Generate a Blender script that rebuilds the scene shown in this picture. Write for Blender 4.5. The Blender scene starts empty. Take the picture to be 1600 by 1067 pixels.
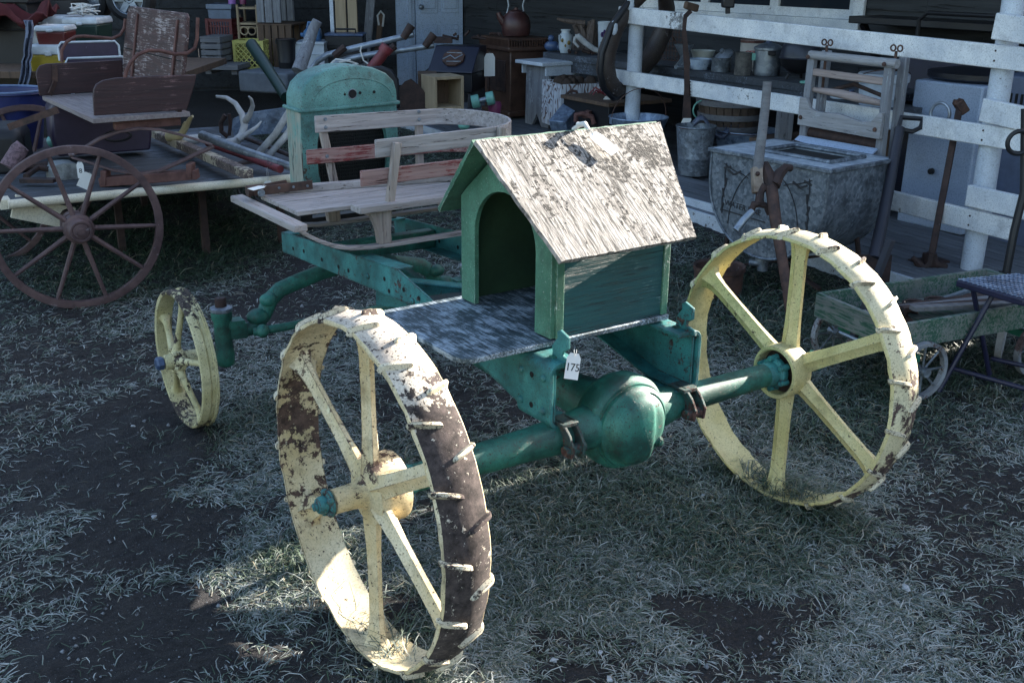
import bpy, bmesh, math, random
import numpy as np
from mathutils import Vector, Matrix
random.seed(7); rng = np.random.default_rng(11)
C = bpy.context.scene.collection
PI = math.pi; R = math.radians
# ------------------------------------------------------------------ camera model (measured from the photo)
CF, CP, CRO, CH = 1671.0, R(19.67), R(-.5724), 1.7
def ray(x, y):
    a = x-800; b = -(y-533.5); c, s = math.cos(CRO), math.sin(CRO)
    X = (c*a+s*b)/CF; Z = (-s*a+c*b)/CF; c, s = math.cos(CP), math.sin(CP)
    return Vector((X, c+Z*s, -s+Z*c))
def G(x, y, z=0.0):
    r = ray(x, y); return Vector((0, 0, CH)) + r*((z-CH)/r.z)
def D(x, y, Y):
    r = ray(x, y); return Vector((0, 0, CH)) + r*(Y/r.y)
VA = R(35.143); VN = Vector((math.cos(VA), math.sin(VA), 0)); VU = Vector((-math.sin(VA), math.cos(VA), 0)); VO = Vector((-.3968, 2.3544, 0))
def W(s, f, z=0.0): return VO + VN*s + VU*f + Vector((0, 0, z))      # yard frame: s along the rear axle, f forward
def V(p): d = Vector(p)-VO; return Vector((d.dot(VN), d.dot(VU), p[2]))
def S(x, y, s):
    r = ray(x, y); O = Vector((0, 0, CH)); return V(O + r*(((VO+VN*s-O).dot(VN))/r.dot(VN)))
def gz(Y):
    t = (Y-5.6); g = .09*(t if t > 0 else 0)
    return .33*(1-math.exp(-g/.33*1.0))*1.15 if g > 0 else 0.0
def gzn(Y):
    g = .09*np.maximum(Y-5.6, 0); return .33*(1-np.exp(-g/.33))*1.15
def GT(x, y):                                                         # a ray's point on the rising ground
    r = ray(x, y); lo, hi = .5, 40.
    for _ in range(50):
        m = (lo+hi)/2
        if CH + r.z*m/r.y > gz(m): lo = m
        else: hi = m
    return D(x, y, lo)

# ------------------------------------------------------------------ mesh helpers
class MB:
    def __init__(s): s.v = []; s.f = []; s.mi = []; s.m = 0
    def add(s, vs, fs):
        o = len(s.v); s.v += [tuple(v) for v in vs]
        for f in fs: s.f.append(tuple(i+o for i in f)); s.mi.append(s.m)
        return s
    def box(s, c, d, rz=0, M=None):
        x, y, z = d[0]/2, d[1]/2, d[2]/2
        vs = [Vector((a*x, b*y, e*z)) for a in (-1, 1) for b in (-1, 1) for e in (-1, 1)]
        if M is not None: vs = [M @ v for v in vs]
        elif rz: q = Matrix.Rotation(rz, 3, 'Z'); vs = [q @ v for v in vs]
        c = Vector(c); vs = [v+c for v in vs]
        return s.add(vs, [(0, 1, 3, 2), (4, 6, 7, 5), (0, 4, 5, 1), (2, 3, 7, 6), (0, 2, 6, 4), (1, 5, 7, 3)])
    def bar(s, a, b, w, h, up=(0, 0, 1), w2=None, h2=None):            # rectangular bar from a to b
        a, b = Vector(a), Vector(b); t = (b-a).normalized(); u = Vector(up)
        x = t.cross(u)
        if x.length < 1e-4: x = t.cross(Vector((0, 1, 0)))
        x.normalize(); y = x.cross(t); w2 = w2 or w; h2 = h2 or h
        vs = []
        for p, ww, hh in ((a, w, h), (b, w2, h2)):
            for i, j in ((-1, -1), (1, -1), (1, 1), (-1, 1)): vs.append(p+x*(i*ww/2)+y*(j*hh/2))
        return s.add(vs, [(3, 2, 1, 0), (4, 5, 6, 7), (0, 1, 5, 4), (1, 2, 6, 5), (2, 3, 7, 6), (3, 0, 4, 7)])
    def tube(s, pts, r, n=10, cap=True, closed=False, flat=1.0, up=None):
        P = [Vector(p) for p in pts]; k = len(P); rr = r if isinstance(r, (list, tuple)) else [r]*k
        vs = []; T = []
        for i in range(k):
            if closed: t = P[(i+1) % k]-P[i-1]
            else: t = P[min(i+1, k-1)]-P[max(i-1, 0)]
            T.append(t.normalized())
        x = Vector(up) if up else (Vector((0, 0, 1)) if abs(T[0].z) < .9 else Vector((0, 1, 0)))
        for i in range(k):
            x = (x-T[i]*x.dot(T[i]))
            if x.length < 1e-5: x = T[i].orthogonal()
            x.normalize(); y = T[i].cross(x)
            for j in range(n):
                a = 2*PI*j/n; vs.append(P[i]+x*(math.cos(a)*rr[i])+y*(math.sin(a)*rr[i]*flat))
        fs = []
        for i in range(k if closed else k-1):
            for j in range(n):
                a, b = i*n+j, i*n+(j+1) % n; c, d = ((i+1) % k)*n+(j+1) % n, ((i+1) % k)*n+j
                fs.append((a, b, c, d))
        if cap and not closed: fs += [tuple(range(n-1, -1, -1)), tuple((k-1)*n+j for j in range(n))]
        return s.add(vs, fs)
    def lathe(s, prof, c=(0, 0, 0), axis='z', n=32, closed=False, M=None, jit=0, sx=1, sy=1):   # prof: (radius, height)
        c = Vector(c); vs = []; k = len(prof)
        for j in range(n):
            a = 2*PI*j/n; ca, sa = math.cos(a), math.sin(a)
            for r, h in prof:
                q = r + (random.uniform(-jit, jit) if jit else 0)
                if axis == 'z': v = Vector((ca*q*sx, sa*q*sy, h))
                elif axis == 'x': v = Vector((h, ca*q, sa*q))
                else: v = Vector((sa*q, h, ca*q))
                vs.append(M @ v + c if M is not None else v+c)
        fs = []
        for j in range(n):
            for i in range(k if closed else k-1):
                a, b = j*k+i, j*k+(i+1) % k; cc, d = ((j+1) % n)*k+(i+1) % k, ((j+1) % n)*k+i
                fs.append((a, d, cc, b))
        if not closed:
            for i, rev in ((0, False), (k-1, True)):
                if prof[i][0] > 1e-5:
                    q = [j*k+i for j in range(n)]; fs.append(tuple(reversed(q)) if rev else tuple(q))
        return s.add(vs, fs)
    def prism(s, poly, h, plane='xy', o=0.0):                            # poly extruded by h from offset o
        def P(a, b, c): return {'xy': (a, b, c), 'xz': (a, c, b), 'yz': (c, a, b)}[plane]
        n = len(poly); vs = [P(a, b, o) for a, b in poly]+[P(a, b, o+h) for a, b in poly]
        return s.add(vs, [tuple(range(n-1, -1, -1)), tuple(range(n, 2*n))]+[(i, (i+1) % n, n+(i+1) % n, n+i) for i in range(n)])
    def loft(s, rings, cap=True):
        n = len(rings[0]); vs = [v for r in rings for v in r]; fs = []
        for i in range(len(rings)-1):
            for j in range(n): fs.append((i*n+j, i*n+(j+1) % n, (i+1)*n+(j+1) % n, (i+1)*n+j))
        if cap: fs += [tuple(range(n-1, -1, -1)), tuple((len(rings)-1)*n+j for j in range(n))]
        return s.add(vs, fs)
    def strip(s, path, w, th, side):                                     # a bent board: path points, width along side, thickness across
        P = [Vector(p) for p in path]; sd = Vector(side).normalized(); rings = []
        for i in range(len(P)):
            t = (P[min(i+1, len(P)-1)]-P[max(i-1, 0)]).normalized(); nn = t.cross(sd).normalized()
            rings.append([P[i]+sd*w/2+nn*th/2, P[i]-sd*w/2+nn*th/2, P[i]-sd*w/2-nn*th/2, P[i]+sd*w/2-nn*th/2])
        return s.loft(rings)
    def ball(s, c, r, sc=(1, 1, 1), n=14, jit=0):
        k = n//2; prof = [(max(r*math.sin(PI*i/k), 1e-6), -r*math.cos(PI*i/k)) for i in range(k+1)]
        M = Matrix.Diagonal(sc); return s.lathe(prof, c, 'z', n, M=M, jit=jit)
    def text(s, txt, size, M, th=.0006):
        cu = bpy.data.curves.new('t', 'FONT'); cu.body = txt; cu.size = size; cu.align_x = 'CENTER'; cu.align_y = 'CENTER'; cu.resolution_u = 2; cu.extrude = th
        ob = bpy.data.objects.new('t', cu); me = bpy.data.meshes.new_from_object(ob)
        s.add([M @ v.co for v in me.vertices], [tuple(p.vertices) for p in me.polygons])
        bpy.data.objects.remove(ob); bpy.data.meshes.remove(me); bpy.data.curves.remove(cu); return s
    def build(s, name, mats, parent=None, off=None, world=False, bev=0, smooth=38, seg=2, label=None):
        me = bpy.data.meshes.new(name); vs = s.v
        if off is not None: vs = [(a-off[0], b-off[1], c-off[2]) for a, b, c in vs]
        if world and parent is not None:
            Mi = PM[parent.name].inverted(); vs = [tuple(Mi @ Vector(v)) for v in vs]
        me.from_pydata(vs, [], s.f); me.update()
        bm = bmesh.new(); bm.from_mesh(me); bmesh.ops.recalc_face_normals(bm, faces=bm.faces); bm.to_mesh(me); bm.free()
        if not isinstance(mats, (list, tuple)): mats = [mats]
        for m in mats: me.materials.append(m)
        if len(mats) > 1: me.polygons.foreach_set('material_index', s.mi)
        o = bpy.data.objects.new(name, me); C.objects.link(o); o.parent = parent
        if smooth:
            me.polygons.foreach_set('use_smooth', [True]*len(me.polygons)); me.set_sharp_from_angle(angle=R(smooth))
        if bev:
            b = o.modifiers.new('bevel', 'BEVEL'); b.width = bev; b.segments = seg; b.limit_method = 'ANGLE'; b.angle_limit = R(40)
        if label: o['label'] = label
        PM[o.name] = PM[parent.name] if parent is not None else Matrix.Identity(4)
        return o
PM = {}
def thing(name, label, cat, loc=(0, 0, 0), rz=0, group=None):
    o = bpy.data.objects.new(name, None); C.objects.link(o); o.empty_display_size = .1
    o.location = loc; o.rotation_euler = (0, 0, rz); o['label'] = label; o['category'] = cat
    if group: o['group'] = group
    PM[o.name] = Matrix.Translation(Vector(loc)) @ Matrix.Rotation(rz, 4, 'Z'); return o
def tag(o, label, cat, group=None):
    o['label'] = label; o['category'] = cat
    if group: o['group'] = group
    return o
def struct(o): o['kind'] = 'structure'; return o
def copy_tree(o, parent=None):
    c = o.copy(); C.objects.link(c); c.parent = parent
    for ch in list(o.children): copy_tree(ch, c)
    return c
def place(x0, x1, yt, yb, Y):                                            # size and base of a thing whose front stands at depth Y
    cx = (x0+x1)/2; b = D(cx, yb, Y); t = D(cx, yt, Y); ym = (yt+yb)/2
    return Vector((b.x, b.y, b.z)), abs(D(x1, ym, Y).x-D(x0, ym, Y).x), t.z-b.z

# ------------------------------------------------------------------ materials
class NT:
    def __init__(s, name):
        s.m = bpy.data.materials.new(name); s.m.use_nodes = True; s.t = s.m.node_tree; s.b = s.t.nodes['Principled BSDF']; s.co = None
    def n(s, typ, **k):
        x = s.t.nodes.new(typ)
        for a, b in k.items():
            if a in x.inputs.keys(): s.put(x.inputs[a], b)
            else: setattr(x, a, b)
        return x
    def put(s, inp, v):
        if isinstance(v, bpy.types.NodeSocket): s.t.links.new(v, inp)
        else:
            if isinstance(v, tuple) and len(v) == 3 and inp.type == 'RGBA': v = v+(1,)
            inp.default_value = v
    def coord(s, scale=(1, 1, 1), which='Object'):
        if s.co is None: s.co = s.n('ShaderNodeTexCoord')
        if scale == (1, 1, 1): return s.co.outputs[which]
        return s.n('ShaderNodeMapping', Vector=s.co.outputs[which], Scale=scale).outputs[0]
    def noise(s, scale, detail=4, rough=.6, vec=None, dist=0):
        return s.n('ShaderNodeTexNoise', Vector=vec or s.coord(), Scale=scale, Detail=detail, Roughness=rough, Distortion=dist).outputs['Fac']
    def ramp(s, v, *st):
        r = s.n('ShaderNodeValToRGB', Fac=v); e = r.color_ramp.elements
        while len(e) < len(st): e.new(.5)
        for i, (p, c) in enumerate(st):
            e[i].position = p; c = (c, c, c) if isinstance(c, (int, float)) else c; e[i].color = (*c[:3], 1)
        return r.outputs[0]
    def mix(s, f, a, b, blend='MIX'):
        x = s.n('ShaderNodeMix', data_type='RGBA', blend_type=blend)
        s.put(x.inputs[0], f); s.put(x.inputs[6], a); s.put(x.inputs[7], b); return x.outputs[2]
    def math(s, op, a, b=0.0):
        x = s.n('ShaderNodeMath', operation=op); s.put(x.inputs[0], a); s.put(x.inputs[1], b); return x.outputs[0]
    def bump(s, h, st=.3, dist=.01): s.put(s.b.inputs['Normal'], s.n('ShaderNodeBump', Height=h, Strength=st, Distance=dist).outputs[0])
    def set(s, col=None, rough=None, metal=None):
        if col is not None: s.put(s.b.inputs['Base Color'], col)
        if rough is not None: s.put(s.b.inputs['Roughness'], rough)
        if metal is not None: s.put(s.b.inputs['Metallic'], metal)
        return s.m
def paint(name, c1, c2, under, chip=.62, scale=9, rough=.5, dirt=.5, speck=.68, bump=.35, dirtc=(.02, .014, .012), extra=None, edge=0):
    t = NT(name)
    lo = t.noise(scale*.35, 3); hi = t.noise(scale*4.5, 8, .72)
    q = t.math('ADD', t.math('MULTIPLY', lo, .55), t.math('MULTIPLY', hi, .45))
    if extra: q = t.math('ADD', q, extra(t))
    if edge:
        bn = t.n('ShaderNodeBevel', Radius=edge); bn.samples = 4; ge = t.n('ShaderNodeNewGeometry'); vm = t.n('ShaderNodeVectorMath', operation='DOT_PRODUCT'); t.put(vm.inputs[0], bn.outputs[0]); t.put(vm.inputs[1], ge.outputs['Normal'])
        q = t.math('ADD', q, t.math('MULTIPLY', t.ramp(vm.outputs['Value'], (.80, 1.), (.985, 0.)), .10))
    base = t.mix(t.ramp(t.noise(scale*.8, 4), (.35, 0.), (.65, 1.)), c1, c2)
    dm = t.ramp(t.noise(scale*1.3, 7, .7), (.52, 0.), (.75, dirt))
    base = t.mix(dm, base, dirtc)
    sp = t.ramp(t.noise(scale*16, 3, .6), (speck, 0.), (speck+.03, 1.))
    base = t.mix(sp, base, under)
    base = t.mix(t.ramp(t.noise(scale*26, 4, .8), (.36, .55), (.5, 0.)), base, tuple(x*.35 for x in c2))
    base = t.mix(t.ramp(t.noise(scale*2.1, 8, .8), (.6, 0.), (.68, .35)), base, tuple(min(1, x*1.6+.03) for x in c1))
    cm = t.ramp(q, (chip-.006, 0.), (chip+.006, 1.))
    un = t.mix(t.ramp(t.noise(scale*5, 8, .75), (.36, 0.), (.66, 1.)), tuple(u*.5 for u in under), tuple(min(1, u*2.6+.012) for u in under))
    un = t.mix(t.ramp(t.noise(scale*7, 7, .75), (.62, 0.), (.645, 1.)), un, tuple(min(1, x*.6+.08) for x in c1))
    t.set(t.mix(cm, base, un), t.math('ADD', t.math('MULTIPLY', cm, .35), rough))
    t.bump(t.math('SUBTRACT', t.math('MULTIPLY', hi, .25), t.math('MULTIPLY', t.math('MAXIMUM', cm, sp), .5)), bump, .006)
    return t.m
def wood(name, c1, c2, axis=0, scale=5, crack=(.02, .016, .014), pc=None, chip=.5, rough=.8, st=14, crackp=.4, bump=.5, fr=None, frp=.56, bd=.004):
    t = NT(name); sc = [scale*st]*3; sc[axis] = scale*.7; v = t.coord(tuple(sc))
    g = t.noise(1, 6, .65, v, .3); g2 = t.noise(2.3, 5, .7, v, .5); lo = t.noise(scale*.6, 3)
    col = t.mix(t.ramp(g, (.3, 0.), (.7, 1.)), c1, c2)
    col = t.mix(t.ramp(lo, (.4, 0.), (.7, .45)), col, tuple(x*.45 for x in c1))
    if pc is not None:
        q = t.math('ADD', t.math('MULTIPLY', g2, .6), t.math('MULTIPLY', t.noise(scale*1.6, 6, .7), .4))
        col = t.mix(t.ramp(q, (chip-.03, 1.), (chip+.03, 0.)), col, pc)
    if fr is not None:
        q = t.math('ADD', t.math('MULTIPLY', g2, .5), t.math('MULTIPLY', t.noise(scale*1.1, 5, .7), .5))
        col = t.mix(t.ramp(q, (frp-.05, 0.), (frp+.05, 1.)), col, fr)
    ck = t.ramp(g2, (crackp-.06, 1.), (crackp, 0.))
    col = t.mix(ck, col, crack)
    t.set(col, rough); t.bump(t.math('SUBTRACT', g, t.math('MULTIPLY', ck, .7)), bump, bd); return t.m
def galv(name, c1=(.2, .23, .27), c2=(.36, .4, .45), stain=(.07, .07, .075), metal=.55, rough=.48, scale=16, rust=.72):
    t = NT(name)
    vo = t.n('ShaderNodeTexVoronoi', Vector=t.coord(), Scale=scale*2.2).outputs['Color']
    a = t.mix(t.n('ShaderNodeSeparateColor', Color=vo).outputs[0], c1, c2)
    st = t.ramp(t.noise(scale*.35, 7, .72), (.48, 0.), (.68, .85)); a = t.mix(st, a, stain)
    wh = t.ramp(t.noise(scale*.9, 8, .75), (.6, 0.), (.68, .6)); a = t.mix(wh, a, tuple(min(1, x*1.7) for x in c2))
    ru = t.ramp(t.noise(scale*.5, 8, .75), (rust, 0.), (rust+.04, 1.)); a = t.mix(ru, a, (.07, .035, .02))
    t.set(a, rough, metal); t.bump(t.noise(scale*1.2, 6), .25, .004); return t.m
def rust(name, c1=(.03, .018, .016), c2=(.11, .055, .04), c3=(.2, .19, .2), scale=14, rough=.75, frost=.66):
    t = NT(name); a = t.mix(t.ramp(t.noise(scale, 7, .7), (.35, 0.), (.65, 1.)), c1, c2)
    a = t.mix(t.ramp(t.noise(scale*2.2, 6, .7), (frost, 0.), (frost+.06, .8)), a, c3)
    t.set(a, rough, .15); t.bump(t.noise(scale*4, 6, .7), .5, .003); return t.m
def plain(name, c, rough=.55, var=.35, metal=0, scale=8, bump=.15, wear=None, wp=.66):
    t = NT(name); a = t.mix(t.ramp(t.noise(scale, 6, .7), (.35, 0.), (.68, 1.)), c, tuple(x*(1-var) for x in c))
    if wear: a = t.mix(t.ramp(t.noise(scale*3, 8, .75), (wp, 0.), (wp+.03, 1.)), a, wear)
    t.set(a, rough, metal); t.bump(t.noise(scale*4, 5), bump, .003); return t.m
RUSTD = (.035, .02, .017)
def wear(a, b, c, lo, hi, gain, absz=None):
    """more worn where a*y+b*z+c (part coordinates) grows from lo to hi"""
    def f(t):
        sp = t.n('ShaderNodeSeparateXYZ', Vector=t.coord()); y, z = sp.outputs[1], sp.outputs[2]
        if absz is not None: v = t.math('ABSOLUTE', t.math('SUBTRACT', z, absz))
        else: v = t.math('ADD', t.math('ADD', t.math('MULTIPLY', y, a), t.math('MULTIPLY', z, b)), c)
        m = t.n('ShaderNodeMapRange', Value=v); m.inputs[1].default_value = lo; m.inputs[2].default_value = hi; m.inputs[3].default_value = 0; m.inputs[4].default_value = gain
        return m.outputs[0]
    return f
m_teal = paint('teal_tractor_paint', (.045, .23, .225), (.012, .085, .085), RUSTD, .597, 9, .6, .8, .645, .55, edge=.006)
m_teal_l = paint('pale_teal_radiator_paint', (.11, .27, .25), (.045, .14, .13), (.04, .025, .02), .595, 9, .55, .8, .62, edge=.006)
m_green_d = paint('dark_green_axle_paint', (.03, .185, .14), (.008, .055, .042), RUSTD, .607, 10, .55, .85, .63, .6, edge=.005)
m_streak = wood('peeling_teal_side_paint', (.36, .37, .31), (.22, .23, .19), 2, 5, (.04, .025, .02), (.13, .28, .25), .47, .8, 9, .43)
m_cream = paint('cream_wheel_paint', (.72, .62, .42), (.56, .43, .22), (.05, .028, .02), .597, 7, .55, .8, .63, extra=wear(1, 0, .8, .16, .42, .10), edge=.005)
m_tread = paint('worn_cream_tread', (.68, .6, .48), (.42, .35, .29), (.028, .02, .018), .575, 8, .75, .85, .6, 1.0, extra=wear(-.9, -.6, -.72+.27, -.05, .3, .15))
m_yel = paint('yellow_wheel_paint', (.68, .59, .32), (.54, .45, .2), (.05, .03, .022), .632, 7, .52, .55, .65, edge=.004)
m_lug = paint('worn_cream_lugs', (.7, .62, .46), (.52, .44, .3), (.03, .02, .018), .55, 12, .65, .8, .6, .8, edge=.004)
m_yelt = paint('worn_yellow_tread', (.72, .64, .42), (.6, .5, .3), (.05, .03, .025), .62, 7, .6, .6, .64, .6, extra=wear(-.9, -.2, -.72+.09, .14, .36, .14))
m_yel2 = paint('cream_yellow_front_wheel_paint', (.62, .56, .33), (.44, .38, .18), (.028, .02, .017), .568, 10, .6, .7, .62, extra=wear(0, 0, 0, .15, .26, .11, .264), edge=.004)
m_rust = rust('rust_iron'); m_rustd = rust('dark_rust', (.018, .011, .011), (.06, .032, .026), (.12, .12, .13)); m_rustr = rust('red_rust', (.07, .028, .024), (.16, .075, .062), (.28, .22, .22))
m_black = plain('black_iron', (.009, .009, .012), .5, .4, .1, 10, .3, (.09, .09, .11), .66); m_hole = plain('dark_void', (.004, .004, .004), .9, 0)
m_mesh = plain('dark_radiator_core', (.012, .014, .014), .7, .4, 0, 40)
m_roof = None
m_dgreen = paint('green_doghouse_front', (.06, .2, .1), (.035, .13, .07), (.4, .44, .4), .64, 8, .6, .6, .7)
m_dpost = paint('flaking_green_post_paint', (.085, .23, .15), (.04, .13, .08), (.3, .36, .32), .6, 10, .65, .6, .66, .6, edge=.005)
m_dside = wood('teal_doghouse_side', (.012, .07, .078), (.022, .11, .112), 0, 4.5, (.006, .018, .02), None, .5, .6, 30, .42, .6, (.26, .34, .34), .635)
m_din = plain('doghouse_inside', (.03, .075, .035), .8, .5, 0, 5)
m_frostb = wood('frosted_dark_board', (.02, .04, .05), (.06, .09, .11), 1, 9, (.01, .014, .018), None, .5, .7, 10, .38, .6, (.36, .43, .5), .53)
m_sled = wood('grey_sled_wood', (.42, .385, .38), (.2, .175, .17), 0, 5, (.035, .024, .02), None, .5, .8, 13, .41, .7)
m_sledr = wood('pink_worn_sled_wood', (.36, .23, .21), (.2, .11, .1), 0, 5, (.05, .03, .025), (.17, .02, .022), .455, .8, 13, .40, .7)
m_sledt = wood('sled_wood_upright', (.38, .33, .3), (.2, .16, .14), 2, 5, (.04, .025, .02), None, .5, .8, 12, .41, .7)
m_brnseat = wood('brown_worn_seat_wood', (.075, .03, .026), (.03, .014, .013), 1, 5, (.01, .006, .006), (.36, .3, .29), .44, .65, 11, .4, .6)
m_maroon = wood('maroon_seat_wood', (.05, .019, .021), (.022, .009, .011), 0, 4, (.008, .004, .004), (.2, .11, .11), .41, .55, 11, .38)
m_gray = wood('weathered_grey_wood', (.2, .2, .21), (.11, .11, .12), 0, 4, (.02, .018, .018), None, .5, .85, 12, .38)
m_grayz = wood('weathered_grey_upright_wood', (.24, .25, .27), (.12, .12, .135), 2, 4, (.025, .02, .02), (.42, .45, .48), .42, .85, 12, .4)
m_deck = wood('dark_deck_boards', (.035, .04, .047), (.06, .066, .08), 0, 3, (.006, .006, .007), None, .5, .8, 12, .38, .5, (.17, .2, .25), .58)
m_siding = wood('dark_house_siding', (.04, .044, .05), (.014, .016, .019), 1, 1.6, (.004, .004, .005), None, .5, .85, 12, .42, .7)
m_porch = wood('grey_porch_boards', (.07, .075, .085), (.17, .185, .21), 1, 2.5, (.012, .012, .014), None, .5, .85, 12, .41, .6)
m_white = paint('white_fence_paint', (.74, .745, .74), (.5, .53, .57), (.13, .13, .13), .635, 5, .55, .55, .68, .35, (.15, .15, .16))
m_whitep = paint('white_peeling_paint', (.55, .6, .66), (.42, .47, .54), (.08, .075, .075), .585, 6, .6, .4, .68)
m_door = paint('pale_door_paint', (.42, .52, .68), (.36, .45, .6), (.12, .12, .13), .66, 3, .45, .2, .74)
m_pole = paint('ivory_pole_paint', (.72, .66, .52), (.62, .56, .43), (.12, .08, .06), .62, 7, .5, .35)
m_galv = galv('galvanised_tin', (.12, .14, .165), (.26, .295, .34), (.04, .042, .048), .5, .5, 22, .7); m_galvb = galv('bluish_galvanised_tin', (.13, .18, .27), (.27, .34, .45), (.04, .05, .07), .45)
m_tub = galv('spangled_tub_tin', (.085, .105, .13), (.22, .25, .29), (.035, .042, .052), .4, .5, 26, .74)
m_wheelw = rust('weathered_purple_brown_wheel', (.055, .03, .032), (.13, .08, .078), (.24, .2, .22), 9, .65, .62)
m_bone = plain('antler_bone', (.5, .5, .5), .6, .55, 0, 7, .3, (.12, .11, .1)); m_string = plain('white_string', (.6, .6, .58), .8, .2)
m_paper = plain('white_card_tag', (.75, .75, .73), .7, .1); m_ink = plain('dark_ink', (.02, .02, .025), .6, 0)
m_redpipe = paint('red_chipped_paint', (.2, .028, .035), (.12, .02, .024), (.04, .02, .02), .6, 12, .5, .4)
m_tan = wood('pale_tan_boards', (.4, .31, .2), (.27, .2, .125), 2, 3, (.06, .04, .03), None, .5, .75, 8, .34)
m_brown = wood('brown_crate_wood', (.13, .08, .05), (.06, .037, .026), 2, 4, (.015, .01, .008), None, .5, .8, 9, .38)
m_basket = wood('basket_staves', (.11, .075, .055), (.06, .04, .03), 2, 5, (.015, .01, .01), None, .5, .8, 8, .38)
m_steel = galv('dull_steel_pipe', (.2, .23, .27), (.32, .36, .41), (.06, .06, .065), .6, .42, 10)
m_greenw = wood('green_wagon_paint', (.2, .22, .2), (.11, .12, .11), 0, 5, (.012, .016, .014), (.022, .085, .052), .49, .7, 8, .38)
m_enamel = plain('white_enamel', (.5, .55, .6), .25, .3, 0, 6, .05, (.03, .03, .04), .67); m_enamb = plain('blue_enamel', (.06, .1, .2), .35, .5, 0, 8, .1, (.2, .25, .33), .6)
m_fridge = paint('scuffed_white_appliance', (.36, .43, .55), (.3, .37, .49), (.1, .1, .12), .69, 4, .45, .25, .76)
m_leather = paint('cracked_brown_leather', (.06, .042, .034), (.03, .022, .02), (.18, .17, .17), .6, 9, .55, .6, .66)
m_conc = plain('frosted_concrete', (.14, .16, .19), .85, .4, 0, 6, .4)
def pl(name, c, **k): return plain(name, c, **k)
m_ycool = pl('yellow_plastic', (.34, .25, .02), rough=.4); m_rcool = pl('red_plastic', (.09, .010, .010), rough=.4); m_wplast = pl('white_plastic', (.5, .54, .58), rough=.4, wear=(.16, .16, .17))
m_gcool = pl('dark_green_plastic', (.008, .03, .024), rough=.4); m_blue = pl('navy_plastic', (.012, .02, .11), rough=.45); m_purple = pl('dusky_purple_vinyl', (.035, .022, .05), rough=.45, wear=(.2, .17, .25))
m_ycrate = pl('yellow_crate_plastic', (.6, .55, .16), rough=.45); m_rcrate = pl('dark_red_crate_plastic', (.11, .012, .014), rough=.5); m_bjug = pl('blue_jug_plastic', (.06, .15, .3), rough=.4)
m_lgreen = pl('mint_dumbbell', (.2, .5, .42), rough=.4); m_brownst = rust('brown_stove_enamel', (.045, .024, .018), (.1, .055, .04), (.16, .12, .1), 8, .4, .68); m_kettle = rust('maroon_iron_kettle', (.035, .014, .014), (.075, .03, .028), (.2, .18, .18), 10, .4, .7)
m_glass = NT('window_glass').set((.015, .02, .028), .08, 0); m_cloth = pl('blue_white_cloth', (.18, .21, .3), rough=.9, var=.7); m_redcl = pl('dark_red_cloth', (.07, .007, .01), rough=.9)
m_pine = pl('pinecone', (.05, .03, .02), rough=.8); m_pinkp = pl('pink_plastic', (.2, .03, .1), rough=.5); m_lav = pl('lavender_plastic', (.35, .16, .5), rough=.5)
m_orange = rust('orange_rust_patch', (.3, .11, .02), (.4, .2, .05)); m_tyre = pl('black_rubber', (.012, .012, .014), rough=.75); m_drift = wood('driftwood', (.16, .12, .1), (.05, .035, .03), 2, 6, (.01, .01, .01), None)
m_jar = pl('pale_glazed_jar', (.42, .47, .5), rough=.25, var=.15); m_sack = pl('patterned_sleeve', (.22, .14, .16), rough=.9, var=.8, scale=60)
def mk_roof():
    t = NT('weathered_roof_board'); v = t.coord((6, 70, 6)); v2 = t.coord((10, 10, 10))
    g = t.noise(1.0, 5, .6, t.coord((150, 14, 14)), .5); g2 = t.noise(1.0, 4, .6, t.coord((42, 5, 5)), .6); g = t.math('ADD', t.math('MULTIPLY', g, .65), t.math('MULTIPLY', g2, .35))
    base = t.mix(t.ramp(g, (.4, 0.), (.56, 1.)), (.05, .045, .04), (.34, .315, .29)); base = t.mix(t.ramp(t.noise(9, 7, .75), (.48, 0.), (.66, .7)), base, (.14, .125, .112)); base = t.mix(t.ramp(t.noise(1, 3, .6, t.coord((330, 60, 60))), (.60, 0.), (.66, .8)), base, (.03, .026, .024))
    co = t.coord(); sep = t.n('ShaderNodeSeparateXYZ', Vector=co)
    px = t.n('ShaderNodeMapRange', Value=sep.outputs[0]); px.inputs[1].default_value = -.12; px.inputs[2].default_value = .12; px.inputs[3].default_value = 0; px.inputs[4].default_value = 1
    hz = t.n('ShaderNodeMapRange', Value=sep.outputs[2]); hz.inputs[1].default_value = .33; hz.inputs[2].default_value = .44; hz.inputs[3].default_value = 0; hz.inputs[4].default_value = 1
    reg = t.math('ADD', t.math('MULTIPLY', px.outputs[0], .055), t.math('MULTIPLY', hz.outputs[0], .055))
    li = t.math('ADD', t.math('ADD', t.math('MULTIPLY', t.noise(62, 5, .65), .62), t.math('MULTIPLY', t.noise(9, 4), .38)), reg)
    lm = t.ramp(li, (.604, 0.), (.628, 1.))
    t.set(t.mix(lm, base, t.mix(t.ramp(t.noise(150, 4), (.4, 0.), (.62, 1.)), (.010, .009, .008), (.055, .048, .043))), .9)
    t.bump(t.math('ADD', t.math('MULTIPLY', g, .8), t.math('MULTIPLY', lm, t.noise(140, 3))), 1.0, .008); return t.m
m_roof = mk_roof()
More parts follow.
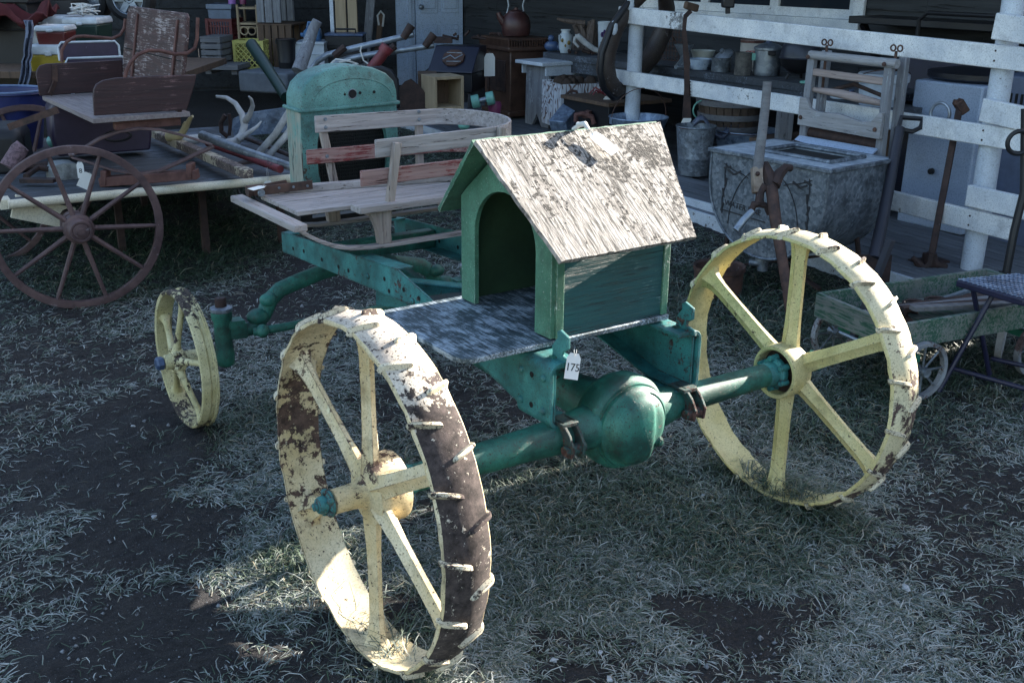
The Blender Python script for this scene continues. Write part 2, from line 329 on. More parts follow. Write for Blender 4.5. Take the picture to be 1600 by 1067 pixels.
# ------------------------------------------------------------------ camera, sky, sun
cam = bpy.data.cameras.new('camera'); co = bpy.data.objects.new('camera', cam); C.objects.link(co)
cam.sensor_width = 36; cam.lens = CF/1600*36; cam.clip_start = .05; cam.clip_end = 500
co.location = (0, 0, CH); co.rotation_euler = (Matrix.Rotation(PI/2-CP, 4, 'X') @ Matrix.Rotation(-CRO, 4, 'Z')).to_euler()
sc = bpy.context.scene; sc.camera = co
SUN_EL = R(19.5); sdir = (VN*1.0 - VU*.015).normalized()*math.cos(SUN_EL) + Vector((0, 0, math.sin(SUN_EL)))
w = bpy.data.worlds.new('World'); sc.world = w; w.use_nodes = True; wt = w.node_tree
sky = wt.nodes.new('ShaderNodeTexSky'); sky.sky_type = 'NISHITA'; sky.sun_disc = False; sky.sun_elevation = SUN_EL
sky.sun_rotation = PI/2-math.atan2(sdir.y, sdir.x); sky.air_density = 1.0; sky.dust_density = 1.6; sky.ozone_density = .6
wt.links.new(sky.outputs[0], wt.nodes['Background'].inputs[0]); wt.nodes['Background'].inputs[1].default_value = .086
sl = bpy.data.lights.new('sun', 'SUN'); sl.energy = 5; sl.angle = R(.5); sl.color = (1, .93, .82)
so = bpy.data.objects.new('sun', sl); C.objects.link(so); so.rotation_euler = (-sdir).to_track_quat('-Z', 'Y').to_euler(); so.location = (3, 6, 8)
sc.view_settings.view_transform = 'Standard'; sc.view_settings.look = 'None'; sc.view_settings.exposure = 2.5

# ------------------------------------------------------------------ tractor chassis (yard frame = its own frame)
T_OFF = (.83, .8, 0); tr = thing('tractor_chassis', 'old teal tractor chassis with cream spoked steel wheels and radiator, standing on frosty grass', 'tractor', W(*T_OFF), VA)
def tp(mb, name, mats, par=None, **k): return mb.build(name, mats, par or tr, off=T_OFF, **k)
RW, WW = .459, .122
def rear_wheel(s0, sgn, mat_in, mat_tread):
    def X(a): return s0+sgn*a
    zc = RW-.012; mb = MB(); n = 96; rings = []
    for j in range(n):
        a = 2*PI*j/n; ca, sa = math.cos(a), math.sin(a); e = [random.uniform(-.0022, .0022) for _ in range(4)]; ring = []
        for q, (ax, r) in enumerate([(0, RW-.016), (.003, RW-.013), (WW*.5, RW), (WW-.003, RW-.013), (WW, RW-.016), (WW, RW-.024), (WW*.5+.012, RW-.017), (WW*.5, RW-.019), (WW*.5-.012, RW-.017), (0, RW-.024)]):
            rr = r+(e[0] if q in (0, 1, 9) else e[1] if q in (3, 4, 5) else e[2]*.4)
            ring.append((X(ax+(e[3] if q in (0, 9) else 0)), rr*ca, zc+rr*sa))
        rings.append(ring)
    vs = [v for r in rings for v in r]; k = 10; fs = []; mi = []
    for j in range(n):
        for i in range(k):
            fs.append((j*k+i, j*k+(i+1) % k, ((j+1) % n)*k+(i+1) % k, ((j+1) % n)*k+i)); mi.append(1 if i in (1, 2) else 0)
    mb.v = vs; mb.f = fs; mb.mi = mi; mb.m = 2
    for i in range(36):                                                # cast lugs, staggered halves
        a = 2*PI*(i+.5)/36+R(2); out = i % 2; r = RW+.003
        ar = Vector((0, math.cos(a), math.sin(a))); at = Vector((0, -math.sin(a), math.cos(a)))
        x0, x1 = (-.008, WW*.52) if out else (WW*.48, WW+.008); tilt = .012*(1 if out else -1)
        rr = []
        for u, hgt, wd in ((0, .001, .004), (.05, .008, .0055), (.14, .012, .0065), (.5, .013, .007), (.86, .012, .0065), (.95, .008, .0055), (1, .001, .004)):
            xx = x0+(x1-x0)*u; dz = -abs(xx-WW/2)/WW*2*.013; c = Vector((X(xx), 0, zc))+ar*(r+dz-.012)+at*(tilt*(u-.5)*2)
            rr.append([c-at*wd*1.5, c-at*wd*.8+ar*(hgt+.008), c+at*wd*.5+ar*(hgt+.0095), c+at*wd*1.1+ar*hgt*.7, c+at*wd*1.6])
        mb.loft(rr)
    rim = tp(mb, 'rear_wheel', [mat_in, mat_tread, m_lug], smooth=50)
    for q in range(6):
        a = R(90+60*q); ar = Vector((0, math.cos(a), math.sin(a))); at = Vector((0, -math.sin(a), math.cos(a))); ax = Vector((sgn, 0, 0)); sp = MB(); rr = []
        for d, wt_, th, ox in ((.05, .034, .036, 0), (.10, .030, .031, 0), (.16, .0275, .026, 0), (.28, .0265, .024, 0), (.37, .0270, .026, 0), (.405, .031, .032, 0), (.425, .036, .043, 0), (.437, .05, .052, 0), (.443, .058, .056, 0)):
            c = Vector((X(WW*.5+ox), 0, zc))+ar*d
            rr.append([c+at*wt_+ax*th*.25, c+at*wt_*.35+ax*th*.45, c+ax*th*.8, c-at*wt_*.35+ax*th*.45, c-at*wt_+ax*th*.25, c-at*wt_-ax*th*.25, c-at*wt_*.35-ax*th*.45, c-ax*th*.8, c+at*wt_*.35-ax*th*.45, c+at*wt_-ax*th*.25])
        sp.loft(rr); tp(sp, 'spoke', mat_in, rim, smooth=50)
    h = MB()
    pr = [(.026, -.05), (.031, -.047), (.032, .0), (.034, .022), (.042, .034), (.07, .040), (.084, .046), (.088, .06), (.090, .10), (.089, .126), (.086, .131), (.078, .131), (.074, .127), (.072, .092), (.05, .088)]
    h.lathe([(r, X(a)) for r, a in pr], (0, 0, zc), 'x', 40); tp(h, 'hub', mat_in, rim, smooth=40)
    g = MB(); g.lathe([(.0001, X(-.098)), (.010, X(-.097)), (.011, X(-.088)), (.019, X(-.086)), (.022, X(-.08)), (.022, X(-.064)), (.034, X(-.061)), (.034, X(-.052)), (.02, X(-.049))], (0, 0, zc), 'x', 20)
    for q in range(5):
        a = 2*PI*q/5; g.ball((X(-.062), .030*math.cos(a), zc+.030*math.sin(a)), .0085, (1.3, 1, 1), 8)
    tp(g, 'axle_cap', m_teal, rim)
    d = MB(); d.lathe([(.0725, X(.0935)), (.0001, X(.095))], (0, 0, zc), 'x', 32)
    tp(d, 'bearing_recess', m_rustd, rim)
    fl = MB(); fl.lathe([(.02, X(.094)), (.046, X(.112)), (.050, X(.118)), (.050, X(.134)), (.040, X(.142)), (.039, X(.175)), (.036, X(.18))], (0, 0, zc), 'x', 28)
    for q in range(6):
        a = 2*PI*(q+.4)/6; fl.lathe([(.0001, X(.152)), (.009, X(.151)), (.011, X(.115))], (0, .050*math.cos(a), zc+.050*math.sin(a)), 'x', 8)
    tp(fl, 'axle_flange', m_teal, rim)
    return rim
random.seed(3); rear_wheel(0, 1, m_cream, m_tread); rear_wheel(1.516+.137, -1, m_yel, m_yelt)
ZC = RW-.012
def front_wheel(s0, sgn, f0=1.657, Rf=.272, wf=.062):
    def X(a): return s0+sgn*a
    mb = MB(); zc = Rf-.008
    prof = [(Rf-.013, 0), (Rf-.008, .004), (Rf-.006, .018), (Rf-.006, .032), (Rf-.014, .040), (Rf-.014, .052), (Rf-.004, .056), (Rf-.004, .064), (Rf-.022, .066), (Rf-.03, .04), (Rf-.024, .004)]
    mb.lathe([(r, X(a)) for r, a in prof], (0, f0, zc), 'x', 72, closed=True, jit=.0012)
    rim = tp(mb, 'front_wheel', m_yel2, smooth=30)
    for q in range(5):
        a = R(96+72*q); ar = Vector((0, math.cos(a), math.sin(a))); at = Vector((0, -math.sin(a), math.cos(a))); sp = MB(); rr = []
        for d, r_, ox in ((.03, .02, -.012), (.07, .0145, -.006), (.15, .012, .01), (.215, .0135, .022), (.24, .021, .026), (.25, .03, .028)):
            c = Vector((X(.01+ox), f0, zc))+ar*d; rr.append([c+at*r_*math.cos(t)+Vector((r_*math.sin(t), 0, 0)) for t in [PI/4*i for i in range(8)]])
        sp.loft(rr); tp(sp, 'spoke', m_yel2, rim, smooth=60)
    h = MB(); h.lathe([(r, X(a)) for r, a in ((.022, -.05), (.028, -.046), (.03, -.02), (.045, -.012), (.05, .0), (.045, .02), (.03, .03), (.028, .08))], (0, f0, zc), 'x', 24)
    for q in range(5):
        a = R(60+72*q); h.ball((X(-.014), f0+.043*math.cos(a), zc+.043*math.sin(a)), .011, n=8)
    tp(h, 'hub', m_yel2, rim)
    g = MB(); g.lathe([(r, X(a)) for r, a in ((.0001, -.082), (.02, -.081), (.026, -.074), (.026, -.055), (.018, -.05))], (0, f0, zc), 'x', 6); tp(g, 'hub_nut', m_enamb, rim, smooth=0)
front_wheel(.108, 1); front_wheel(1.632, -1)
# rear axle
ax = MB(); ax.lathe([(.036, .12), (.037, .3), (.043, .40), (.046, .54), (.052, .63), (.058, .70), (.066, .76), (.068, .99), (.056, 1.05), (.048, 1.10), (.043, 1.16), (.040, 1.3), (.037, 1.53)], (0, 0, ZC), 'x', 36)
ax.lathe([(.06, .085), (.1, .076), (.126, .056), (.140, .028), (.143, .0), (.142, -.026), (.136, -.038), (.127, -.043), (.126, -.052), (.11, -.053)], (.872, 0, ZC-.005), 'y', 48)
ax.tube([(.872, .06, ZC), (.872, .22, ZC+.005), (.872, .42, ZC+.012), (.872, .52, ZC+.01), (.872, .74, ZC+.02), (.872, .82, ZC+.04), (.872, 1.0, ZC+.07), (.872, 1.4, ZC+.12)], [.085, .062, .06, .085, .085, .058, .05, .055], 20)
for q in range(10):
    a = 2*PI*(q+.5)/10
rax = tp(ax, 'rear_axle', m_green_d, smooth=50)
cv = MB(); cv.lathe([(.121, -.051), (.1215, -.064), (.115, -.068), (.110, -.076), (.105, -.090), (.099, -.099), (.092, -.106), (.083, -.112), (.073, -.116), (.062, -.119), (.05, -.121), (.038, -.1225), (.025, -.1235), (.012, -.124), (.0001, -.124)], (.872, 0, ZC-.005), 'y', 96)
sst = lambda u: max(0, min(1, u))**2*(3-2*max(0, min(1, u)))
cv.v = [(x, y+.016*sst((x-.893)/.026), z) if y < -.08 else (x, y, z) for x, y, z in cv.v]
cover = tp(cv, 'differential_cover', m_green_d, rax, smooth=45, bev=.002)
pg = MB(); pg.lathe([(.016, -.085), (.016, -.101), (.010, -.103), (.010, -.111), (.0001, -.112)], (.872+.066, 0, ZC-.055), 'y', 8); tp(pg, 'drain_plug', m_green_d, cover, smooth=0)
# frame rails (C channels with a kick-up over the axle)
top = [(1.79, .662), (1.7, .672), (1.13, .713), (.84, .734), (.60, .680), (.38, .676), (.2, .668), (-.02, .660)]; bot = [(-.02, .50), (.12, .50), (.3, .545), (.73, .636), (1.14, .617), (1.79, .585)]
def rail(sw, sg, fl_to):
    mb = MB(); mb.prism(top+bot, sg*.007, 'yz', sw)
    for path, keep in ((top, fl_to), (bot, None)):
        pts = [(f, z) for f, z in path if keep is None or f >= keep or f <= .2]; 
        for (f0, z0), (f1, z1) in zip(pts[:-1], pts[1:]):
            if keep is not None and abs(f0-f1) > .55: continue
            n0 = .0035 if path is top else -.0035
            mb.add([(sw, f0, z0-n0), (sw+sg*.062, f0, z0-n0), (sw+sg*.062, f1, z1-n0), (sw, f1, z1-n0), (sw, f0, z0+n0*.0+.002*(1 if path is top else -1)), (sw+sg*.062, f0, z0+.002*(1 if path is top else -1)), (sw+sg*.062, f1, z1+.002*(1 if path is top else -1)), (sw, f1, z1+.002*(1 if path is top else -1))], [(0, 1, 2, 3), (7, 6, 5, 4), (0, 4, 5, 1), (1, 5, 6, 2), (2, 6, 7, 3), (3, 7, 4, 0)])
    mb.m = 1
    for f, z in ((1.68, .62), (1.58, .632), (1.42, .635), (1.28, .64), (1.2, .645), (.93, .68), (.80, .675), (.70, .672), (.62, .665), (.5, .66), (.9, .645), (.36, .64), (.3, .6), (.25, .63)):
        for e in (-.0015, .0085): mb.lathe([(.008, sw+sg*e-.0004), (.008, sw+sg*e+.0004)], (0, f, z), 'x', 10)
    mb.m = 2
    for f, z in ((1.05, .66), (.74, .65), (.45, .69), (.42, .62)): mb.ball((sw-sg*.001, f, z), .010, n=10)
    r = tp(mb, 'frame_rail', [m_teal, m_hole, m_teal], smooth=30, bev=.0018)
    # riveted sleeve at the rail's end
    b = MB(); n = 7; prof = []
    def cp(o):
        pts = [(.085, .664+o), (.02+.0, .664+o)]
        for i in range(n): t = PI/2+PI/2*i/(n-1); pts.append((.02+(.02+o)*math.cos(t), .644+(.02+o)*math.sin(t)))
        for i in range(n): t = PI+PI/2*i/(n-1); pts.append((.02+(.02+o)*math.cos(t), .516+(.02+o)*math.sin(t)))
        pts += [(.02, .496-o), (.085, .496-o)]; return pts
    pr = cp(.012)+cp(.001)[::-1]
    b.prism([(sw+sg*(x-.008), z) for x, z in pr], .155, 'xz', -.03)
    br = tp(b, 'rail_end_bracket', m_teal, smooth=40, bev=.0015)
    for f, z in ((.105, .625), (.105, .535), (.0, .632), (.0, .535)): rv = MB(); rv.ball((sw-sg*.0195, f, z), .0115, n=12); tp(rv, 'rivet', m_teal, br)
    for f, z in ((.055, .625), (.055, .535)): ho = MB(); ho.lathe([(.0085, sw-sg*.0206), (.0085, sw-sg*.0215)], (0, f, z), 'x', 12); tp(ho, 'bolt_hole', m_hole, br)
    # hooked latch plate on top and rusty shackle below
    hk = MB(); P = [(.09, .667), (.035, .667), (.03, .69), (.035, .705), (.01, .735), (.012, .752), (.0, .760), (-.035, .748), (-.036, .715), (-.015, .700), (-.012, .69), (-.045, .683), (-.05, .667), (.0, .66)]
    hk.prism(P, .01, 'yz', sw+sg*.03); tp(hk, 'latch_hook', m_teal, br, bev=.0025)
    hk2 = MB(); hk2.lathe([(.0001, sw+sg*.045), (.012, sw+sg*.045), (.012, sw+sg*.018), (.0001, sw+sg*.018)], (0, .02, .672), 'x', 12); tp(hk2, 'latch_pin', m_green_d, br)
    sh = MB()
    for o in (.012, .05):
        sh.prism([(-.045, .505), (.0, .505), (-.02, .47), (-.035, .435), (-.06, .41), (-.09, .415), (-.095, .45), (-.075, .48)], .009, 'yz', sw+sg*o)
    sh.lathe([(.016, sw+sg*.0), (.016, sw+sg*.07)], (0, -.072, .435), 'x', 10); sh.box((sw+sg*.035, -.02, .499), (.055, .07, .012))
    tp(sh, 'spring_shackle', paint('rusty_teal_shackle', (.03, .09, .08), (.03, .05, .045), (.05, .022, .017), .5, 14, .7, .9, .56, .8), br, bev=.002)
    return r
rail(.612, 1, .80); rail(1.132, -1, .3)
cm = MB(); cm.box((.872, 1.47, .64), (.5, .05, .07)); tp(cm, 'cross_member', m_green_d, bev=.004)
cm = MB(); cm.bar((.625, 1.02, .61), (.95, .66, .60), .012, .1); cm.bar((.64, 1.03, .655), (.95, .68, .645), .05, .01); tp(cm, 'diagonal_brace', m_teal, bev=.004)
cm = MB(); cm.bar((.66, .78, .63), (1.12, .72, .63), .07, .012); cm.bar((.66, .80, .575), (1.12, .74, .575), .010, .09); tp(cm, 'cross_member', paint('dark_cross_member', (.02, .05, .055), (.015, .035, .04), RUSTD, .58), bev=.003)
cm = MB()
for i in range(7): cm.lathe([(.05, -.012), (.066, -.008), (.066, .008), (.05, .012)], (.80+i*.0, .62-i*.026, .60), 'y', 20)
cm.tube([(.80, .66, .60), (.80, .42, .60)], .048, 16); gb = tp(cm, 'ribbed_sleeve', m_teal)
cm = MB(); cm.ball((.78, .61, .655), .028, (1.3, 1.2, .7)); tp(cm, 'rusted_cap', m_orange, gb)
# front axle with kingpins and tie rod
fa = MB(); half = [(.345, .335), (.385, .315), (.43, .325), (.475, .37), (.505, .425), (.55, .46), (.62, .478), (.74, .505), (.872, .515)]
full = [(s, z) for s, z in half]+[(1.744-s, z) for s, z in half[-2::-1]]
fa.tube([(s, 1.69, z) for s, z in full], [.026 if i in (0, 1, len(full)-2, len(full)-1) else .033 for i in range(len(full))], 12, flat=.8)
for s in (.475, 1.744-.475):
    fa.ball((s+.012*(1 if s < .8 else -1), 1.665, .435), .035, (1, .9, .75)); fa.ball((s-.03*(1 if s < .8 else -1), 1.68, .37), .045, (1, .8, .7))
for sg, s in ((1, .305), (-1, 1.744-.305)):
    fa.lathe([(.024, .19), (.035, .2), (.038, .24), (.034, .26), (.033, .37), (.040, .385), (.040, .412), (.03, .42)], (s, 1.69, 0), 'z', 22)
    fa.bar((s, 1.69, .33), (s+sg*.09, 1.69, .325), .05, .06); fa.bar((s, 1.69, .36), (s+sg*.08, 1.69, .355), .06, .03)
fax = tp(fa, 'front_axle', m_green_d, smooth=50)
for s in (.305, 1.744-.305):
    k = MB(); k.lathe([(.039, .412), (.043, .417), (.043, .428), (.03, .433)], (s, 1.69, 0), 'z', 20); tp(k, 'kingpin_collar', m_galv, fax)
    k = MB(); k.lathe([(.022, .43), (.022, .462), (.018, .468), (.0001, .469)], (s, 1.69, 0), 'z', 14, jit=.001); tp(k, 'kingpin', m_rustd, fax)
tie = MB(); tie.tube([(.40, 1.62, .33), (.48, 1.60, .335), (1.27, 1.60, .335), (1.34, 1.62, .33)], .017, 10); tie.ball((.43, 1.60, .335), .027); tp(tie, 'tie_rod', m_green_d, fax)
# radiator
rd = MB(); tank = [(.68, 1.15), (.682, 1.20), (.70, 1.243), (.735, 1.272), (.79, 1.294), (.86, 1.306), (.93, 1.305), (1.0, 1.293), (1.055, 1.27), (1.088, 1.238), (1.10, 1.2), (1.102, 1.15)]
rings = []
for f, q in ((1.688, .955), (1.690, .975), (1.696, .992), (1.71, 1.0), (1.81, 1.0), (1.825, .99), (1.833, .97)):
    rings.append([Vector((.891+(x-.891)*q, f, 1.15+(z-1.15)*q)) for x, z in tank])
rd.loft(rings)
outer = []; inner = []
N_ = 48
for i in range(N_):
    a = 2*PI*i/N_; c, s_ = math.cos(a), math.sin(a)
    ex = 5; m = (abs(c)**40+abs(s_)**40)**(-1/40.); outer.append((.891+.21*c*m, .975+.175*s_*m))
    m2 = (abs(c)**3.2+abs(s_)**3.2)**(-1/3.2); inner.append((.899+.155*c*m2, .955+.160*s_*m2))
vs = []
for f in (1.697, 1.722): vs += [(x, f, z) for x, z in outer]
for f in (1.697, 1.722): vs += [(x, f, z) for x, z in inner]
fs = []
for i in range(N_):
    j = (i+1) % N_; fs += [(i, j, 2*N_+j, 2*N_+i), (2*N_+i, 2*N_+j, 3*N_+j, 3*N_+i)]
rd.add(vs, fs)
shell = tp(rd, 'radiator_shell', m_teal_l, smooth=40)
sd = MB(); sd.box((.684, 1.765, .973), (.008, .13, .355)); sd.box((1.098, 1.765, .973), (.008, .13, .355)); sd.box((.891, 1.826, 1.10), (.41, .008, .1)); sd.box((.891, 1.765, .800), (.42, .13, .008))
tp(sd, 'side_panel', m_streak, shell, bev=.003)
mt_ = MB(); mt_.box((.70, 1.765, .735), (.05, .06, .13)); mt_.box((1.08, 1.765, .735), (.05, .06, .13)); mt_.box((.89, 1.765, .70), (.36, .05, .03)); tp(mt_, 'radiator_mount', m_black, shell)
co_ = MB(); co_.box((.891, 1.775, .97), (.40, .06, .34)); 
for i in range(40): co_.box((.70+i*.0098, 1.742, .97), (.0025, .008, .34))
for i in range(24): co_.box((.891, 1.740, .81+i*.014), (.4, .004, .003))
tp(co_, 'radiator_core', m_mesh, shell, smooth=0)
tm = MB(); tm.tube([(.676, 1.835, 1.150), (.676, 1.692, 1.146), (.69, 1.688, 1.146), (1.09, 1.688, 1.152), (1.106, 1.692, 1.152), (1.106, 1.835, 1.156)], .0075, 8)
tm.tube([(.735+.0, 1.692, 1.175)]+[(.905+.17*math.cos(t), 1.6915, 1.175+.082*math.sin(t)) for t in [PI-PI*i/20 for i in range(1, 20)]]+[(1.072, 1.692, 1.18)], .005, 8)
tp(tm, 'tank_seam', m_teal_l, shell)
for s, z, r in ((.90, 1.198, .0165), (.867, 1.198, .005), (.933, 1.2, .006), (.995, 1.2, .006)): hl = MB(); hl.lathe([(r, 1.6895), (r, 1.686)], (s, 0, z), 'y', 20); tp(hl, 'gauge_hole', m_hole, shell)
hl = MB(); hl.tube([(.90+.0175*math.cos(t), 1.689, 1.198+.0175*math.sin(t)) for t in [2*PI*i/24 for i in range(24)]], .0028, 6, closed=True); tp(hl, 'gauge_hole_rim', m_tub, shell)

# ------------------------------------------------------------------ dog house on the rails
H_OFF = (.87, .31, .69); dh = thing('dog_house', 'small green dog house with weathered gable roof sitting on the tractor frame', 'dog house', W(*H_OFF), VA)
def hp(mb, name, mats, par=None, **k): return mb.build(name, mats, par or dh, off=H_OFF, **k)
s0, s1, f0, f1, zf = .675, 1.11, .085, .545, .70; fr_ = (f0+f1)/2; zr = 1.222; sl_ = (zr-.955)/.345
def zroof(f): return zr-abs(f-fr_)*sl_-.012
fw = MB(); N2 = 40; A0, A1, zt0 = .165, .53, .0
oc = []; ic = []
dl, dr, dtop = f1-.075, f0+.075, 1.075                                  # door opening
inn = [(dr, zf+.002), (dr, zf+.12), (dr, .93)]+[((dl+dr)/2-(dl-dr)/2*math.cos(t), .93+(dtop-.93)*math.sin(t)) for t in [PI*i/16 for i in range(1, 16)]]+[(dl, .93), (dl, zf+.12), (dl, zf+.002)]
def outp(f, z, i, n):
    if i == 0: return (f0, zf+.002)
    if i == n-1: return (f1, zf+.002)
    if i == 1: return (f0, zf+.12)
    if i == n-2: return (f1, zf+.12)
    u = (i-2)/(n-5)
    path = [(f0, .93), (f0, zroof(f0)), (fr_, zroof(fr_)), (f1, zroof(f1)), (f1, .93)]
    L = [0]; 
    for a, b in zip(path[:-1], path[1:]): L.append(L[-1]+math.dist(a, b))
    d = u*L[-1]
    for q in range(4):
        if d <= L[q+1]+1e-9:
            e = (d-L[q])/(L[q+1]-L[q]); return (path[q][0]+(path[q+1][0]-path[q][0])*e, path[q][1]+(path[q+1][1]-path[q][1])*e)
    return path[-1]
n = len(inn); out = [outp(f, z, i, n) for i, (f, z) in enumerate(inn)]
vs = []
for s in (s0, s0+.016): vs += [(s, f, z) for f, z in inn]+[(s, f, z) for f, z in out]
fs = []
for i in range(n-1):
    fs += [(i, i+1, n+i+1, n+i), (2*n+i, 3*n+i, 3*n+i+1, 2*n+i+1), (i, 2*n+i, 2*n+i+1, i+1), (n+i, n+i+1, 3*n+i+1, 3*n+i)]
fs += [(0, n, 3*n, 2*n), (n-1, 3*n-1, 4*n-1, 2*n-1)]
fw.add(vs, fs); hp(fw, 'front_wall', m_dpost, bev=.0015)
sw = MB(); sw.box(((s0+s1)/2+.012, f0+.006, (zf+1.02)/2), (s1-s0-.03, .010, 1.02-zf)); hp(sw, 'side_wall', m_dside, bev=.001)
sw = MB(); sw.box(((s0+s1)/2+.012, f1-.006, (zf+1.02)/2), (s1-s0-.03, .010, 1.02-zf)); hp(sw, 'side_wall', m_din)
bw = MB(); bw.prism([(f0, zf), (f1, zf), (f1, zroof(f1)), (fr_, zroof(fr_)), (f0, zroof(f0))], .012, 'yz', s1-.012); hp(bw, 'rear_wall', m_din)
ct = MB(); ct.box((s0+.028, f0+.001, .83), (.026, .014, .258)); hp(ct, 'corner_trim', m_dpost, bev=.0015); ct = MB(); ct.box((s1-.012, f0+.001, .83), (.022, .014, .258)); hp(ct, 'corner_trim', m_dpost, bev=.0015)
fb = MB(); c_ = .05
fb.prism([(.39, .585), (.385, .13), (.395, .10), (.42, .085), (.60, .080), (1.115, .075), (1.115, .555), (.7, .58)], .016, 'xy', zf-.018); hp(fb, 'floor_board', m_frostb, bev=.003)
for sgn, nm in ((-1, 'right'), (1, 'left')):
    rp = MB(); fe = fr_+sgn*.345; ze = .955; up = Vector((0, -sgn*(-(zr-ze)), .345)).normalized()
    nx = 26; ny = 16; vs = []; tt = .013
    for lay in (0, 1):
        for i in range(nx+1):
            for j in range(ny+1):
                u, v = i/nx, j/ny; sa = .572+(.612-.572)*v; sb = 1.25+(1.092-1.25)*v
                if sgn > 0: sa = .572+(.667-.572)*v; sb = 1.25-(.1)*v
                p = Vector((sa+(sb-sa)*u, fr_+(fe-fr_)*v, zr+(ze-zr)*v))
                if lay == 0: p = p+up*(tt+random.uniform(-.0012, .0012)*(1 if 0 < i < nx and 0 < j < ny else 1))
                if i in (0, nx): p.x += random.uniform(-.002, .002)
                if j == ny: p += Vector((0, random.uniform(-.0015, .0015), random.uniform(-.0015, .0015)))
                vs.append(p)
    q = (nx+1)*(ny+1); fs = []
    for i in range(nx):
        for j in range(ny):
            a = i*(ny+1)+j; fs += [(a, a+1, a+ny+2, a+ny+1), (q+a, q+a+ny+1, q+a+ny+2, q+a+1)]
    for i in range(nx):
        a = i*(ny+1); b = a+ny; fs += [(a, a+ny+1, q+a+ny+1, q+a), (b, q+b, q+b+ny+1, b+ny+1)]
    for j in range(ny):
        a = j; b = nx*(ny+1)+j; fs += [(a, q+a, q+a+1, a+1), (b, b+1, q+b+1, q+b)]
    rp.add(vs, fs); hp(rp, 'roof_panel', m_roof if sgn < 0 else m_dpost, smooth=20)

# ------------------------------------------------------------------ child's sleigh across the front of the rails
S_OFF = (.9, 1.31, .742); sg_ = thing('wooden_sleigh', 'grey bentwood child sleigh with curved slatted back lying across the tractor frame', 'sleigh', W(*S_OFF), VA)
def sp_(mb, name, mats, par=None, **k): return mb.build(name, mats, par or sg_, off=S_OFF, **k)
for f in (1.10, 1.50):
    r = MB(); r.strip([(1.42, f, .749), (.75, f, .747), (.64, f, .749), (.565, f, .757), (.51, f, .772), (.46, f, .795), (.415, f, .822), (.37, f, .856)], .034, .013, (0, 1, 0)); sp_(r, 'runner', m_sled, bev=.002)
    for s in (.705, 1.2):
        st = MB(); st.loft([[Vector((s+a*w_+o, f+b*.014, z)) for a, b in ((-1, -1), (1, -1), (1, 1), (-1, 1))] for z, w_, o in ((.755, .024, 0), (.80, .026, -.004), (.845, .036, -.010), (.874, .045, -.016))]); sp_(st, 'strut', m_sledt, bev=.002)
cb = MB(); cb.loft([[Vector((.36+dx, f, .868+dz-.0)) for dx, dz in ((-.024, -.012), (.024, -.012), (.024, .012), (-.024, .012))] for f in (1.02, 1.2, 1.4, 1.58)]); sp_(cb, 'front_crossbar', wood('crossbar_wood', (.4, .36, .35), (.27, .235, .225), 1, 5, (.05, .035, .03)), bev=.004)
for f, wd, sa, nm in ((1.105, .075, .60, 0), (1.235, .16, .41, 1), (1.40, .15, .41, 1), (1.525, .055, .55, 1)):
    pk = MB(); pk.box(((sa+1.42)/2, f, .884 if nm else .887), (1.42-sa, wd, .016 if nm else .024)); sp_(pk, 'seat_plank', m_sled, bev=.003)
for s in (.66, 1.2):
    pk = MB(); pk.box((s, 1.31, .869), (.04, .44, .014)); sp_(pk, 'seat_batten', m_sledt)
def band(zf0, zf1, h, sN, sF, mat_, nm):
    pts = []; fn, ff, sc_ = 1.125, 1.525, 1.17; r_ = (ff-fn)/2
    L_ = [(sN, fn)]+[(sN+(sc_-sN)*i/6, fn) for i in range(1, 6)]+[(sc_+.9*r_*math.sin(t), (fn+ff)/2-r_*math.cos(t)) for t in [PI*i/18 for i in range(19)]]+[(sc_-(sc_-sF)*i/6, ff) for i in range(1, 7)]
    k = len(L_); P = [(s, f, zf0+(zf1-zf0)*i/(k-1)) for i, (s, f) in enumerate(L_)]
    b = MB(); b.strip(P, h, .011, (0, 0, 1)); return sp_(b, nm, mat_, bev=.003, smooth=50)
band(1.082, 1.118, .062, .695, .66, m_sled, 'back_rail'); band(.985, 1.0, .055, .635, .62, m_sledr, 'back_rail')
for (a, b) in (((.735, 1.108, .885), (.772, 1.108, 1.1)), ((.735, 1.54, .885), (.69, 1.54, 1.13)), ((1.11, 1.54, .885), (1.11, 1.54, 1.14)), ((1.18, 1.108, .885), (1.21, 1.108, 1.12))):
    u = MB(); u.bar(a, b, .03, .022, (0, 1, 0)); sp_(u, 'back_post', m_sledt, bev=.004)
for s, f, z in ((.70, 1.518, 1.135), (.70, 1.518, 1.105), (1.1, 1.518, 1.135), (1.1, 1.518, 1.105), (.7, 1.518, .998)): bl = MB(); bl.lathe([(.0075, 0), (.006, -.003), (.0001, -.004)], (s, f, z), 'y', 10); sp_(bl, 'bolt', m_galv)
tg = MB(); tg.bar((.45, 1.475, .905), (1.3, 1.30, .905), .035, .026); tongue = sp_(tg, 'pull_tongue', m_sled, bev=.003)
hg = MB(); hg.bar((.375, 1.44, .915), (.58, 1.398, .925), .006, .032); hg.bar((.375, 1.505, .905), (.52, 1.485, .92), .006, .03); hg.lathe([(.02, -.03), (.02, .03)], (.385, 1.46, .915), 'x', 14); sp_(hg, 'strap_hinge', m_rust, tongue, bev=.002)
for s, f in ((.46, 1.423), (.51, 1.412), (.56, 1.402)): hb = MB(); hb.lathe([(.005, 0), (.005, -.003), (.0001, -.004)], (s, f-.003, .922), 'y', 8); sp_(hb, 'hinge_bolt', m_galv, tongue)
hb = MB(); hb.lathe([(.0001, -.034), (.012, -.033), (.014, -.028)], (.385, 1.43, .915), 'y', 12); sp_(hb, 'hinge_pin', m_galv, tongue)
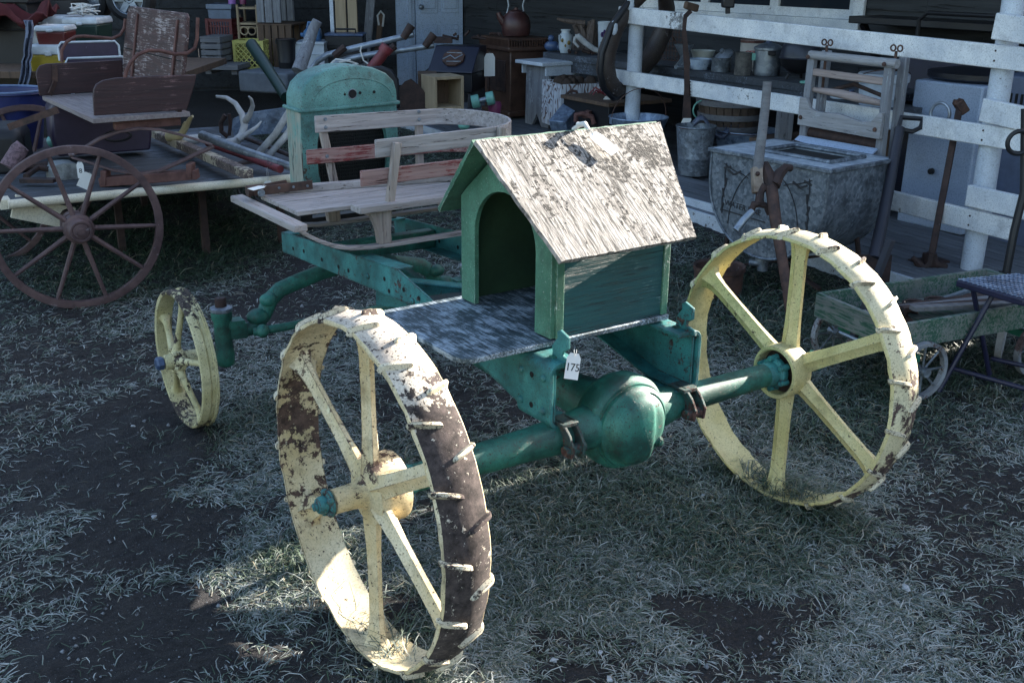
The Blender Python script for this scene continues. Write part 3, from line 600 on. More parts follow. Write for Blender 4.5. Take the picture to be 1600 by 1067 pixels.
# ------------------------------------------------------------------ ground and frosty grass
def fbm(x, y):
    return (np.sin(x*3.1+1.3*np.sin(y*2.3))+np.sin(y*3.7+1.7*np.sin(x*1.9+.5))+.6*np.sin(x*7.3+y*5.1+1.)+.5*np.sin(y*9.7-x*6.3)+.35*np.sin(x*17.+y*13.+2*np.sin(y*5)))/3.4
def axis_pts(lo, a, b, hi, st): return np.concatenate([np.linspace(lo, a, 24)[:-1], np.arange(a, b, st), np.linspace(b, hi, 24)])
gx = axis_pts(-90, -4, 4, 90, .035); gy = axis_pts(-40, .8, 8, 140, .035)
XX, YY = np.meshgrid(gx, gy, indexing='ij'); near = np.exp(-((np.maximum(np.abs(XX)-3.5, 0))**2+(np.maximum(np.abs(YY-4.2)-3.2, 0))**2)*4)
ZZ = gzn(YY)+near*(.010*fbm(XX*1.3, YY*1.3)+.004*fbm(XX*5, YY*5)+rng.normal(0, .0035, XX.shape))-.012
nx, ny = XX.shape; idx = np.arange(nx*ny).reshape(nx, ny)
me = bpy.data.meshes.new('ground'); vv = np.stack([XX, YY, ZZ], -1).reshape(-1, 3)
ff = np.stack([idx[:-1, :-1], idx[1:, :-1], idx[1:, 1:], idx[:-1, 1:]], -1).reshape(-1, 4)
def fast_mesh(me, vv, ff, k):
    me.vertices.add(len(vv)); me.vertices.foreach_set('co', vv.astype(np.float32).ravel()); me.loops.add(ff.size); me.loops.foreach_set('vertex_index', ff.astype(np.int32).ravel())
    me.polygons.add(len(ff)); me.polygons.foreach_set('loop_start', np.arange(0, ff.size, k, dtype=np.int32)); me.polygons.foreach_set('loop_total', np.full(len(ff), k, np.int32)); me.update(calc_edges=True)
fast_mesh(me, vv, ff, 4)
t = NT('dark_soil'); q = t.noise(55, 8, .75); lo = t.noise(3.5, 5, .65)
c = t.mix(t.ramp(q, (.36, 0.), (.68, 1.)), (.005, .0042, .0045), (.03, .026, .027)); c = t.mix(t.ramp(lo, (.52, 0.), (.68, .5)), c, (.03, .032, .036))
c = t.mix(t.ramp(t.noise(170, 3, .6), (.66, 0.), (.70, 1.)), c, (.16, .165, .18)); t.set(c, .95); t.bump(t.math('ADD', q, t.math('MULTIPLY', t.noise(190, 3), .5)), 1.0, .012)
me.materials.append(t.m); g_ = bpy.data.objects.new('ground', me); C.objects.link(g_); struct(g_)
def gh(x, y): return gzn(y)+.010*fbm(x*1.3, y*1.3)+.004*fbm(x*5, y*5)-.012
def blobs(L):
    o = []
    for x, y, r, a in L: p = GT(x, y); o.append((p.x, p.y, r, a))
    return o
BARE = blobs([(230, 640, .3, 1), (150, 560, .35, .9), (170, 720, .42, 1), (225, 830, .30, 1), (225, 970, .26, .95), (200, 1010, .34, 1), (60, 660, .35, .8), (40, 820, .3, .55), (90, 920, .3, .75), (20, 560, .4, .8), (430, 1060, .25, .9), (380, 800, .10, .6),
    (1090, 955, .13, 1), (1160, 975, .17, 1), (1270, 950, .10, .9), (920, 1050, .2, .8), (1150, 1060, .16, .9), (1480, 800, .22, .85), (1570, 760, .3, .85), (1440, 690, .2, .8), (1530, 900, .2, .85), (1400, 860, .12, .8), (560, 970, .2, .9), (700, 620, .4, .8), (430, 470, .4, .9), (500, 430, .4, .8), (860, 1010, .1, .7), (1580, 1000, .2, .7), (300, 330, .3, .7), (330, 560, .14, .7), (1500, 640, .3, .4), (60, 500, .4, .7), (640, 800, .12, .6), (1000, 690, .15, .6)])
GREEN = blobs([(300, 385, .55, 1), (160, 440, .4, .8), (640, 960, .16, .7), (480, 870, .16, .9), (900, 760, .38, .8), (1130, 830, .3, .8), (1180, 480, .7, 1), (1330, 640, .45, .9), (250, 330, .8, .9), (700, 720, .3, .6), (420, 640, .2, .7), (290, 690, .2, .6), (850, 900, .3, .35), (1500, 560, .6, .9), (1250, 800, .25, .7)])
def field(L, x, y, wob=.5):
    m = np.zeros_like(x); n_ = fbm(x*4.3+5, y*4.3)*.35+fbm(x*13, y*13)*.25
    for bx, by, r, a in L:
        d = np.sqrt((x-bx)**2+(y-by)**2)/r+n_*wob; m = np.maximum(m, a*np.clip((1.25-d)/.5, 0, 1))
    return m
NB_ = 760000
u = rng.random(NB_); rr = 1.45*(9.8/1.45)**u; az = rng.uniform(-.82, .80, NB_)
px = rr*np.sin(az); py = rr*np.cos(az)
cl = rng.random(NB_) < .55                                             # pull many blades into tufts
cxs = np.round(px/.05+rng.normal(0, .12, NB_)); cys = np.round(py/.05+rng.normal(0, .12, NB_))
hx = np.sin(cxs*12.9898+cys*78.233)*43758.5453; hx -= np.floor(hx); hy = np.sin(cxs*39.346+cys*11.135)*24634.6345; hy -= np.floor(hy)
px = np.where(cl, (cxs+hx-.5)*.05+rng.normal(0, .009, NB_), px); py = np.where(cl, (cys+hy-.5)*.05+rng.normal(0, .009, NB_), py)
bare = field(BARE, px, py); green = field(GREEN, px, py); n1 = fbm(px*1.7+3, py*1.7)
keep = rng.random(NB_) > np.clip(bare*1.02-.04+.3*(fbm(px*6, py*6+2) > .28), 0, .996)
sdeck = (px-VO.x)*VN.x+(py-VO.y)*VN.y; fdeck = (px-VO.x)*VU.x+(py-VO.y)*VU.y
keep &= ~((sdeck > 3.8) & (fdeck < 8))
px, py, green, n1, bare, hx, hy = [a[keep] for a in (px, py, green, n1, bare, hx, hy)]; n_ = len(px); rr = np.hypot(px, py)
frost = np.clip(1.06-green*.85-np.clip((rr-5.6)/1.2, 0, 1)*.8+n1*.22+rng.normal(0, .26, n_)-.08, 0, 1)
bri = np.where(rng.random(n_) < .52, rng.uniform(.75, 1.15, n_), rng.uniform(.1, .42, n_)); frost = np.clip(frost, 0, 1)*bri
WP_ = [W(.06, f, 0) for f in (-.2, -.1, 0, .1, .2)]+[W(1.59, f, 0) for f in (-.2, -.1, 0, .1, .2)]+[W(.14, 1.657, 0), W(.14, 1.6, 0)]; tuft = np.zeros(n_)
for q_ in WP_: tuft = np.maximum(tuft, np.exp(-((px-q_.x)**2+(py-q_.y)**2)/.09**2))
frost = frost*(1-.6*tuft)
L = (rng.gamma(5, .0058, n_)+.010)*(1+1.1*tuft)*(1+.35*green)*(1+.06*rr); wd = (rng.uniform(.0017, .0034, n_))*(1+.12*np.maximum(rr-2.5, 0))
ang = rng.uniform(0, 2*PI, n_); el = rng.uniform(.05, 1.0, n_)*(.6+.45*green)+.5*tuft; curl = rng.normal(0, 1.3, n_)
pz = gh(px, py); P = np.zeros((n_, 4, 2, 3)); pos = np.stack([px, py, pz-.001], -1)
for k in range(4):
    tt = np.array([0, .36, .72, 1.0])[k]; wk = np.array([.85, 1.0, .75, .12])[k]
    side = np.stack([-np.sin(ang), np.cos(ang), np.zeros(n_)], -1)
    P[:, k, 0] = pos+side*(wd*wk/2)[:, None]; P[:, k, 1] = pos-side*(wd*wk/2)[:, None]
    P[:, k, 0, 2] += wd*.22
    if k < 3:
        st = L*np.array([.36, .36, .28])[k]
        pos = pos+np.stack([np.cos(ang)*np.cos(el), np.sin(ang)*np.cos(el), np.sin(el)], -1)*st[:, None]
        el = el-.45-.25*rng.random(n_); ang = ang+curl*.28
        pos[:, 2] = np.maximum(pos[:, 2], gh(pos[:, 0], pos[:, 1])+.003)
me = bpy.data.meshes.new('frosty_grass'); vv = P.reshape(-1, 3); b8 = np.arange(n_)[:, None, None]*8
ff = (b8+np.array([[0, 1, 3, 2], [2, 3, 5, 4], [4, 5, 7, 6]])[None]).reshape(-1, 4); fast_mesh(me, vv, ff, 4)
col = np.ones((n_, 4, 2, 4), np.float32); gcol = np.array([.022, .05, .020]); dry = np.array([.2, .17, .11]); fcol = np.array([.46, .48, .475])
bvar = rng.uniform(.55, 1.3, n_)[:, None]; isd = (rng.random(n_) < .07)[:, None]
basec = np.where(isd, dry, gcol)*bvar
for k in range(4):
    for e in range(2):
        fk = np.clip(frost*np.array([.35, .7, .95, 1.0])[k]*(1.15 if e == 0 else .5)+rng.normal(0, .08, n_), 0, 1)[:, None]
        col[:, k, e, :3] = basec*(1-fk)+fcol*fk*rng.uniform(.75, 1.12, n_)[:, None]
ca = me.color_attributes.new('tint', 'FLOAT_COLOR', 'POINT'); ca.data.foreach_set('color', col.reshape(-1))
t = NT('frosted_grass'); at = t.n('ShaderNodeAttribute', attribute_name='tint'); t.set(at.outputs['Color'], .6); t.b.inputs['Subsurface Weight'].default_value = 0
me.materials.append(t.m); go = bpy.data.objects.new('frosty_grass', me); C.objects.link(go); go['kind'] = 'stuff'
# grit and small stones
NS = 9000; rr = 1.4*(6.5/1.4)**rng.random(NS); az = rng.uniform(-.62, .62, NS); px = rr*np.sin(az); py = rr*np.cos(az); k_ = rng.random(NS) < (field(BARE, px, py)*.95+.05); px, py = px[k_], py[k_]; NS = len(px)
ic = np.array([(1, 0, 0), (-1, 0, 0), (0, 1, 0), (0, -1, 0), (0, 0, 1), (0, 0, -1)], float); tf = np.array([(0, 2, 4), (2, 1, 4), (1, 3, 4), (3, 0, 4), (2, 0, 5), (1, 2, 5), (3, 1, 5), (0, 3, 5)])
sz = np.minimum(rng.gamma(1.6, .0016, NS)+.0012, .014); base = np.stack([px, py, gh(px, py)+sz*.2], -1)
vv = base[:, None]+ic[None]*sz[:, None, None]*rng.uniform(.55, 1.2, (NS, 6, 1)); ff = (np.arange(NS)[:, None, None]*6+tf[None]).reshape(-1, 3)
me = bpy.data.meshes.new('grit'); fast_mesh(me, vv.reshape(-1, 3), ff, 3)
t = NT('grit_stone'); t.set(t.mix(t.ramp(t.noise(60, 2), (.4, 0.), (.62, 1.)), (.03, .028, .03), (.19, .2, .22)), .85); me.materials.append(t.m)
o = bpy.data.objects.new('grit', me); C.objects.link(o); o['kind'] = 'stuff'

# ------------------------------------------------------------------ porch deck, fence, house
def zd(f): return .083+.033*f
def wall_boards(mb, p0, p1, z0, z1, bh, slope=0, th=.03, nrm=None):      # clapboards from p0 to p1
    p0, p1 = Vector(p0), Vector(p1); d = (p1-p0); Ln = d.length; d.normalize(); nn = nrm; k = int((z1-z0)/bh)+1
    for i in range(k):
        za, zb = z0+i*bh, min(z0+(i+1)*bh, z1+.02); q = 0
        while q < Ln-.01:
            e = min(q+random.uniform(1.6, 3.2), Ln); a = p0+d*(q+.002); b = p0+d*(e-.002); o1 = nn*(th+random.uniform(-.003, .003)); o2 = nn*(.008)
            j = random.uniform(-.004, .004)
            vs = [a+o1+Vector((0, 0, za+slope*q+j)), b+o1+Vector((0, 0, za+slope*e+j)), b+o2+Vector((0, 0, zb+.015+slope*e)), a+o2+Vector((0, 0, zb+.015+slope*q)),
                  a-nn*.02+Vector((0, 0, za+slope*q+j)), b-nn*.02+Vector((0, 0, za+slope*e+j)), b-nn*.02+Vector((0, 0, zb+.015+slope*e)), a-nn*.02+Vector((0, 0, zb+.015+slope*q))]
            mb.add(vs, [(0, 1, 2, 3), (7, 6, 5, 4), (0, 4, 5, 1), (2, 6, 7, 3), (1, 5, 6, 2), (0, 3, 7, 4)]); q = e
def yard(mb, name, mats, par, **k): return mb.build(name, mats, par, world=True, **k)
SW = 6.0; FE = .52
hs = thing('house', 'dark clapboard house with pale panelled door and white framed window behind the junk tables', 'house', W(SW, 5, .25), VA)
mb = MB()
def wseg(fa, fb, za, zb): wall_boards(mb, W(SW, fa, 0), W(SW, fb, 0), za, zb, .21, -.035*0-.0, .028, -VN)
F_WL, F_WR = S(1000, 15, SW)[1], S(1352, 25, SW)[1]
ZW0 = S(1250, 30, SW)[2]
wseg(FE, F_WR, -.1, 3.7); wseg(F_WR, F_WL, -.1, ZW0-.02); wseg(F_WR, F_WL, ZW0+1.25, 3.7); wseg(F_WL, 8.9, -.1, 3.7)
cornB = W(SW, 8.9); endB = Vector((-10.5, 9.9, 0)); dB = (endB-cornB).normalized(); nB = Vector((dB.y, -dB.x, 0)); nB = nB if nB.dot(-cornB) > 0 else -nB
def onB(x, y):
    r = ray(x, y); O = Vector((0, 0, CH)); return O+r*(((cornB-O).dot(nB))/r.dot(nB))
wall_boards(mb, cornB, endB, -.1, 3.7, .21, 0, .028, nB)
yard(mb, 'clapboard_wall', m_siding, hs, smooth=0)
mb = MB(); mb.bar(W(SW+2.2, FE, 1.8), W(SW, FE, 1.8), .04, 3.7, (0, 0, 1)); mb.bar(W(SW+2.2, FE, 1.8), W(SW+2.2, 8.9, 1.8), .04, 3.7); yard(mb, 'end_wall', m_siding, hs, smooth=0)
mb = MB(); a, b, c_, d_ = W(SW-.0, FE-.0, 3.7), W(SW-.0, 9.4, 3.7), W(SW+2.3, 9.4, 4.9), W(SW+2.3, FE-.0, 4.9)
for o in (0,): mb.add([a, b, c_, d_, a+Vector((0, 0, .08)), b+Vector((0, 0, .08)), c_+Vector((0, 0, .08)), d_+Vector((0, 0, .08))], [(0, 1, 2, 3), (7, 6, 5, 4), (0, 4, 5, 1), (1, 5, 6, 2), (2, 6, 7, 3), (3, 7, 4, 0)])
yard(mb, 'roof', m_gray, hs)
mb = MB()
def slab(a, b, c_, d_, th=.05): mb.add([a, b, c_, d_]+[p+Vector((0, 0, th)) for p in (a, b, c_, d_)], [(3, 2, 1, 0), (4, 5, 6, 7), (0, 1, 5, 4), (1, 2, 6, 5), (2, 3, 7, 6), (3, 0, 4, 7)])
slab(W(SW, FE, 2.95), W(SW, 9.0, 2.95), W(3.95, 9.0, 2.55), W(3.95, FE, 2.55))
yard(mb, 'porch_roof', m_gray, hs, smooth=0)
mb = MB(); e0, e1 = cornB+nB*1.5+Vector((0, 0, 2.7)), endB+nB*1.5+Vector((0, 0, 2.7)); slab(W(SW, 9.0, 2.98), Vector((endB.x, endB.y, 2.98)), e1, e0); yard(mb, 'added_shade_lean_to', m_gray, hs, smooth=0)  # lean-to added above the view to darken the clutter along the left wing
# window: frame boards proud of the siding
def WP(f, z, o=0): return W(SW-.03-o, f, z)
wf = MB(); zt = ZW0+1.25
wf.bar(WP(F_WR-.02, ZW0-.04, .02), WP(F_WL+.02, ZW0-.04, .02), .10, .12); 
for f in (F_WR+.03, F_WL-.03): wf.bar(WP(f, ZW0, .012), WP(f, zt, .012), .03, .1, (VU.x, VU.y, 0))
wf.bar(WP(F_WR, zt, .012), WP(F_WL, zt, .012), .04, .1)
win = yard(wf, 'window', m_white, hs, bev=.004)
for i in range(3):
    fa = F_WR+.08+(F_WL-F_WR-.16)*i/3+.02; fb = F_WR+.08+(F_WL-F_WR-.16)*(i+1)/3-.02; sh = MB()
    sh.bar(WP(fa, ZW0+.055, -.004), WP(fb, ZW0+.055, -.004), .03, .07); sh.bar(WP(fa, zt-.08, -.004), WP(fb, zt-.08, -.004), .03, .05)
    for f in (fa, fb, ): sh.bar(WP(f, ZW0+.02, -.006), WP(f, zt-.05, -.006), .03, .05, (VU.x, VU.y, 0))
    yard(sh, 'window_sash', m_white, win, bev=.003)
mb = MB(); mb.add([WP(F_WR+.06, ZW0, -.02), WP(F_WL-.06, ZW0, -.02), WP(F_WL-.06, zt, -.02), WP(F_WR+.06, zt, -.02), WP(F_WR+.06, ZW0, -.03), WP(F_WL-.06, ZW0, -.03), WP(F_WL-.06, zt, -.03), WP(F_WR+.06, zt, -.03)], [(0, 1, 2, 3), (7, 6, 5, 4), (0, 4, 5, 1), (1, 5, 6, 2), (2, 6, 7, 3), (3, 7, 4, 0)]); yard(mb, 'window_pane', m_glass, win)
# panelled door and its casing on the left wing
pL, pR = onB(648, 60), onB(721, 60); cL = onB(618, 60); zb_ = .22; zt_ = zb_+2.05
def db(a, b, z0, z1, th, o, mbx): 
    a = Vector((a.x, a.y, (z0+z1)/2))+nB*o; b = Vector((b.x, b.y, (z0+z1)/2))+nB*o; mbx.bar(a, b, th, z1-z0)
dr_ = MB(); db(pR, pL, zb_, zt_, .045, .05, dr_)
for q in range(2):
    for z0, z1 in ((zb_+.15, zb_+.75), (zb_+.88, zb_+1.35), (zb_+1.45, zb_+1.92)):
        a = pR.lerp(pL, .10+.44*q); b = pR.lerp(pL, .46+.44*q)
        db(a, b, z0, z1, .012, .076, dr_); a2 = a.lerp(b, .13); b2 = a.lerp(b, .87); db(a2, b2, z0+.05, z1-.05, .014, .084, dr_)
door = yard(dr_, 'door', m_door, hs, bev=.005); k = MB(); kp = pL.lerp(pR, .1); k.ball((kp.x+nB.x*.12, kp.y+nB.y*.12, zb_+.95), .03); yard(k, 'door_knob', m_steel, door)
cs = MB(); db(pL+dB*.01, cL, zb_-.05, zt_+.12, .04, .055, cs); db(pL+dB*.05, pL+dB*.10, zb_-.05, zt_+.1, .02, .085, cs); db(pR-dB*.13, pL+dB*.2, zt_+.004, zt_+.16, .05, .05, cs); yard(cs, 'door_casing', m_door, hs, bev=.004)
# porch deck
dk = thing('porch_deck', 'low grey plank porch deck along the house behind the white fence', 'deck', W(4.9, 2.5, .1), VA)
mb = MB()
for i in range(15):
    a = 3.87+i*.145
    q = -1.2
    while q < 7.2:
        e = min(q+random.uniform(1.8, 3.2), 7.2); mb.bar(W(a+.07, q+.003, zd(q)-.014), W(a+.07, e-.003, zd(e)-.014), .138, .028); q = e
yard(mb, 'deck_boards', m_porch, dk, bev=.003)
mb = MB(); mb.bar(W(3.862, -1.2, zd(-1.2)-.06), W(3.862, 7.2, zd(7.2)-.06), .022, .125); yard(mb, 'fascia_board', m_whitep, dk, bev=.003)
mb = MB(); mb.bar(W(4.0, -1.2, -.02), W(4.0, 7.2, .1), .1, .12); mb.bar(W(5.8, -1.2, -.02), W(5.8, 7.2, .1), .1, .12); yard(mb, 'joist', m_brown, dk)
# white rail fence
def fs_(f): return 4.24+.07*(f-1.05)
F2 = 1.05; F1 = S(979, 90, 4.45)[1]
fn = thing('rail_fence', 'white painted three rail fence in front of the porch clutter', 'fence', W(4.24, F2, .1), VA)
def railz(x, y, s): return S(x, y, s)[2]
for f in (F2, F1):
    p = MB(); s_ = fs_(f)+.075
    p.lathe([(.058, zd(f)), (.060, .5), (.057, 1.0), (.055, 2.5 if f == F2 else railz(985, 18, 4.45)+.02)], W(s_, f, 0), 'z', 18, jit=.0015); yard(p, 'fence_post', m_whitep, fn)
p = MB(); p.lathe([(.058, zd(-.9)), (.057, 1.7)], W(fs_(-.9)+.075, -.9, 0), 'z', 18, jit=.0015); yard(p, 'fence_post', m_whitep, fn)
def board(fa, za, fb, zb, h, o, nm='fence_rail', th=.032):
    b = MB(); b.bar(W(fs_(fa)-o, fa, za-h/2), W(fs_(fb)-o, fb, zb-h/2), th, h); r = yard(b, nm, m_white, fn, bev=.006); return r
zA = [S(1560, 70, 4.24)[2], S(1535, 194, 4.24)[2], S(1513, 327, 4.24)[2]]; zB = [S(985, 12, 4.45)[2], S(985, 112, 4.45)[2]]
fAe = S(1600, 60, 4.2)[1]-.12
ext = lambda za, zb, f: za+(zb-za)*(f-F2)/(F1-F2)
board(fAe, ext(zA[0], zB[0], fAe), F1+.12, ext(zA[0], zB[0], F1+.12), .118, 0)
board(fAe, ext(zA[1], zB[1], fAe), F1+.17, ext(zA[1], zB[1], F1+.17), .108, 0)
board(fAe, zA[2], 2.6, zA[2]+.02, .112, 0)
for z, dz in ((zA[0]+.155, .13), (zA[1]+.135, .12), (zA[2]+.135, .115)):
    f_ = {0: S(1551, 40, 4.2)[1], 1: S(1530, 180, 4.2)[1], 2: S(1506, 320, 4.2)[1]}[[zA[0]+.155, zA[1]+.135, zA[2]+.135].index(z)]
    board(.62 if z > 1 else -1.6, z-.03, f_, z, dz, .02, 'overlapping_rail')
for f, z in ((F2, zA[0]), (F2, zA[1]), (F2, zA[2])):
    for q in (.03, .08):
        b = MB(); b.lathe([(.006, 0), (.005, -.003), (.0001, -.004)], W(fs_(f)-.016, f, z-q), 'x', 8, M=Matrix.Rotation(VA, 3, 'Z')); yard(b, 'nail_head', m_rustd, fn)
# shed and gate added out of view on the right to narrow the sunbeam
shd = thing('added_shade_shed', 'unseen dark board shed added beyond the porch end to block the sun', 'shed', W(SW, -3.5, 0), VA)
mb = MB(); wall_boards(mb, W(SW, -8, 0), W(SW, -1.0, 0), -.1, 3.2, .21, 0, .028, -VN); mb.bar(W(SW+2, -1.0, 1.6), W(SW+.03, -1.0, 1.6), .04, 3.3); mb.bar(W(SW+2, -8, 1.6), W(SW+2, -1.0, 1.6), .04, 3.3); mb.bar(W(SW+2, -8, 1.6), W(SW+.03, -8, 1.6), .04, 3.3); yard(mb, 'shade_shed_wall', m_siding, shd, smooth=0)
mb = MB(); mb.bar(W(SW+1.0, -8.1, 3.32), W(SW+1.0, -.98, 3.32), 2.2, .1); yard(mb, 'roof', m_gray, shd)
gt = thing('added_shade_gate', 'unseen tall grey board gate added beside the house to cut off the low sun', 'gate', W(SW, -.33, 0), VA)
mb = MB()
for i in range(11): mb.box(W(SW+.05, -.99+i*.132+.05, 1.04), (.022, .125, 2.06+.03*math.sin(i*3)), VA); mb.box(W(SW+.075, -.99+i*.132+.116, 1.03), (.02, .05, 2.04), VA)
yard(mb, 'shade_gate_boards', m_grayz, gt); mb = MB(); mb.bar(W(SW+.105, -.97, .5), W(SW+.105, .48, .5), .03, .1); mb.bar(W(SW+.105, -.97, 1.6), W(SW+.105, .48, 1.6), .03, .1); yard(mb, 'shade_gate_brace', m_gray, gt)
# ------------------------------------------------------------------ props: helpers
def one(mb, name, mats, label, cat, loc, rz=0, group=None, world=False, **k):
    if world: k['off'] = tuple(loc)
    o = mb.build(name, mats, **k); o.location = loc
    if not world: o.rotation_euler = (0, 0, rz)
    return tag(o, label, cat, group)
def wt(name, label, cat, loc, rz=0, group=None): return thing(name, label, cat, loc, rz, group)
def part(mb, name, mats, par, **k): return mb.build(name, mats, par, **k)
def ring_(c, r, n=28, ax='z', a0=0, a1=2*PI, ry=None):
    ry = ry or r; o = []
    for i in range(n):
        a = a0+(a1-a0)*i/(n if abs(a1-a0-2*PI) < 1e-6 else n-1); x, y = r*math.cos(a), ry*math.sin(a)
        o.append({'z': (c[0]+x, c[1]+y, c[2]), 'y': (c[0]+x, c[1], c[2]+y), 'x': (c[0], c[1]+x, c[2]+y)}[ax])
    return o
def bucket(label, loc, r0, r1, h, mat, bail=None, rz=0, cat='bucket', name='bucket', group=None):
    b = wt(name, label, cat, loc, rz, group); m = MB()
    m.lathe([(.0001, .012), (r0-.004, .012), (r0, 0), (r0+.002, .012), (r0+(r1-r0)*.33, h*.33), (r0+(r1-r0)*.34+.002, h*.345), (r0+(r1-r0)*.36, h*.36), (r1, h-.012), (r1+.006, h-.006), (r1+.004, h), (r1-.003, h-.004), (r0-.003, .014), (.0001, .015)], n=36)
    part(m, 'pail_body', mat, b)
    if bail is not None:
        m = MB(); t0 = bail; pts = [Vector((r1*math.cos(a), -math.sin(a)*r1*1.05*math.sin(t0), h-.015+math.sin(a)*r1*1.05*math.cos(t0))) for a in [PI*i/20 for i in range(21)]]; m.tube(pts, .0032, 6)
        part(m, 'bail', m_rust, b)
        for s in (-1, 1):
            m = MB(); m.box((s*(r1+.004), 0, h-.03), (.008, .03, .04)); part(m, 'bail_ear', mat, b)
    return b
def open_box(m, w, d, h, th=.012, floor=True):
    m.box((0, -d/2+th/2, h/2), (w, th, h)); m.box((0, d/2-th/2, h/2), (w, th, h)); m.box((-w/2+th/2, 0, h/2), (th, d-2*th-.002, h-.002)); m.box((w/2-th/2, 0, h/2), (th, d-2*th-.002, h-.002))
    if floor: m.box((0, 0, th/2+.003), (w-2*th-.002, d-2*th-.002, th))
def cooler(label, loc, w, d, h, mat, lidmat, rz=0, handle=False):
    c = wt('cooler', label, 'cooler', loc, rz); m = MB(); m.loft([[Vector((a*w/2*q, b*d/2*q, z)) for a, b in ((-1, -1), (1, -1), (1, 1), (-1, 1))] for z, q in ((0, .9), (.02, .92), (h*.72, 1))]); part(m, 'cooler_body', mat, c, bev=.012)
    m = MB(); m.loft([[Vector((a*w/2*q, b*d/2*q, z)) for a, b in ((-1, -1), (1, -1), (1, 1), (-1, 1))] for z, q in ((h*.722, 1.02), (h*.8, 1.04), (h*.97, 1.0), (h, .94))]); m.box((0, -d/2*1.03, h*.76), (.05, .02, h*.14)); part(m, 'lid', lidmat, c, bev=.01)
    if handle: m = MB(); m.tube([(-w/2*1.05, 0, h*.62), (-w/2*1.1, 0, h*1.02), (w/2*1.1, 0, h*1.02), (w/2*1.05, 0, h*.62)], .008, 8); part(m, 'handle', lidmat, c)
    return c
def card(label, top, w, h, tilt=0, yaw=0, mat=None, string=None, txt=None, nrm=None):
    """a paper price tag hanging by its string from a point"""
    t_ = wt('price_tag', label, 'price tag', top, yaw, 'paper price tags'); Mx = Matrix.Rotation(tilt, 4, 'Y'); z0 = -(string or .02)
    if nrm is not None: Mx = nrm
    m = MB(); pl_ = [(-w/2, -h), (w/2, -h), (w/2, -.18*h), (w/2-.2*w, 0), (-w/2+.2*w, 0), (-w/2, -.18*h)]
    m.prism([(a, b+z0) for a, b in pl_], .0014, 'xz', -.0007); m.v = [tuple(Mx @ Vector(v)) for v in m.v]; part(m, 'card', m_paper, t_, smooth=0)
    m = MB(); m.tube([Mx @ Vector(p) for p in ((-.003, 0, 0), (-.004, -.002, z0*.5), (0, -.002, z0-.1*h), (.004, -.002, z0*.5), (.003, 0, 0))], .0009, 5); part(m, 'string', m_string, t_)
    if txt:
        m = MB(); m.text(txt, h*.42, Mx @ Matrix.Translation((0, -.0012, z0-h*.55)) @ Matrix.Rotation(PI/2, 4, 'X')); part(m, 'handwriting', m_ink, t_, smooth=0)
    return t_
def spoke_wheel(par, name, Rr, depth, ns, rw, hub, mat, rm=None, tyre=.0, sr=.012, off=(0, 0, 0), phase=0):
    """wheel in the local xz plane, axis y (towards -y is outboard)"""
    m = MB(); m.lathe([(Rr-rw, -depth*.42), (Rr-.006, -depth*.5), (Rr, -depth*.45), (Rr, depth*.45), (Rr-.006, depth*.5), (Rr-rw, depth*.42)], off, 'y', 72, closed=True, jit=.0006)
    w_ = part(m, name, rm or mat, par); c = Vector(off)
    for i in range(ns):
        a = 2*PI*(i+.5)/ns+phase; d = Vector((math.sin(a), 0, math.cos(a))); m = MB(); m.tube([c+d*hub*.8, c+d*(hub+(Rr-hub)*.3), c+d*(Rr-rw*.6)], [sr*1.15, sr, sr*.8], 8, up=(0, 1, 0)); part(m, 'spoke', mat, w_)
    return w_
# ------------------------------------------------------------------ left: flat wagon with buggy seat
DK_A = G(15, 312, .53); DK_B = G(455, 272, .53); da = math.atan2(DK_B.y-DK_A.y, DK_B.x-DK_A.x)
wg = thing('flat_wagon', 'low flat display wagon with ivory pole edge and weathered spoked wheels, loaded with farm junk', 'wagon', (DK_A.x, DK_A.y, 0), da)
def L2(p): return PM[wg.name].inverted() @ Vector(p)
LW = 1.75; LD = 2.0
m = MB()
for i in range(9): m.box((LW/2-.02, .145+i*.222, .508), (LW-.02, .215, .03))
part(m, 'deck_planks', m_deck, wg, bev=.003)
m = MB(); m.tube([(-.01, .0, .505), (.6, -.004, .507), (1.2, .002, .504), (LW+.1, 0, .507)], .024, 14); m.box((-.02, .08, .50), (.05, .1, .05)); part(m, 'edge_pole', m_pole, wg)
m = MB(); m.bar((.02, .1, .475), (.30, .1, .38), .03, .12); part(m, 'side_brace', m_pole, wg)
for x, y in ((.95, 1.5), (.5, 1.7), (1.5, .3), (1.05, .35), (.62, .6)): m = MB(); m.box((x, y, .245), (.04, .04, .49)); part(m, 'leg', m_rustd, wg)
wc = L2(aw := GT(112, 476)); 
hubw = D(122, 353, aw.y-.0); wl = L2(hubw); Rw = .415; wl.z = Rw-.012
w1 = spoke_wheel(wg, 'wagon_wheel', Rw, .036, 10, .036, .055, m_wheelw, sr=.0125, off=(wl.x, wl.y, wl.z), phase=R(4))
m = MB(); m.lathe([(.0001, -.095), (.018, -.094), (.02, -.088), (.036, -.086), (.04, -.082), (.045, -.086), (.052, -.086), (.056, -.07), (.056, -.05), (.062, -.03), (.074, -.024), (.074, .03), (.06, .035), (.055, .07), (.07, .075), (.07, .12), (.05, .13), (.05, .2)], (wl.x, wl.y, wl.z), 'y', 28); part(m, 'wheel_hub', m_wheelw, w1)
m = MB(); m.tube([(wl.x, wl.y+.1, wl.z), (wl.x, wl.y+1.75, wl.z)], .035, 10); part(m, 'axle', m_rustd, wg)
w2 = spoke_wheel(wg, 'wagon_wheel', Rw, .036, 10, .036, .055, m_wheelw, sr=.0125, off=(wl.x, wl.y+1.75, wl.z))
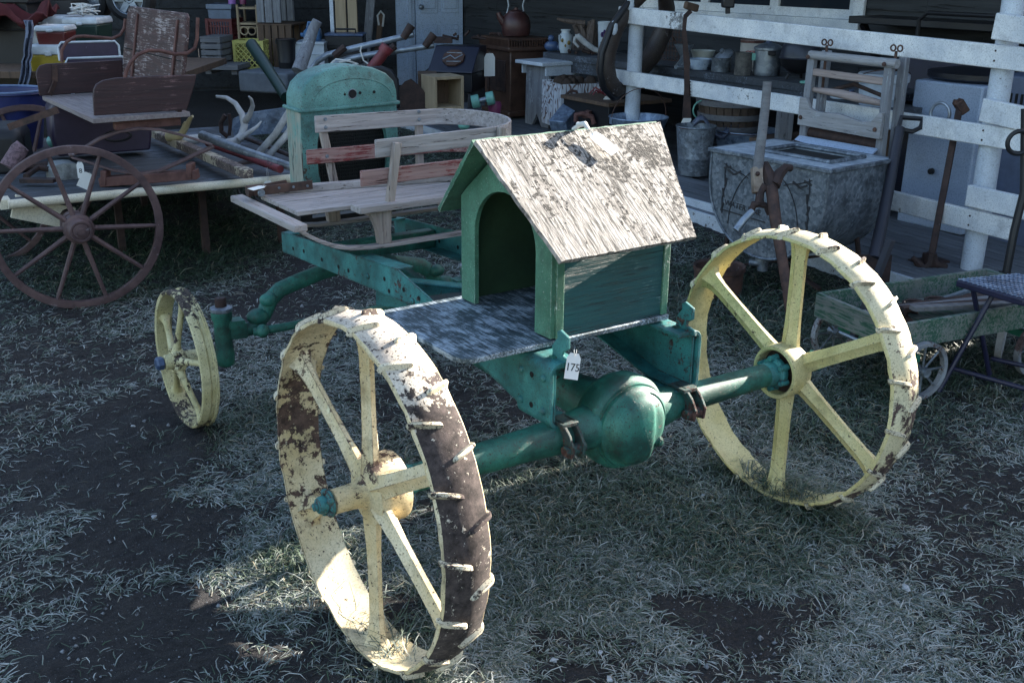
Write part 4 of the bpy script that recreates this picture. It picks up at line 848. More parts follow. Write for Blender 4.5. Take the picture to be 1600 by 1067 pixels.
b2 = L2(GT(30, 395)); w3 = spoke_wheel(wg, 'wagon_wheel', .36, .034, 10, .034, .05, m_wheelw, sr=.011, off=(b2.x-.15, b2.y, .35), phase=.2)
# buggy seat on an elliptic spring
SZ = .90; SA, SB, SC = G(48, 152, SZ), G(148, 185, SZ), G(297, 178, SZ)
sx = (SC-SB); sx.z = 0; sLx = sx.length; sx = Vector((math.cos(R(35)), math.sin(R(35)), 0)); sAy = (SA-SB); sAy.z = 0; sLy = abs(sAy.dot(Vector((-sx.y, sx.x, 0))))
bs = thing('buggy_seat', 'tall maroon buggy seat with worn brown back, on a leaf spring on the wagon', 'seat', (SB.x, SB.y, SZ), math.atan2(sx.y, sx.x))
H_S = (D(305, 118, SC.y).z-SZ)
def Q(px, py, y): # pixel onto the seat's local plane y
    Mi = PM[bs.name].inverted(); r = Mi.to_3x3() @ ray(px, py); o = Mi @ Vector((0, 0, CH)); return o+r*((y-o.y)/r.y)
m = MB(); m.box((sLx*.5, sLy*.5, -.012), (sLx+.03, sLy+.04, .026)); part(m, 'seat_floor', wood('seat_floor_wood', (.3, .26, .25), (.16, .12, .12), 1, 4, (.04, .02, .02)), bs, bev=.003)
for y, nm in ((.0, 'n'), (sLy-.01, 'f')):
    P0 = [Q(*p, y) for p in (((147, 181), (145, 150), (146, 140), (150, 132), (160, 126), (180, 122), (240, 119), (306, 117), (304, 130), (291, 172)) if nm == 'n' else ((62, 150), (56, 118), (57, 110), (62, 103), (72, 100), (130, 97), (190, 94), (192, 140)))]
    m = MB(); m.prism([(p.x, p.z) for p in P0], .022, 'xz', y-.011); part(m, 'side_panel', m_maroon, bs, bev=.004)
bx = Q(291, 172, 0).x
P = [Q(*p, 0) for p in ((197, 100), (197, 60), (200, 22), (206, 14), (230, 13), (305, 18), (314, 26), (318, 40), (312, 118))]
# the back: a tall sloping board across the seat's far end
b0 = sLx*.93; bh = Q(305, 22, sLy*.0+.0).z; 
m = MB(); TB = [(-.0, .0), (0, .30), (.02, .37), (.05, .385), (sLy-.05, .385), (sLy-.02, .37), (sLy, .30), (sLy, 0)]
hb = bh; lean = .10
bz = [(y, z/.385) for y, z in TB]
rings = [[Vector((b0+lean*q+ (th), y, .0+hb*q)) for y, q in bz] for th in (-.012, .012)]
m.loft(rings); part(m, 'back_panel', m_brnseat, bs, bev=.005)
for y in (.12*sLy, .78*sLy):
    m = MB(); m.bar((b0-.018, y, .02), (b0+lean*.93-.018, y, hb*.93), .008, .025, (0, 1, 0)); part(m, 'back_strap', m_rustr, bs)
m = MB(); m.bar((b0+.052-.014, .03, hb*.52), (b0+.052-.014, sLy-.03, hb*.52), .003, .006); part(m, 'back_seam', m_hole, bs)
for y, pts in ((0.0, ((195, 122), (197, 112), (204, 98), (215, 86), (232, 79), (252, 80), (272, 85), (292, 84), (304, 76), (308, 60), (309, 28))), (sLy, ((97, 98), (96, 80), (104, 66), (118, 58), (132, 57), (155, 59), (175, 61), (188, 55), (194, 45), (196, 30)))):
    m = MB(); m.tube([Q(*p, y) for p in pts], .010, 8); part(m, 'arm_rail', m_rustr, bs)
m = MB(); m.bar(Q(85, 102, sLy-.03), Q(86, 128, sLy-.03), .008, .03); m.bar(Q(86, 128, sLy-.03), Q(78, 148, sLy-.06), .008, .03); part(m, 'iron_bracket', m_rust, bs)
m = MB(); m.bar((sLx*.22, .05, -.05), (sLx*.95, .05, -.05), .05, .05); part(m, 'seat_runner', m_rustr, bs, bev=.004); m = MB(); m.bar((sLx*.15, sLy-.06, -.05), (sLx*.95, sLy-.06, -.05), .05, .05); part(m, 'seat_runner', m_rustr, bs, bev=.004)
def QD(px, py): return PM[bs.name].inverted() @ Vector(D(px, py, SB.y+.10))
for pts in (((108, 243), (125, 236), (155, 217), (185, 206), (216, 201), (250, 203), (290, 213), (330, 226)), ((112, 246), (140, 254), (175, 266), (215, 272), (250, 267), (290, 249), (333, 229))):
    m = MB(); P = [QD(*p) for p in pts]; m.strip(P, .045, .013, (0, 1, 0)); part(m, 'leaf_spring', m_wheelw, bs, bev=.003)
m = MB(); m.bar(QD(158, 284), QD(309, 272), .07, .05); 
for x in (165, 298): m.bar(QD(x, 288-(x-158)*.08), QD(x, 266-(x-158)*.08), .08, .03)
part(m, 'spring_base', m_rustr, bs, bev=.004)
m = MB(); m.bar(QD(14, 199), QD(90, 172), .02, .035); part(m, 'foot_iron', m_rust, bs)
# things lying on the wagon
def deckp(x, y, z=.6): return G(x, y, z-.07)
def pole(label, name, pts, r, mat, cat='pole', **k):
    c = Vector(pts[0]); m = MB(); m.tube(pts, r, 10); return one(m, name, mat, label, cat, c, world=True, **k)
m = MB(); m.bar(deckp(236, 206, .66), deckp(388, 272, .66), .06, .05); one(m, 'timber_beam', paint('flaked_timber_paint', (.5, .42, .3), (.36, .3, .22), (.07, .05, .045), .5, 9), 'squared timber with flaking cream paint laid across the wagon deck', 'timber', deckp(300, 240, .6), world=True, bev=.005)
pole('red chipped iron pipe with a side hook lying on the wagon deck', 'iron_pipe', [deckp(325, 224, .68), deckp(380, 243, .66), deckp(438, 265, .65)], .022, m_redpipe, 'pipe')
pole('long grey wooden shaft lying beside the red pipe on the wagon', 'wooden_shaft', [deckp(316, 212, .72), deckp(380, 236, .69), deckp(476, 268, .66)], [.03, .027, .022], m_steel, 'shaft')
pole('thin dark iron rod behind the grey shaft on the wagon deck', 'iron_rod', [deckp(380, 215, .64), deckp(475, 252, .64)], .012, m_rustd, 'rod')
ph = thing('plough_handles', 'pair of bent grey wooden plough handles leaning from the wagon towards the radiator', 'plough handles', deckp(385, 255, .6))
for pts in (((375, 257), (400, 244), (430, 210), (458, 165), (490, 110)), ((378, 262), (412, 252), (445, 215), (470, 180), (500, 130))):
    m = MB(); m.tube([D(x, y, 6.6) for x, y in pts], .021, 10); part(m, 'handle', m_bone, ph, world=True)
m = MB(); m.bar(D(372, 262, 6.4), D(408, 249, 6.5), .06, .05); part(m, 'iron_socket', m_rustd, ph, world=True, bev=.006)
def antler(label, Y, chains, mat=m_bone):
    c = D(*chains[0][0][0], Y); m = MB()
    for pts, r in chains: m.tube([D(x, y, Y+.08*math.sin(i*1.3)*0+.03*i*(-1)**len(pts)) for i, (x, y) in enumerate(pts)], [r*(1-.72*i/(len(pts)-1)) for i in range(len(pts))], 10)
    return one(m, 'antler', mat, label, 'antler', c, world=True, group='shed antlers on the wagon')
antler('large pale antler with three upturned tines lying behind the poles on the wagon', 6.9, [(((352, 226), (368, 222), (378, 212), (382, 196), (378, 178), (368, 162), (354, 153), (338, 151)), .034), (((383, 190), (390, 180), (395, 166), (393, 156), (389, 151)), .022), (((372, 218), (388, 208), (402, 198), (408, 190)), .02)])
antler('short broken yellowish antler stub beside the buggy seat on the wagon', 6.75, [(((262, 214), (282, 212), (290, 200), (297, 186), (301, 182)), .03), (((286, 206), (288, 196), (289, 191)), .02)], pl('yellowed_bone', (.5, .42, .24)))
antler('frosted burr end of an antler lying flat on the wagon', 6.75, [(((285, 222), (305, 218), (325, 214), (345, 216)), .04)])
m = MB(); P = [D(x, y, 7.3) for x, y in ((364, 186), (362, 200), (366, 214), (470, 205), (472, 165), (420, 172), (380, 178))]
vs = [tuple(p) for p in P]+[tuple(p+Vector((0, .03, 0))) for p in P]; k = len(P); m.add(vs, [tuple(range(k)), tuple(range(2*k-1, k-1, -1))]+[(i, (i+1) % k, k+(i+1) % k, k+i) for i in range(k)])
one(m, 'scoop_blade', m_galvb, 'dull blue grey metal scoop standing behind the antlers', 'scoop', P[1], world=True)
m = MB(); m.tube([D(x, y, 7.15) for x, y in ((352, 180), (345, 192), (346, 206), (356, 214))], .016, 8); m.tube([D(x, y, 7.15) for x, y in ((358, 178), (360, 195), (358, 212))], .012, 8); one(m, 'iron_hook', m_rustd, 'dark curved iron hook beside the blue grey scoop', 'hook', D(352, 214, 7.15), world=True)
# small things on the wagon's left end
tn = G(100, 278, .525); m = MB(); m.loft([[Vector((a*w_, b*.07, z)) for a, b in ((-1, -1), (1, -1), (1, 1), (-1, 1))] for z, w_ in ((0, .075), (.06, .075), (.085, .055), (.09, .02))]); one(m, 'metal_tin', galv('small_tin', (.3, .32, .32), (.42, .44, .44)), 'small pale metal tin with sloping lid on the wagon behind the big wheel', 'tin', (tn.x, tn.y, .524), da+.1)
m = MB(); c = D(22, 250, 5.8); m.tube([D(14, 262, 5.8), D(30, 234, 5.85), D(36, 228, 5.86)], [.05, .045, .04], 14); one(m, 'knitted_sleeve', m_sack, 'patterned red and white rolled sleeve at the left end of the wagon', 'sleeve', c, world=True)
m = MB(); m.tube([D(40, 276, 5.75), D(60, 262, 5.9), D(95, 268, 5.9)], .016, 8); m.box(D(60, 282, 5.7), (.18, .06, .02)); m.tube([D(38, 262, 5.9), D(75, 258, 5.95)], .022, 8); one(m, 'rusty_clamp', m_rustd, 'dark rusty clamp and tools lying in front of the tin', 'tools', D(60, 279, 5.3), world=True)
cup = thing('tin_cup', 'small teal striped tin cup lying on its side under the buggy seat', 'cup', D(80, 222, 6.5)); m = MB(); M_ = Matrix.Rotation(R(75), 3, 'Y') @ Matrix.Rotation(R(20), 3, 'X'); m.lathe([(.0001, 0), (.036, 0), (.04, .09), (.037, .09), (.033, .006), (.0001, .006)], M=M_, n=20); part(m, 'cup_body', m_lgreen, cup); m = MB(); m.tube([M_ @ Vector(p) for p in ring_((0, 0, .09), .039, 20)], .003, 5, closed=True); part(m, 'cup_rim', m_enamel, cup)
m = MB(); c = D(95, 230, 6.6)
for i in range(4): m.tube([D(88+i*5, 230, 6.6), D(86+i*6, 212, 6.62), D(92+i*5, 182, 6.65)], [.02, .014, .012], 8)
m.tube([D(x, y, 6.58) for x, y in ((84, 228), (78, 212), (80, 196), (90, 186), (98, 192))], .012, 8); one(m, 'faucet_pipes', m_steel, 'bundle of dull metal faucet pipes under the buggy seat', 'pipes', c, world=True)
vt = thing('purple_case', 'dusky purple rounded case standing on the wagon under the buggy seat', 'case', D(160, 236, 6.6), da)
m = MB(); w_ = .55; m.loft([[Vector((x*q, y, z)) for x, z in ((-.27, 0), (.27, 0), (.29, .1), (.28, .28), (.25, .33), (-.25, .33), (-.28, .28), (-.29, .1))] for y, q in ((-.1, .97), (-.08, 1), (.1, 1), (.12, .97))]); part(m, 'case_body', m_purple, vt, bev=.01); m = MB(); m.tube(ring_((.08, -.105, .1), .08, 24, 'y', ry=.03), .007, 6, closed=True); part(m, 'opening_rim', m_black, vt)
# ------------------------------------------------------------------ left background: coolers, bins, wheels, chair
tb = thing('junk_table', 'dark low table carrying coolers behind the buggy seat', 'table', D(95, 130, 8.6))
m = MB(); pz_ = D(80, 113, 8.0).z; m.box((D(40, 113, 8.4).x-tb.location.x, 8.7-tb.location.y, pz_-.03-tb.location.z), (2.6, 1.3, .05)); part(m, 'table_top', m_brown, tb, bev=.004)
for x in (-1.2, .9):
    for y in (-.45, .65): m = MB(); m.box((D(40, 113, 8.4).x-tb.location.x+x, 8.7-tb.location.y+y, (pz_-tb.location.z)/2-.06), (.06, .06, pz_-tb.location.z+.1)); part(m, 'table_leg', m_brown, tb)
def cool(label, x0, x1, yt, yb, Y, mat, lid, d=.32, rz=0, handle=False):
    b, w_, h = place(x0, x1, yt, yb, Y); return cooler(label, (b.x, b.y+d/2, b.z), w_, d, h, mat, lid, rz, handle)
cool('yellow cooler with a white lid, lowest behind the buggy seat', 46, 108, 71, 125, 8.1, m_ycool, m_wplast, .36, .1)
cool('small red cooler with white lid on top of the yellow cooler', 56, 102, 41, 73, 8.15, m_rcool, m_wplast, .26, .05, False)
cool('large pale cooler box standing behind the red cooler', 46, 104, 26, 72, 8.65, m_wplast, m_wplast, .36)
cool('dark green cooler with white lid and a heap of string on top', 100, 155, 28, 68, 8.6, m_gcool, m_wplast, .34)
c = D(130, 24, 8.75); m = MB()
for i in range(6): m.tube([c+Vector((rng.uniform(-.12, .12), rng.uniform(-.08, .08), rng.uniform(-.01, .09))) for _ in range(9)], .005, 5)
one(m, 'string_heap', m_string, 'tangled heap of white string on the dark green cooler', 'string', c, world=True)
b, w_, h = place(46, 112, 2, 27, 8.9); m = MB(); open_box(m, w_, .35, h, .02); one(m, 'plastic_bin', pl('dark_brown_plastic', (.012, .010, .012), rough=.5), 'dark open bin stacked above the pale cooler', 'bin', (b.x, b.y+.2, b.z))
c = D(20, 20, 8.6); m = MB(); k = 14; vs = []
for i in range(k):
    for j in range(8): vs.append(c+Vector((-.45+.75*i/(k-1), -.15+.3*j/7, .06*math.sin(i*1.1)+.05*math.cos(j*1.7+i*.6)-.05*(abs(j-3.5)/3.5)**2)))
m.add(vs, [(i*8+j, i*8+j+1, (i+1)*8+j+1, (i+1)*8+j) for i in range(k-1) for j in range(7)]); o = one(m, 'red_cloth', m_redcl, 'crumpled dark red cloth lying over the bins at the far left', 'cloth', c, world=True); sm = o.modifiers.new('thick', 'SOLIDIFY'); sm.thickness = .02
c = D(22, 68, 8.9); m = MB(); m.box((0, 0, -.05), (.5, .5, .75)); m.box((0, -.27, .12), (.52, .02, .015)); m.box((0, 0, .335), (.56, .56, .03)); one(m, 'dark_cabinet', m_black, 'dark cabinet standing at the far left under the red cloth', 'cabinet', c, bev=.006)
c = D(42, 62, 8.0); m = MB(); k = 12; vs = []
for i in range(k):
    for j in range(7): vs.append(D(38+j*2.2+2*math.sin(i*.9)-(i*.7 if i > 6 else 0), 32+i*9.3, 8.0+.03*math.sin(j*2.1+i*.5)))
m.add(vs, [(i*7+j, i*7+j+1, (i+1)*7+j+1, (i+1)*7+j) for i in range(k-1) for j in range(6)]); o = one(m, 'hanging_cloth', m_cloth, 'blue and white printed cloth hanging beside the coolers', 'cloth', c, world=True, smooth=60); sm = o.modifiers.new('thick', 'SOLIDIFY'); sm.thickness = .008
def alloy(label, px, py, Y, r, tilt):
    t_ = thing('car_wheel', label, 'car wheel', D(px, py, Y)); Mx = Matrix.Rotation(tilt, 3, 'X'); m = MB(); m.lathe([(r*.66, -.09), (r*.8, -.1), (r*.96, -.085), (r, -.05), (r, .05), (r*.96, .085), (r*.7, .1)], (0, 0, 0), 'y', 40, closed=True, M=Mx); part(m, 'tyre', m_tyre, t_)
    m = MB(); m.lathe([(.02, -.06), (r*.18, -.062), (r*.2, -.045), (r*.25, -.03), (r*.6, -.02), (r*.63, -.085), (r*.67, -.09), (r*.67, .0), (r*.1, .0)], (0, 0, 0), 'y', 36, M=Mx, closed=True)
    for i in range(6): a = 2*PI*i/6; d = Vector((math.cos(a), 0, math.sin(a))); m.bar(Mx @ (d*r*.2+Vector((0, -.05, 0))), Mx @ (d*r*.62+Vector((0, -.06, 0))), .05, .025, (0, 1, 0))
    part(m, 'alloy_rim', m_steel, t_); return t_
alloy('car wheel with alloy rim standing behind the buggy seat back', 205, -2, 9.3, .19, 0)
alloy('dark car wheel lying on its tyre left of the alloy wheel', 140, 4, 9.4, .17, 0)
# purple folding chair behind the buggy seat and blue tub chair at the frame's left edge
ch = thing('vinyl_chair', 'dusky purple vinyl chair with pale piping behind the buggy seat', 'chair', D(145, 110, 7.4), da)
m = MB(); cz = D(140, 80, 7.4)-Vector(ch.location); q0 = D(96, 66, 7.4); q1 = D(190, 95, 7.4); ww = q1.x-q0.x; hh = q0.z-q1.z
for z0, z1, y0, nm in ((q0.z-ch.location.z-hh, q0.z-ch.location.z, .08, 'back_rest'), (q1.z-ch.location.z-.12, q1.z-ch.location.z+.03, -.12, 'seat')):
    m = MB(); m.loft([[Vector((a*ww/2*(1 if q < 2 else .96), y0+yy, z0+(z1-z0)*b)) for a, b in ((-1, 0), (1, 0), (1, .75), (.88, 1), (-.88, 1), (-1, .75))] for q, yy in enumerate((-.03, .0, .05))]); bk = part(m, nm, m_purple, ch, bev=.008)
    m = MB(); m.tube([(-ww/2, y0-.03, z0), (-ww/2, y0-.03, z0+(z1-z0)*.75), (-ww/2*.88, y0-.03, z1), (ww/2*.88, y0-.03, z1), (ww/2, y0-.03, z0+(z1-z0)*.75), (ww/2, y0-.03, z0)], .008, 6); part(m, 'piping', m_enamel, bk)
for x in (-ww/2+.03, ww/2-.03):
    m = MB(); m.tube([(x, -.12, -.0), (x, -.2, -.65)], .012, 6); part(m, 'chair_leg', m_steel, ch)
bb = thing('blue_tub', 'navy blue plastic tub standing on the grass at the left edge', 'tub', D(14, 232, 6.9))
q0 = D(-14, 140, 6.9); q1 = D(45, 232, 6.9); hh = q0.z-q1.z; m = MB(); m.lathe([(.0001, .015), (.2, .015), (.21, 0), (.25, hh*.7), (.26, hh*.72), (.27, hh-.02), (.285, hh-.015), (.28, hh), (.26, hh-.01), (.2, .03), (.0001, .03)], n=36, sx=1.0, sy=.8); part(m, 'tub_body', m_blue, bb)
m = MB(); m.tube([(.278*math.cos(a), .222*math.sin(a), hh) for a in [2*PI*i/36 for i in range(36)]], .008, 6, closed=True); part(m, 'tub_rim', pl('pale_blue_rim', (.12, .18, .32), rough=.4), bb)
m = MB(); m.box((0, 0, 0), (.3, .4, .3)); one(m, 'black_case', m_black, 'black rounded case lying at the left edge behind the wagon wheel', 'case', D(2, 235, 6.2), .3, bev=.06)
# ------------------------------------------------------------------ middle background against the left wing
def crate_plast(label, x0, x1, yt, yb, Y, mat, rz=0, d=.33, n=9, diag=False):
    b, w_, h = place(x0, x1, yt, yb, Y); c = thing('plastic_crate', label, 'crate', (b.x, b.y+d/2, b.z), rz); m = MB(); t = .012
    for z in (.012, h-.015, ): 
        for y in (-d/2, d/2): m.box((0, y, z), (w_, t*1.5, .03))
        for x in (-w_/2, w_/2): m.box((x, 0, z), (t*1.5, d-.02, .03))
    for x in (-w_/2, w_/2):
        for y in (-d/2, d/2): m.box((x, y, h/2), (.03, .03, h+.002))
    for sgn in (-1, 1):
        if diag:
            L = w_+h
            for i in range(1, int(L/.055)):
                u = i*.055; a = (max(0, u-h), min(u, h)); e = (min(u, w_), max(0, u-w_))
                for f_ in (0, 1):
                    X = lambda q: (q if f_ == 0 else w_-q)-w_/2
                    m.bar((X(a[0]), sgn*d/2+.003*f_, a[1]), (X(e[0]), sgn*d/2+.003*f_, e[1]), .009, .010, (0, 1, 0))
            L = d+h
            for i in range(1, int(L/.055)):
                u = i*.055; a = (max(0, u-h), min(u, h)); e = (min(u, d), max(0, u-d))
                for f_ in (0, 1):
                    X = lambda q: (q if f_ == 0 else d-q)-d/2
                    m.bar((sgn*w_/2+.003*f_, X(a[0]), a[1]), (sgn*w_/2+.003*f_, X(e[0]), e[1]), .009, .010, (1, 0, 0))
        else:
            for i in range(n): m.box((-w_/2+(i+.5)*w_/n, sgn*d/2, h/2), (.014, .010, h-.02)); m.box((sgn*w_/2, -d/2+(i+.5)*d/n, h/2), (.010, .014, h-.02))
            for i in range(4): m.box((0, sgn*d/2, h*(i+.7)/4.5), (w_, .012, .012)); m.box((sgn*w_/2, 0, h*(i+.7)/4.5), (.012, d, .012))
    part(m, 'crate_sides', mat, c, smooth=0); m = MB(); m.box((0, 0, .012), (w_-.03, d-.03, .01)); part(m, 'crate_floor', mat, c); return c
crate_plast('yellow plastic lattice milk crate standing on the concrete slab', 371, 416, 64, 110, 11.2, m_ycrate, -.12, .32, diag=True)
crate_plast('dark red plastic crates stacked beside the yellow milk crate', 330, 368, 30, 95, 11.6, m_rcrate, -.1, .34)
def slat_crate(label, x0, x1, yt, yb, Y, mat, d=.3, rz=0, n=4, name='wooden_crate', cat='crate', vert=False):
    b, w_, h = place(x0, x1, yt, yb, Y); c = thing(name, label, cat, (b.x, b.y+d/2, b.z), rz)
    m = MB()
    for i in range(n):
        if vert:
            for y in (-d/2, d/2): m.box((-w_/2+(i+.5)*w_/n, y, h/2), (w_/n-.012, .014, h))
        else:
            for y in (-d/2, d/2): m.box((0, y, (i+.5)*h/n), (w_, .014, h/n-.012))
            for x in (-w_/2, w_/2): m.box((x, 0, (i+.5)*h/n), (.014, d-.02, h/n-.014))
    part(m, 'slats', mat, c, bev=.002, smooth=0)
    m = MB(); m.box((0, 0, h-.008), (w_*1.03, d*1.05, .016)); part(m, 'crate_top', mat, c, bev=.002)
    m = MB()
    for x in (-w_/2+.025, w_/2-.025):
        for y in (-d/2+.02, d/2-.02): m = MB(); m.box((x, y, h/2), (.03, .02, h-.03)); part(m, 'corner_batten', mat, c)
    return c
slat_crate('grey slatted wooden crate on a low platform beside the red crates', 318, 350, 58, 98, 11.0, m_gray, .35, -.1)
b, w_, h = place(316, 376, 98, 116, 10.9); m = MB(); m.box((0, .3, h*.6), (w_, .7, .05)); m.box((-w_*.35, .3, h*.2), (.06, .6, h*.5)); m.box((w_*.35, .3, h*.2), (.06, .6, h*.5)); one(m, 'low_platform', m_gray, 'low grey plank platform under the slatted crate', 'platform', b, -.1, bev=.004)
b, w_, h = place(335, 372, 6, 60, 11.9); m = MB(); m.loft([[Vector((a*w_/2*q, b_*.2*q, z)) for a, b_ in ((-1, -1), (1, -1), (1, 1), (-1, 1))] for z, q in ((0, .85), (h*.85, .98), (h*.86, 1.06), (h, 1.06))]); one(m, 'storage_tote', pl('blue_grey_tote', (.16, .2, .27), rough=.4), 'translucent blue grey storage tote standing behind the crates', 'tote', b, bev=.01)
for x0, x1, mt, lb in ((357, 369, m_lav, 'purple plastic bottle standing left on the blue grey tote'), (375, 385, m_pinkp, 'pink purple plastic bottle standing beside the tote')):
    b, w_, h = place(x0, x1, -22, 7, 11.85); m = MB(); m.lathe([(.0001, 0), (w_/2, 0), (w_/2, h*.7), (w_*.2, h*.85), (w_*.2, h), (.0001, h)], n=18); one(m, 'plastic_bottle', mt, lb, 'bottle', b)
rs = thing('rattan_shelf', 'small tan rattan stand behind the yellow milk crate', 'stand', place(374, 404, 8, 62, 11.6)[0]); b, w_, h = place(374, 404, 8, 62, 11.6); m = MB()
for x in (-w_/2, w_/2):
    for y in (0, .3): m = MB(); m.tube([(x, y, 0), (x, y, h)], .014, 8); part(m, 'upright', m_tan, rs)
for z in (.12, h*.45, h*.9):
    m = MB(); m.box((0, .15, z), (w_, .3, .02)); part(m, 'shelf', m_tan, rs)
m = MB(); m.tube(ring_((-w_*.2, -.01, h*.25), w_*.2, 14, 'y'), .008, 6, closed=True); m.tube(ring_((w_*.2, -.01, h*.25), w_*.2, 14, 'y'), .008, 6, closed=True); part(m, 'scroll_work', m_tan, rs)
slat_crate('pale grey weathered cabinet standing on the brown crate', 405, 446, -40, 36, 11.4, m_grayz, .4, -.15, 3, 'weathered_cabinet', 'cabinet', True)
slat_crate('brown slatted crate standing upright under the grey cabinet', 410, 466, 38, 108, 11.35, m_brown, .45, -.15, 5, vert=True)
b, w_, h = place(376, 447, 113, 146, 10.4); m = MB(); m.box((0, .25, h/2), (w_*1.25, .5, h)); one(m, 'concrete_slab', m_conc, 'frosted concrete block step on the grass under the milk crate', 'concrete block', b, -.35, bev=.02)
b, w_, h = place(432, 461, 62, 118, 10.7); bucket('black plastic bucket with a pale handle beside the brown crate', (b.x, b.y+.1, b.z), w_*.42, w_*.52, h, m_black, R(80))
b, w_, h = place(462, 508, 70, 108, 10.8); m = MB(); m.box((0, .2, h/2), (w_, .4, h)); m.box((0, .2, h+.01), (w_*1.03, .42, .025)); m.box((0, -.006, h*.6), (w_*.85, .01, .012)); one(m, 'white_chest', m_enamel, 'small white chest behind the radiator carrying the blue jug', 'chest', b, bev=.008)
b, w_, h = place(470, 500, 44, 68, 10.85); jg = thing('blue_jug', 'light blue plastic jug lying on the white chest', 'jug', (b.x, b.y+.1, b.z)); m = MB(); M_ = Matrix.Rotation(R(-90), 3, 'Y'); m.lathe([(.0001, -w_*.5), (h*.4, -w_*.48), (h*.5, -w_*.4), (h*.5, w_*.2), (h*.3, w_*.4), (h*.14, w_*.45), (h*.14, w_*.58), (.0001, w_*.58)], (0, 0, h*.5), 'z', 20, M=M_); part(m, 'jug_body', m_bjug, jg); m = MB(); m.tube([(w_*.3, 0, h*.9), (w_*.25, 0, h*1.25), (-w_*.15, 0, h*1.3), (-w_*.2, 0, h*.95)], .016, 8); part(m, 'jug_handle', m_bjug, jg)
b, w_, h = place(506, 566, 54, 74, 10.9); tx = thing('tool_box', 'long dark blue black tool box under the tan boards', 'tool box', (b.x, b.y+.1, b.z)); m = MB(); m.box((0, .1, h*.4), (w_, .25, h*.8)); part(m, 'box_body', m_black, tx, bev=.006); m = MB(); m.box((0, .1, h*.9), (w_*1.02, .26, h*.2)); part(m, 'lid', m_enamb, tx, bev=.006); m = MB(); m.tube([(-.1, .1, h), (-.1, .1, h*1.3), (.1, .1, h*1.3), (.1, .1, h)], .01, 6); part(m, 'handle', m_black, tx)
b, w_, h = place(505, 566, 74, 100, 11.0); m = MB(); m.box((0, .2, h/2), (w_, .4, h)); m.box((0, .2, h), (w_*1.05, .44, .03)); one(m, 'dark_chest', m_black, 'black chest standing under the tool box', 'chest', b, bev=.006)
b, w_, h = place(514, 563, -60, 53, 11.3); tb_ = thing('board_panel', 'tall panel of pale tan vertical boards leaning on the house', 'board panel', b)
for i, (x, ww_) in enumerate(((-.41, .16), (-.12, .38), (.26, .34))):
    m = MB(); m.box((x*w_, .05, h/2), (ww_*w_-.012, .03+.006*i, h)); part(m, 'board', m_tan if i else m_whitep, tb_, bev=.003)
def plank(label, name, pts, wd, th, mat, cat='post', Y=None):
    P = [D(x, y, Y) for x, y in pts]; m = MB()
    for a, b in zip(P[:-1], P[1:]): m.bar(a, b, wd, th, (0, 1, 0))
    return one(m, name, mat, label, cat, P[0], world=True, bev=.004)
plank('grey weathered post leaning on the dark wall left of the door', 'wooden_post', [(568, 112), (575, 60), (582, -30)], .09, .06, m_grayz, Y=11.9)
plank('slim dark post with a rope loop beside the door casing', 'wooden_post', [(588, 100), (596, 20)], .06, .06, m_brown, Y=12.2)
m = MB(); m.tube([D(x, y, 12.1) for x, y in ((592, 40), (590, 25), (595, 18), (600, 24), (598, 42))], .012, 6); one(m, 'rope_loop', m_string, 'pale rope loop hanging on the slim dark post', 'rope', D(595, 20, 12.1), world=True)
pole('dark green pole leaning across the grass in front of the milk crate', 'green_pole', [D(393, 70, 9.0), D(408, 92, 8.8), D(425, 118, 8.5), D(447, 152, 8.2)], [.05, .05, .042, .042], m_gcool)
pole('thick grey wooden handle standing behind the radiator', 'handle_pole', [D(466, 112, 8.4), D(478, 80, 8.5), D(490, 45, 8.6), D(496, 33, 8.6)], [.055, .05, .042, .038], m_grayz, 'handle')
# walking cultivator: two steel pipes with dark grips, and the red tube
cu = thing('walking_cultivator', 'walking cultivator with two galvanised pipe handles and dark grips behind the radiator', 'cultivator', GT(560, 200))
for pts, g in ((((488, 108), (496, 96), (512, 86), (560, 74), (605, 64), (646, 54)), ((630, 60), (643, 40))), (((520, 100), (545, 92), (590, 84), (640, 77), (678, 71)), ((664, 73), (678, 54)))):
    m = MB(); m.tube([D(x, y, 8.6) for x, y in pts], .024, 10); hd = part(m, 'handle_pipe', m_steel, cu, world=True)
    m = MB(); m.tube([D(*g[0], 8.58), D(*g[1], 8.58)], [.028, .034], 10); part(m, 'grip', m_rustd, hd, world=True)
    m = MB(); a = pts[2]; m.tube([D(a[0]+10, a[1]+2, 8.55), D(a[0]+27, a[1]-12, 8.55)], .028, 8); part(m, 'grip', m_rustd, hd, world=True)
m = MB(); m.tube([D(580, 108, 8.5), D(596, 88, 8.5), D(604, 76, 8.5)], .042, 14); m.tube([D(600, 82, 8.5), D(606, 73, 8.5)], .052, 14); one(m, 'red_tube', m_redpipe, 'short dark red tube with a collar leaning behind the radiator', 'tube', D(580, 108, 8.5), world=True)
m = MB(); m.tube([D(x, y, 8.3) for x, y in ((517, 100), (525, 93), (545, 96), (560, 100), (540, 103), (530, 98), (548, 94))], .007, 5); m.tube([D(x, y, 8.3) for x, y in ((565, 72), (563, 80), (568, 95), (575, 100))], .006, 5); one(m, 'twine', m_string, 'loose white twine tied around the cultivator handles', 'string', D(530, 100, 8.3), world=True)
m = MB(); P = [(570, 106), (595, 104), (612, 110), (622, 125), (625, 170), (600, 172), (575, 165)]; P = [D(x, y, 8.0) for x, y in P]; k = len(P); vs = [tuple(p) for p in P]+[tuple(p+Vector((0, .06, 0))) for p in P]; m.add(vs, [tuple(range(k)), tuple(range(2*k-1, k-1, -1))]+[(i, (i+1) % k, k+(i+1) % k, k+i) for i in range(k)]); one(m, 'engine_cover', m_black, 'dark rounded metal cover standing right behind the radiator', 'metal cover', GT(600, 190), world=True, bev=.015)
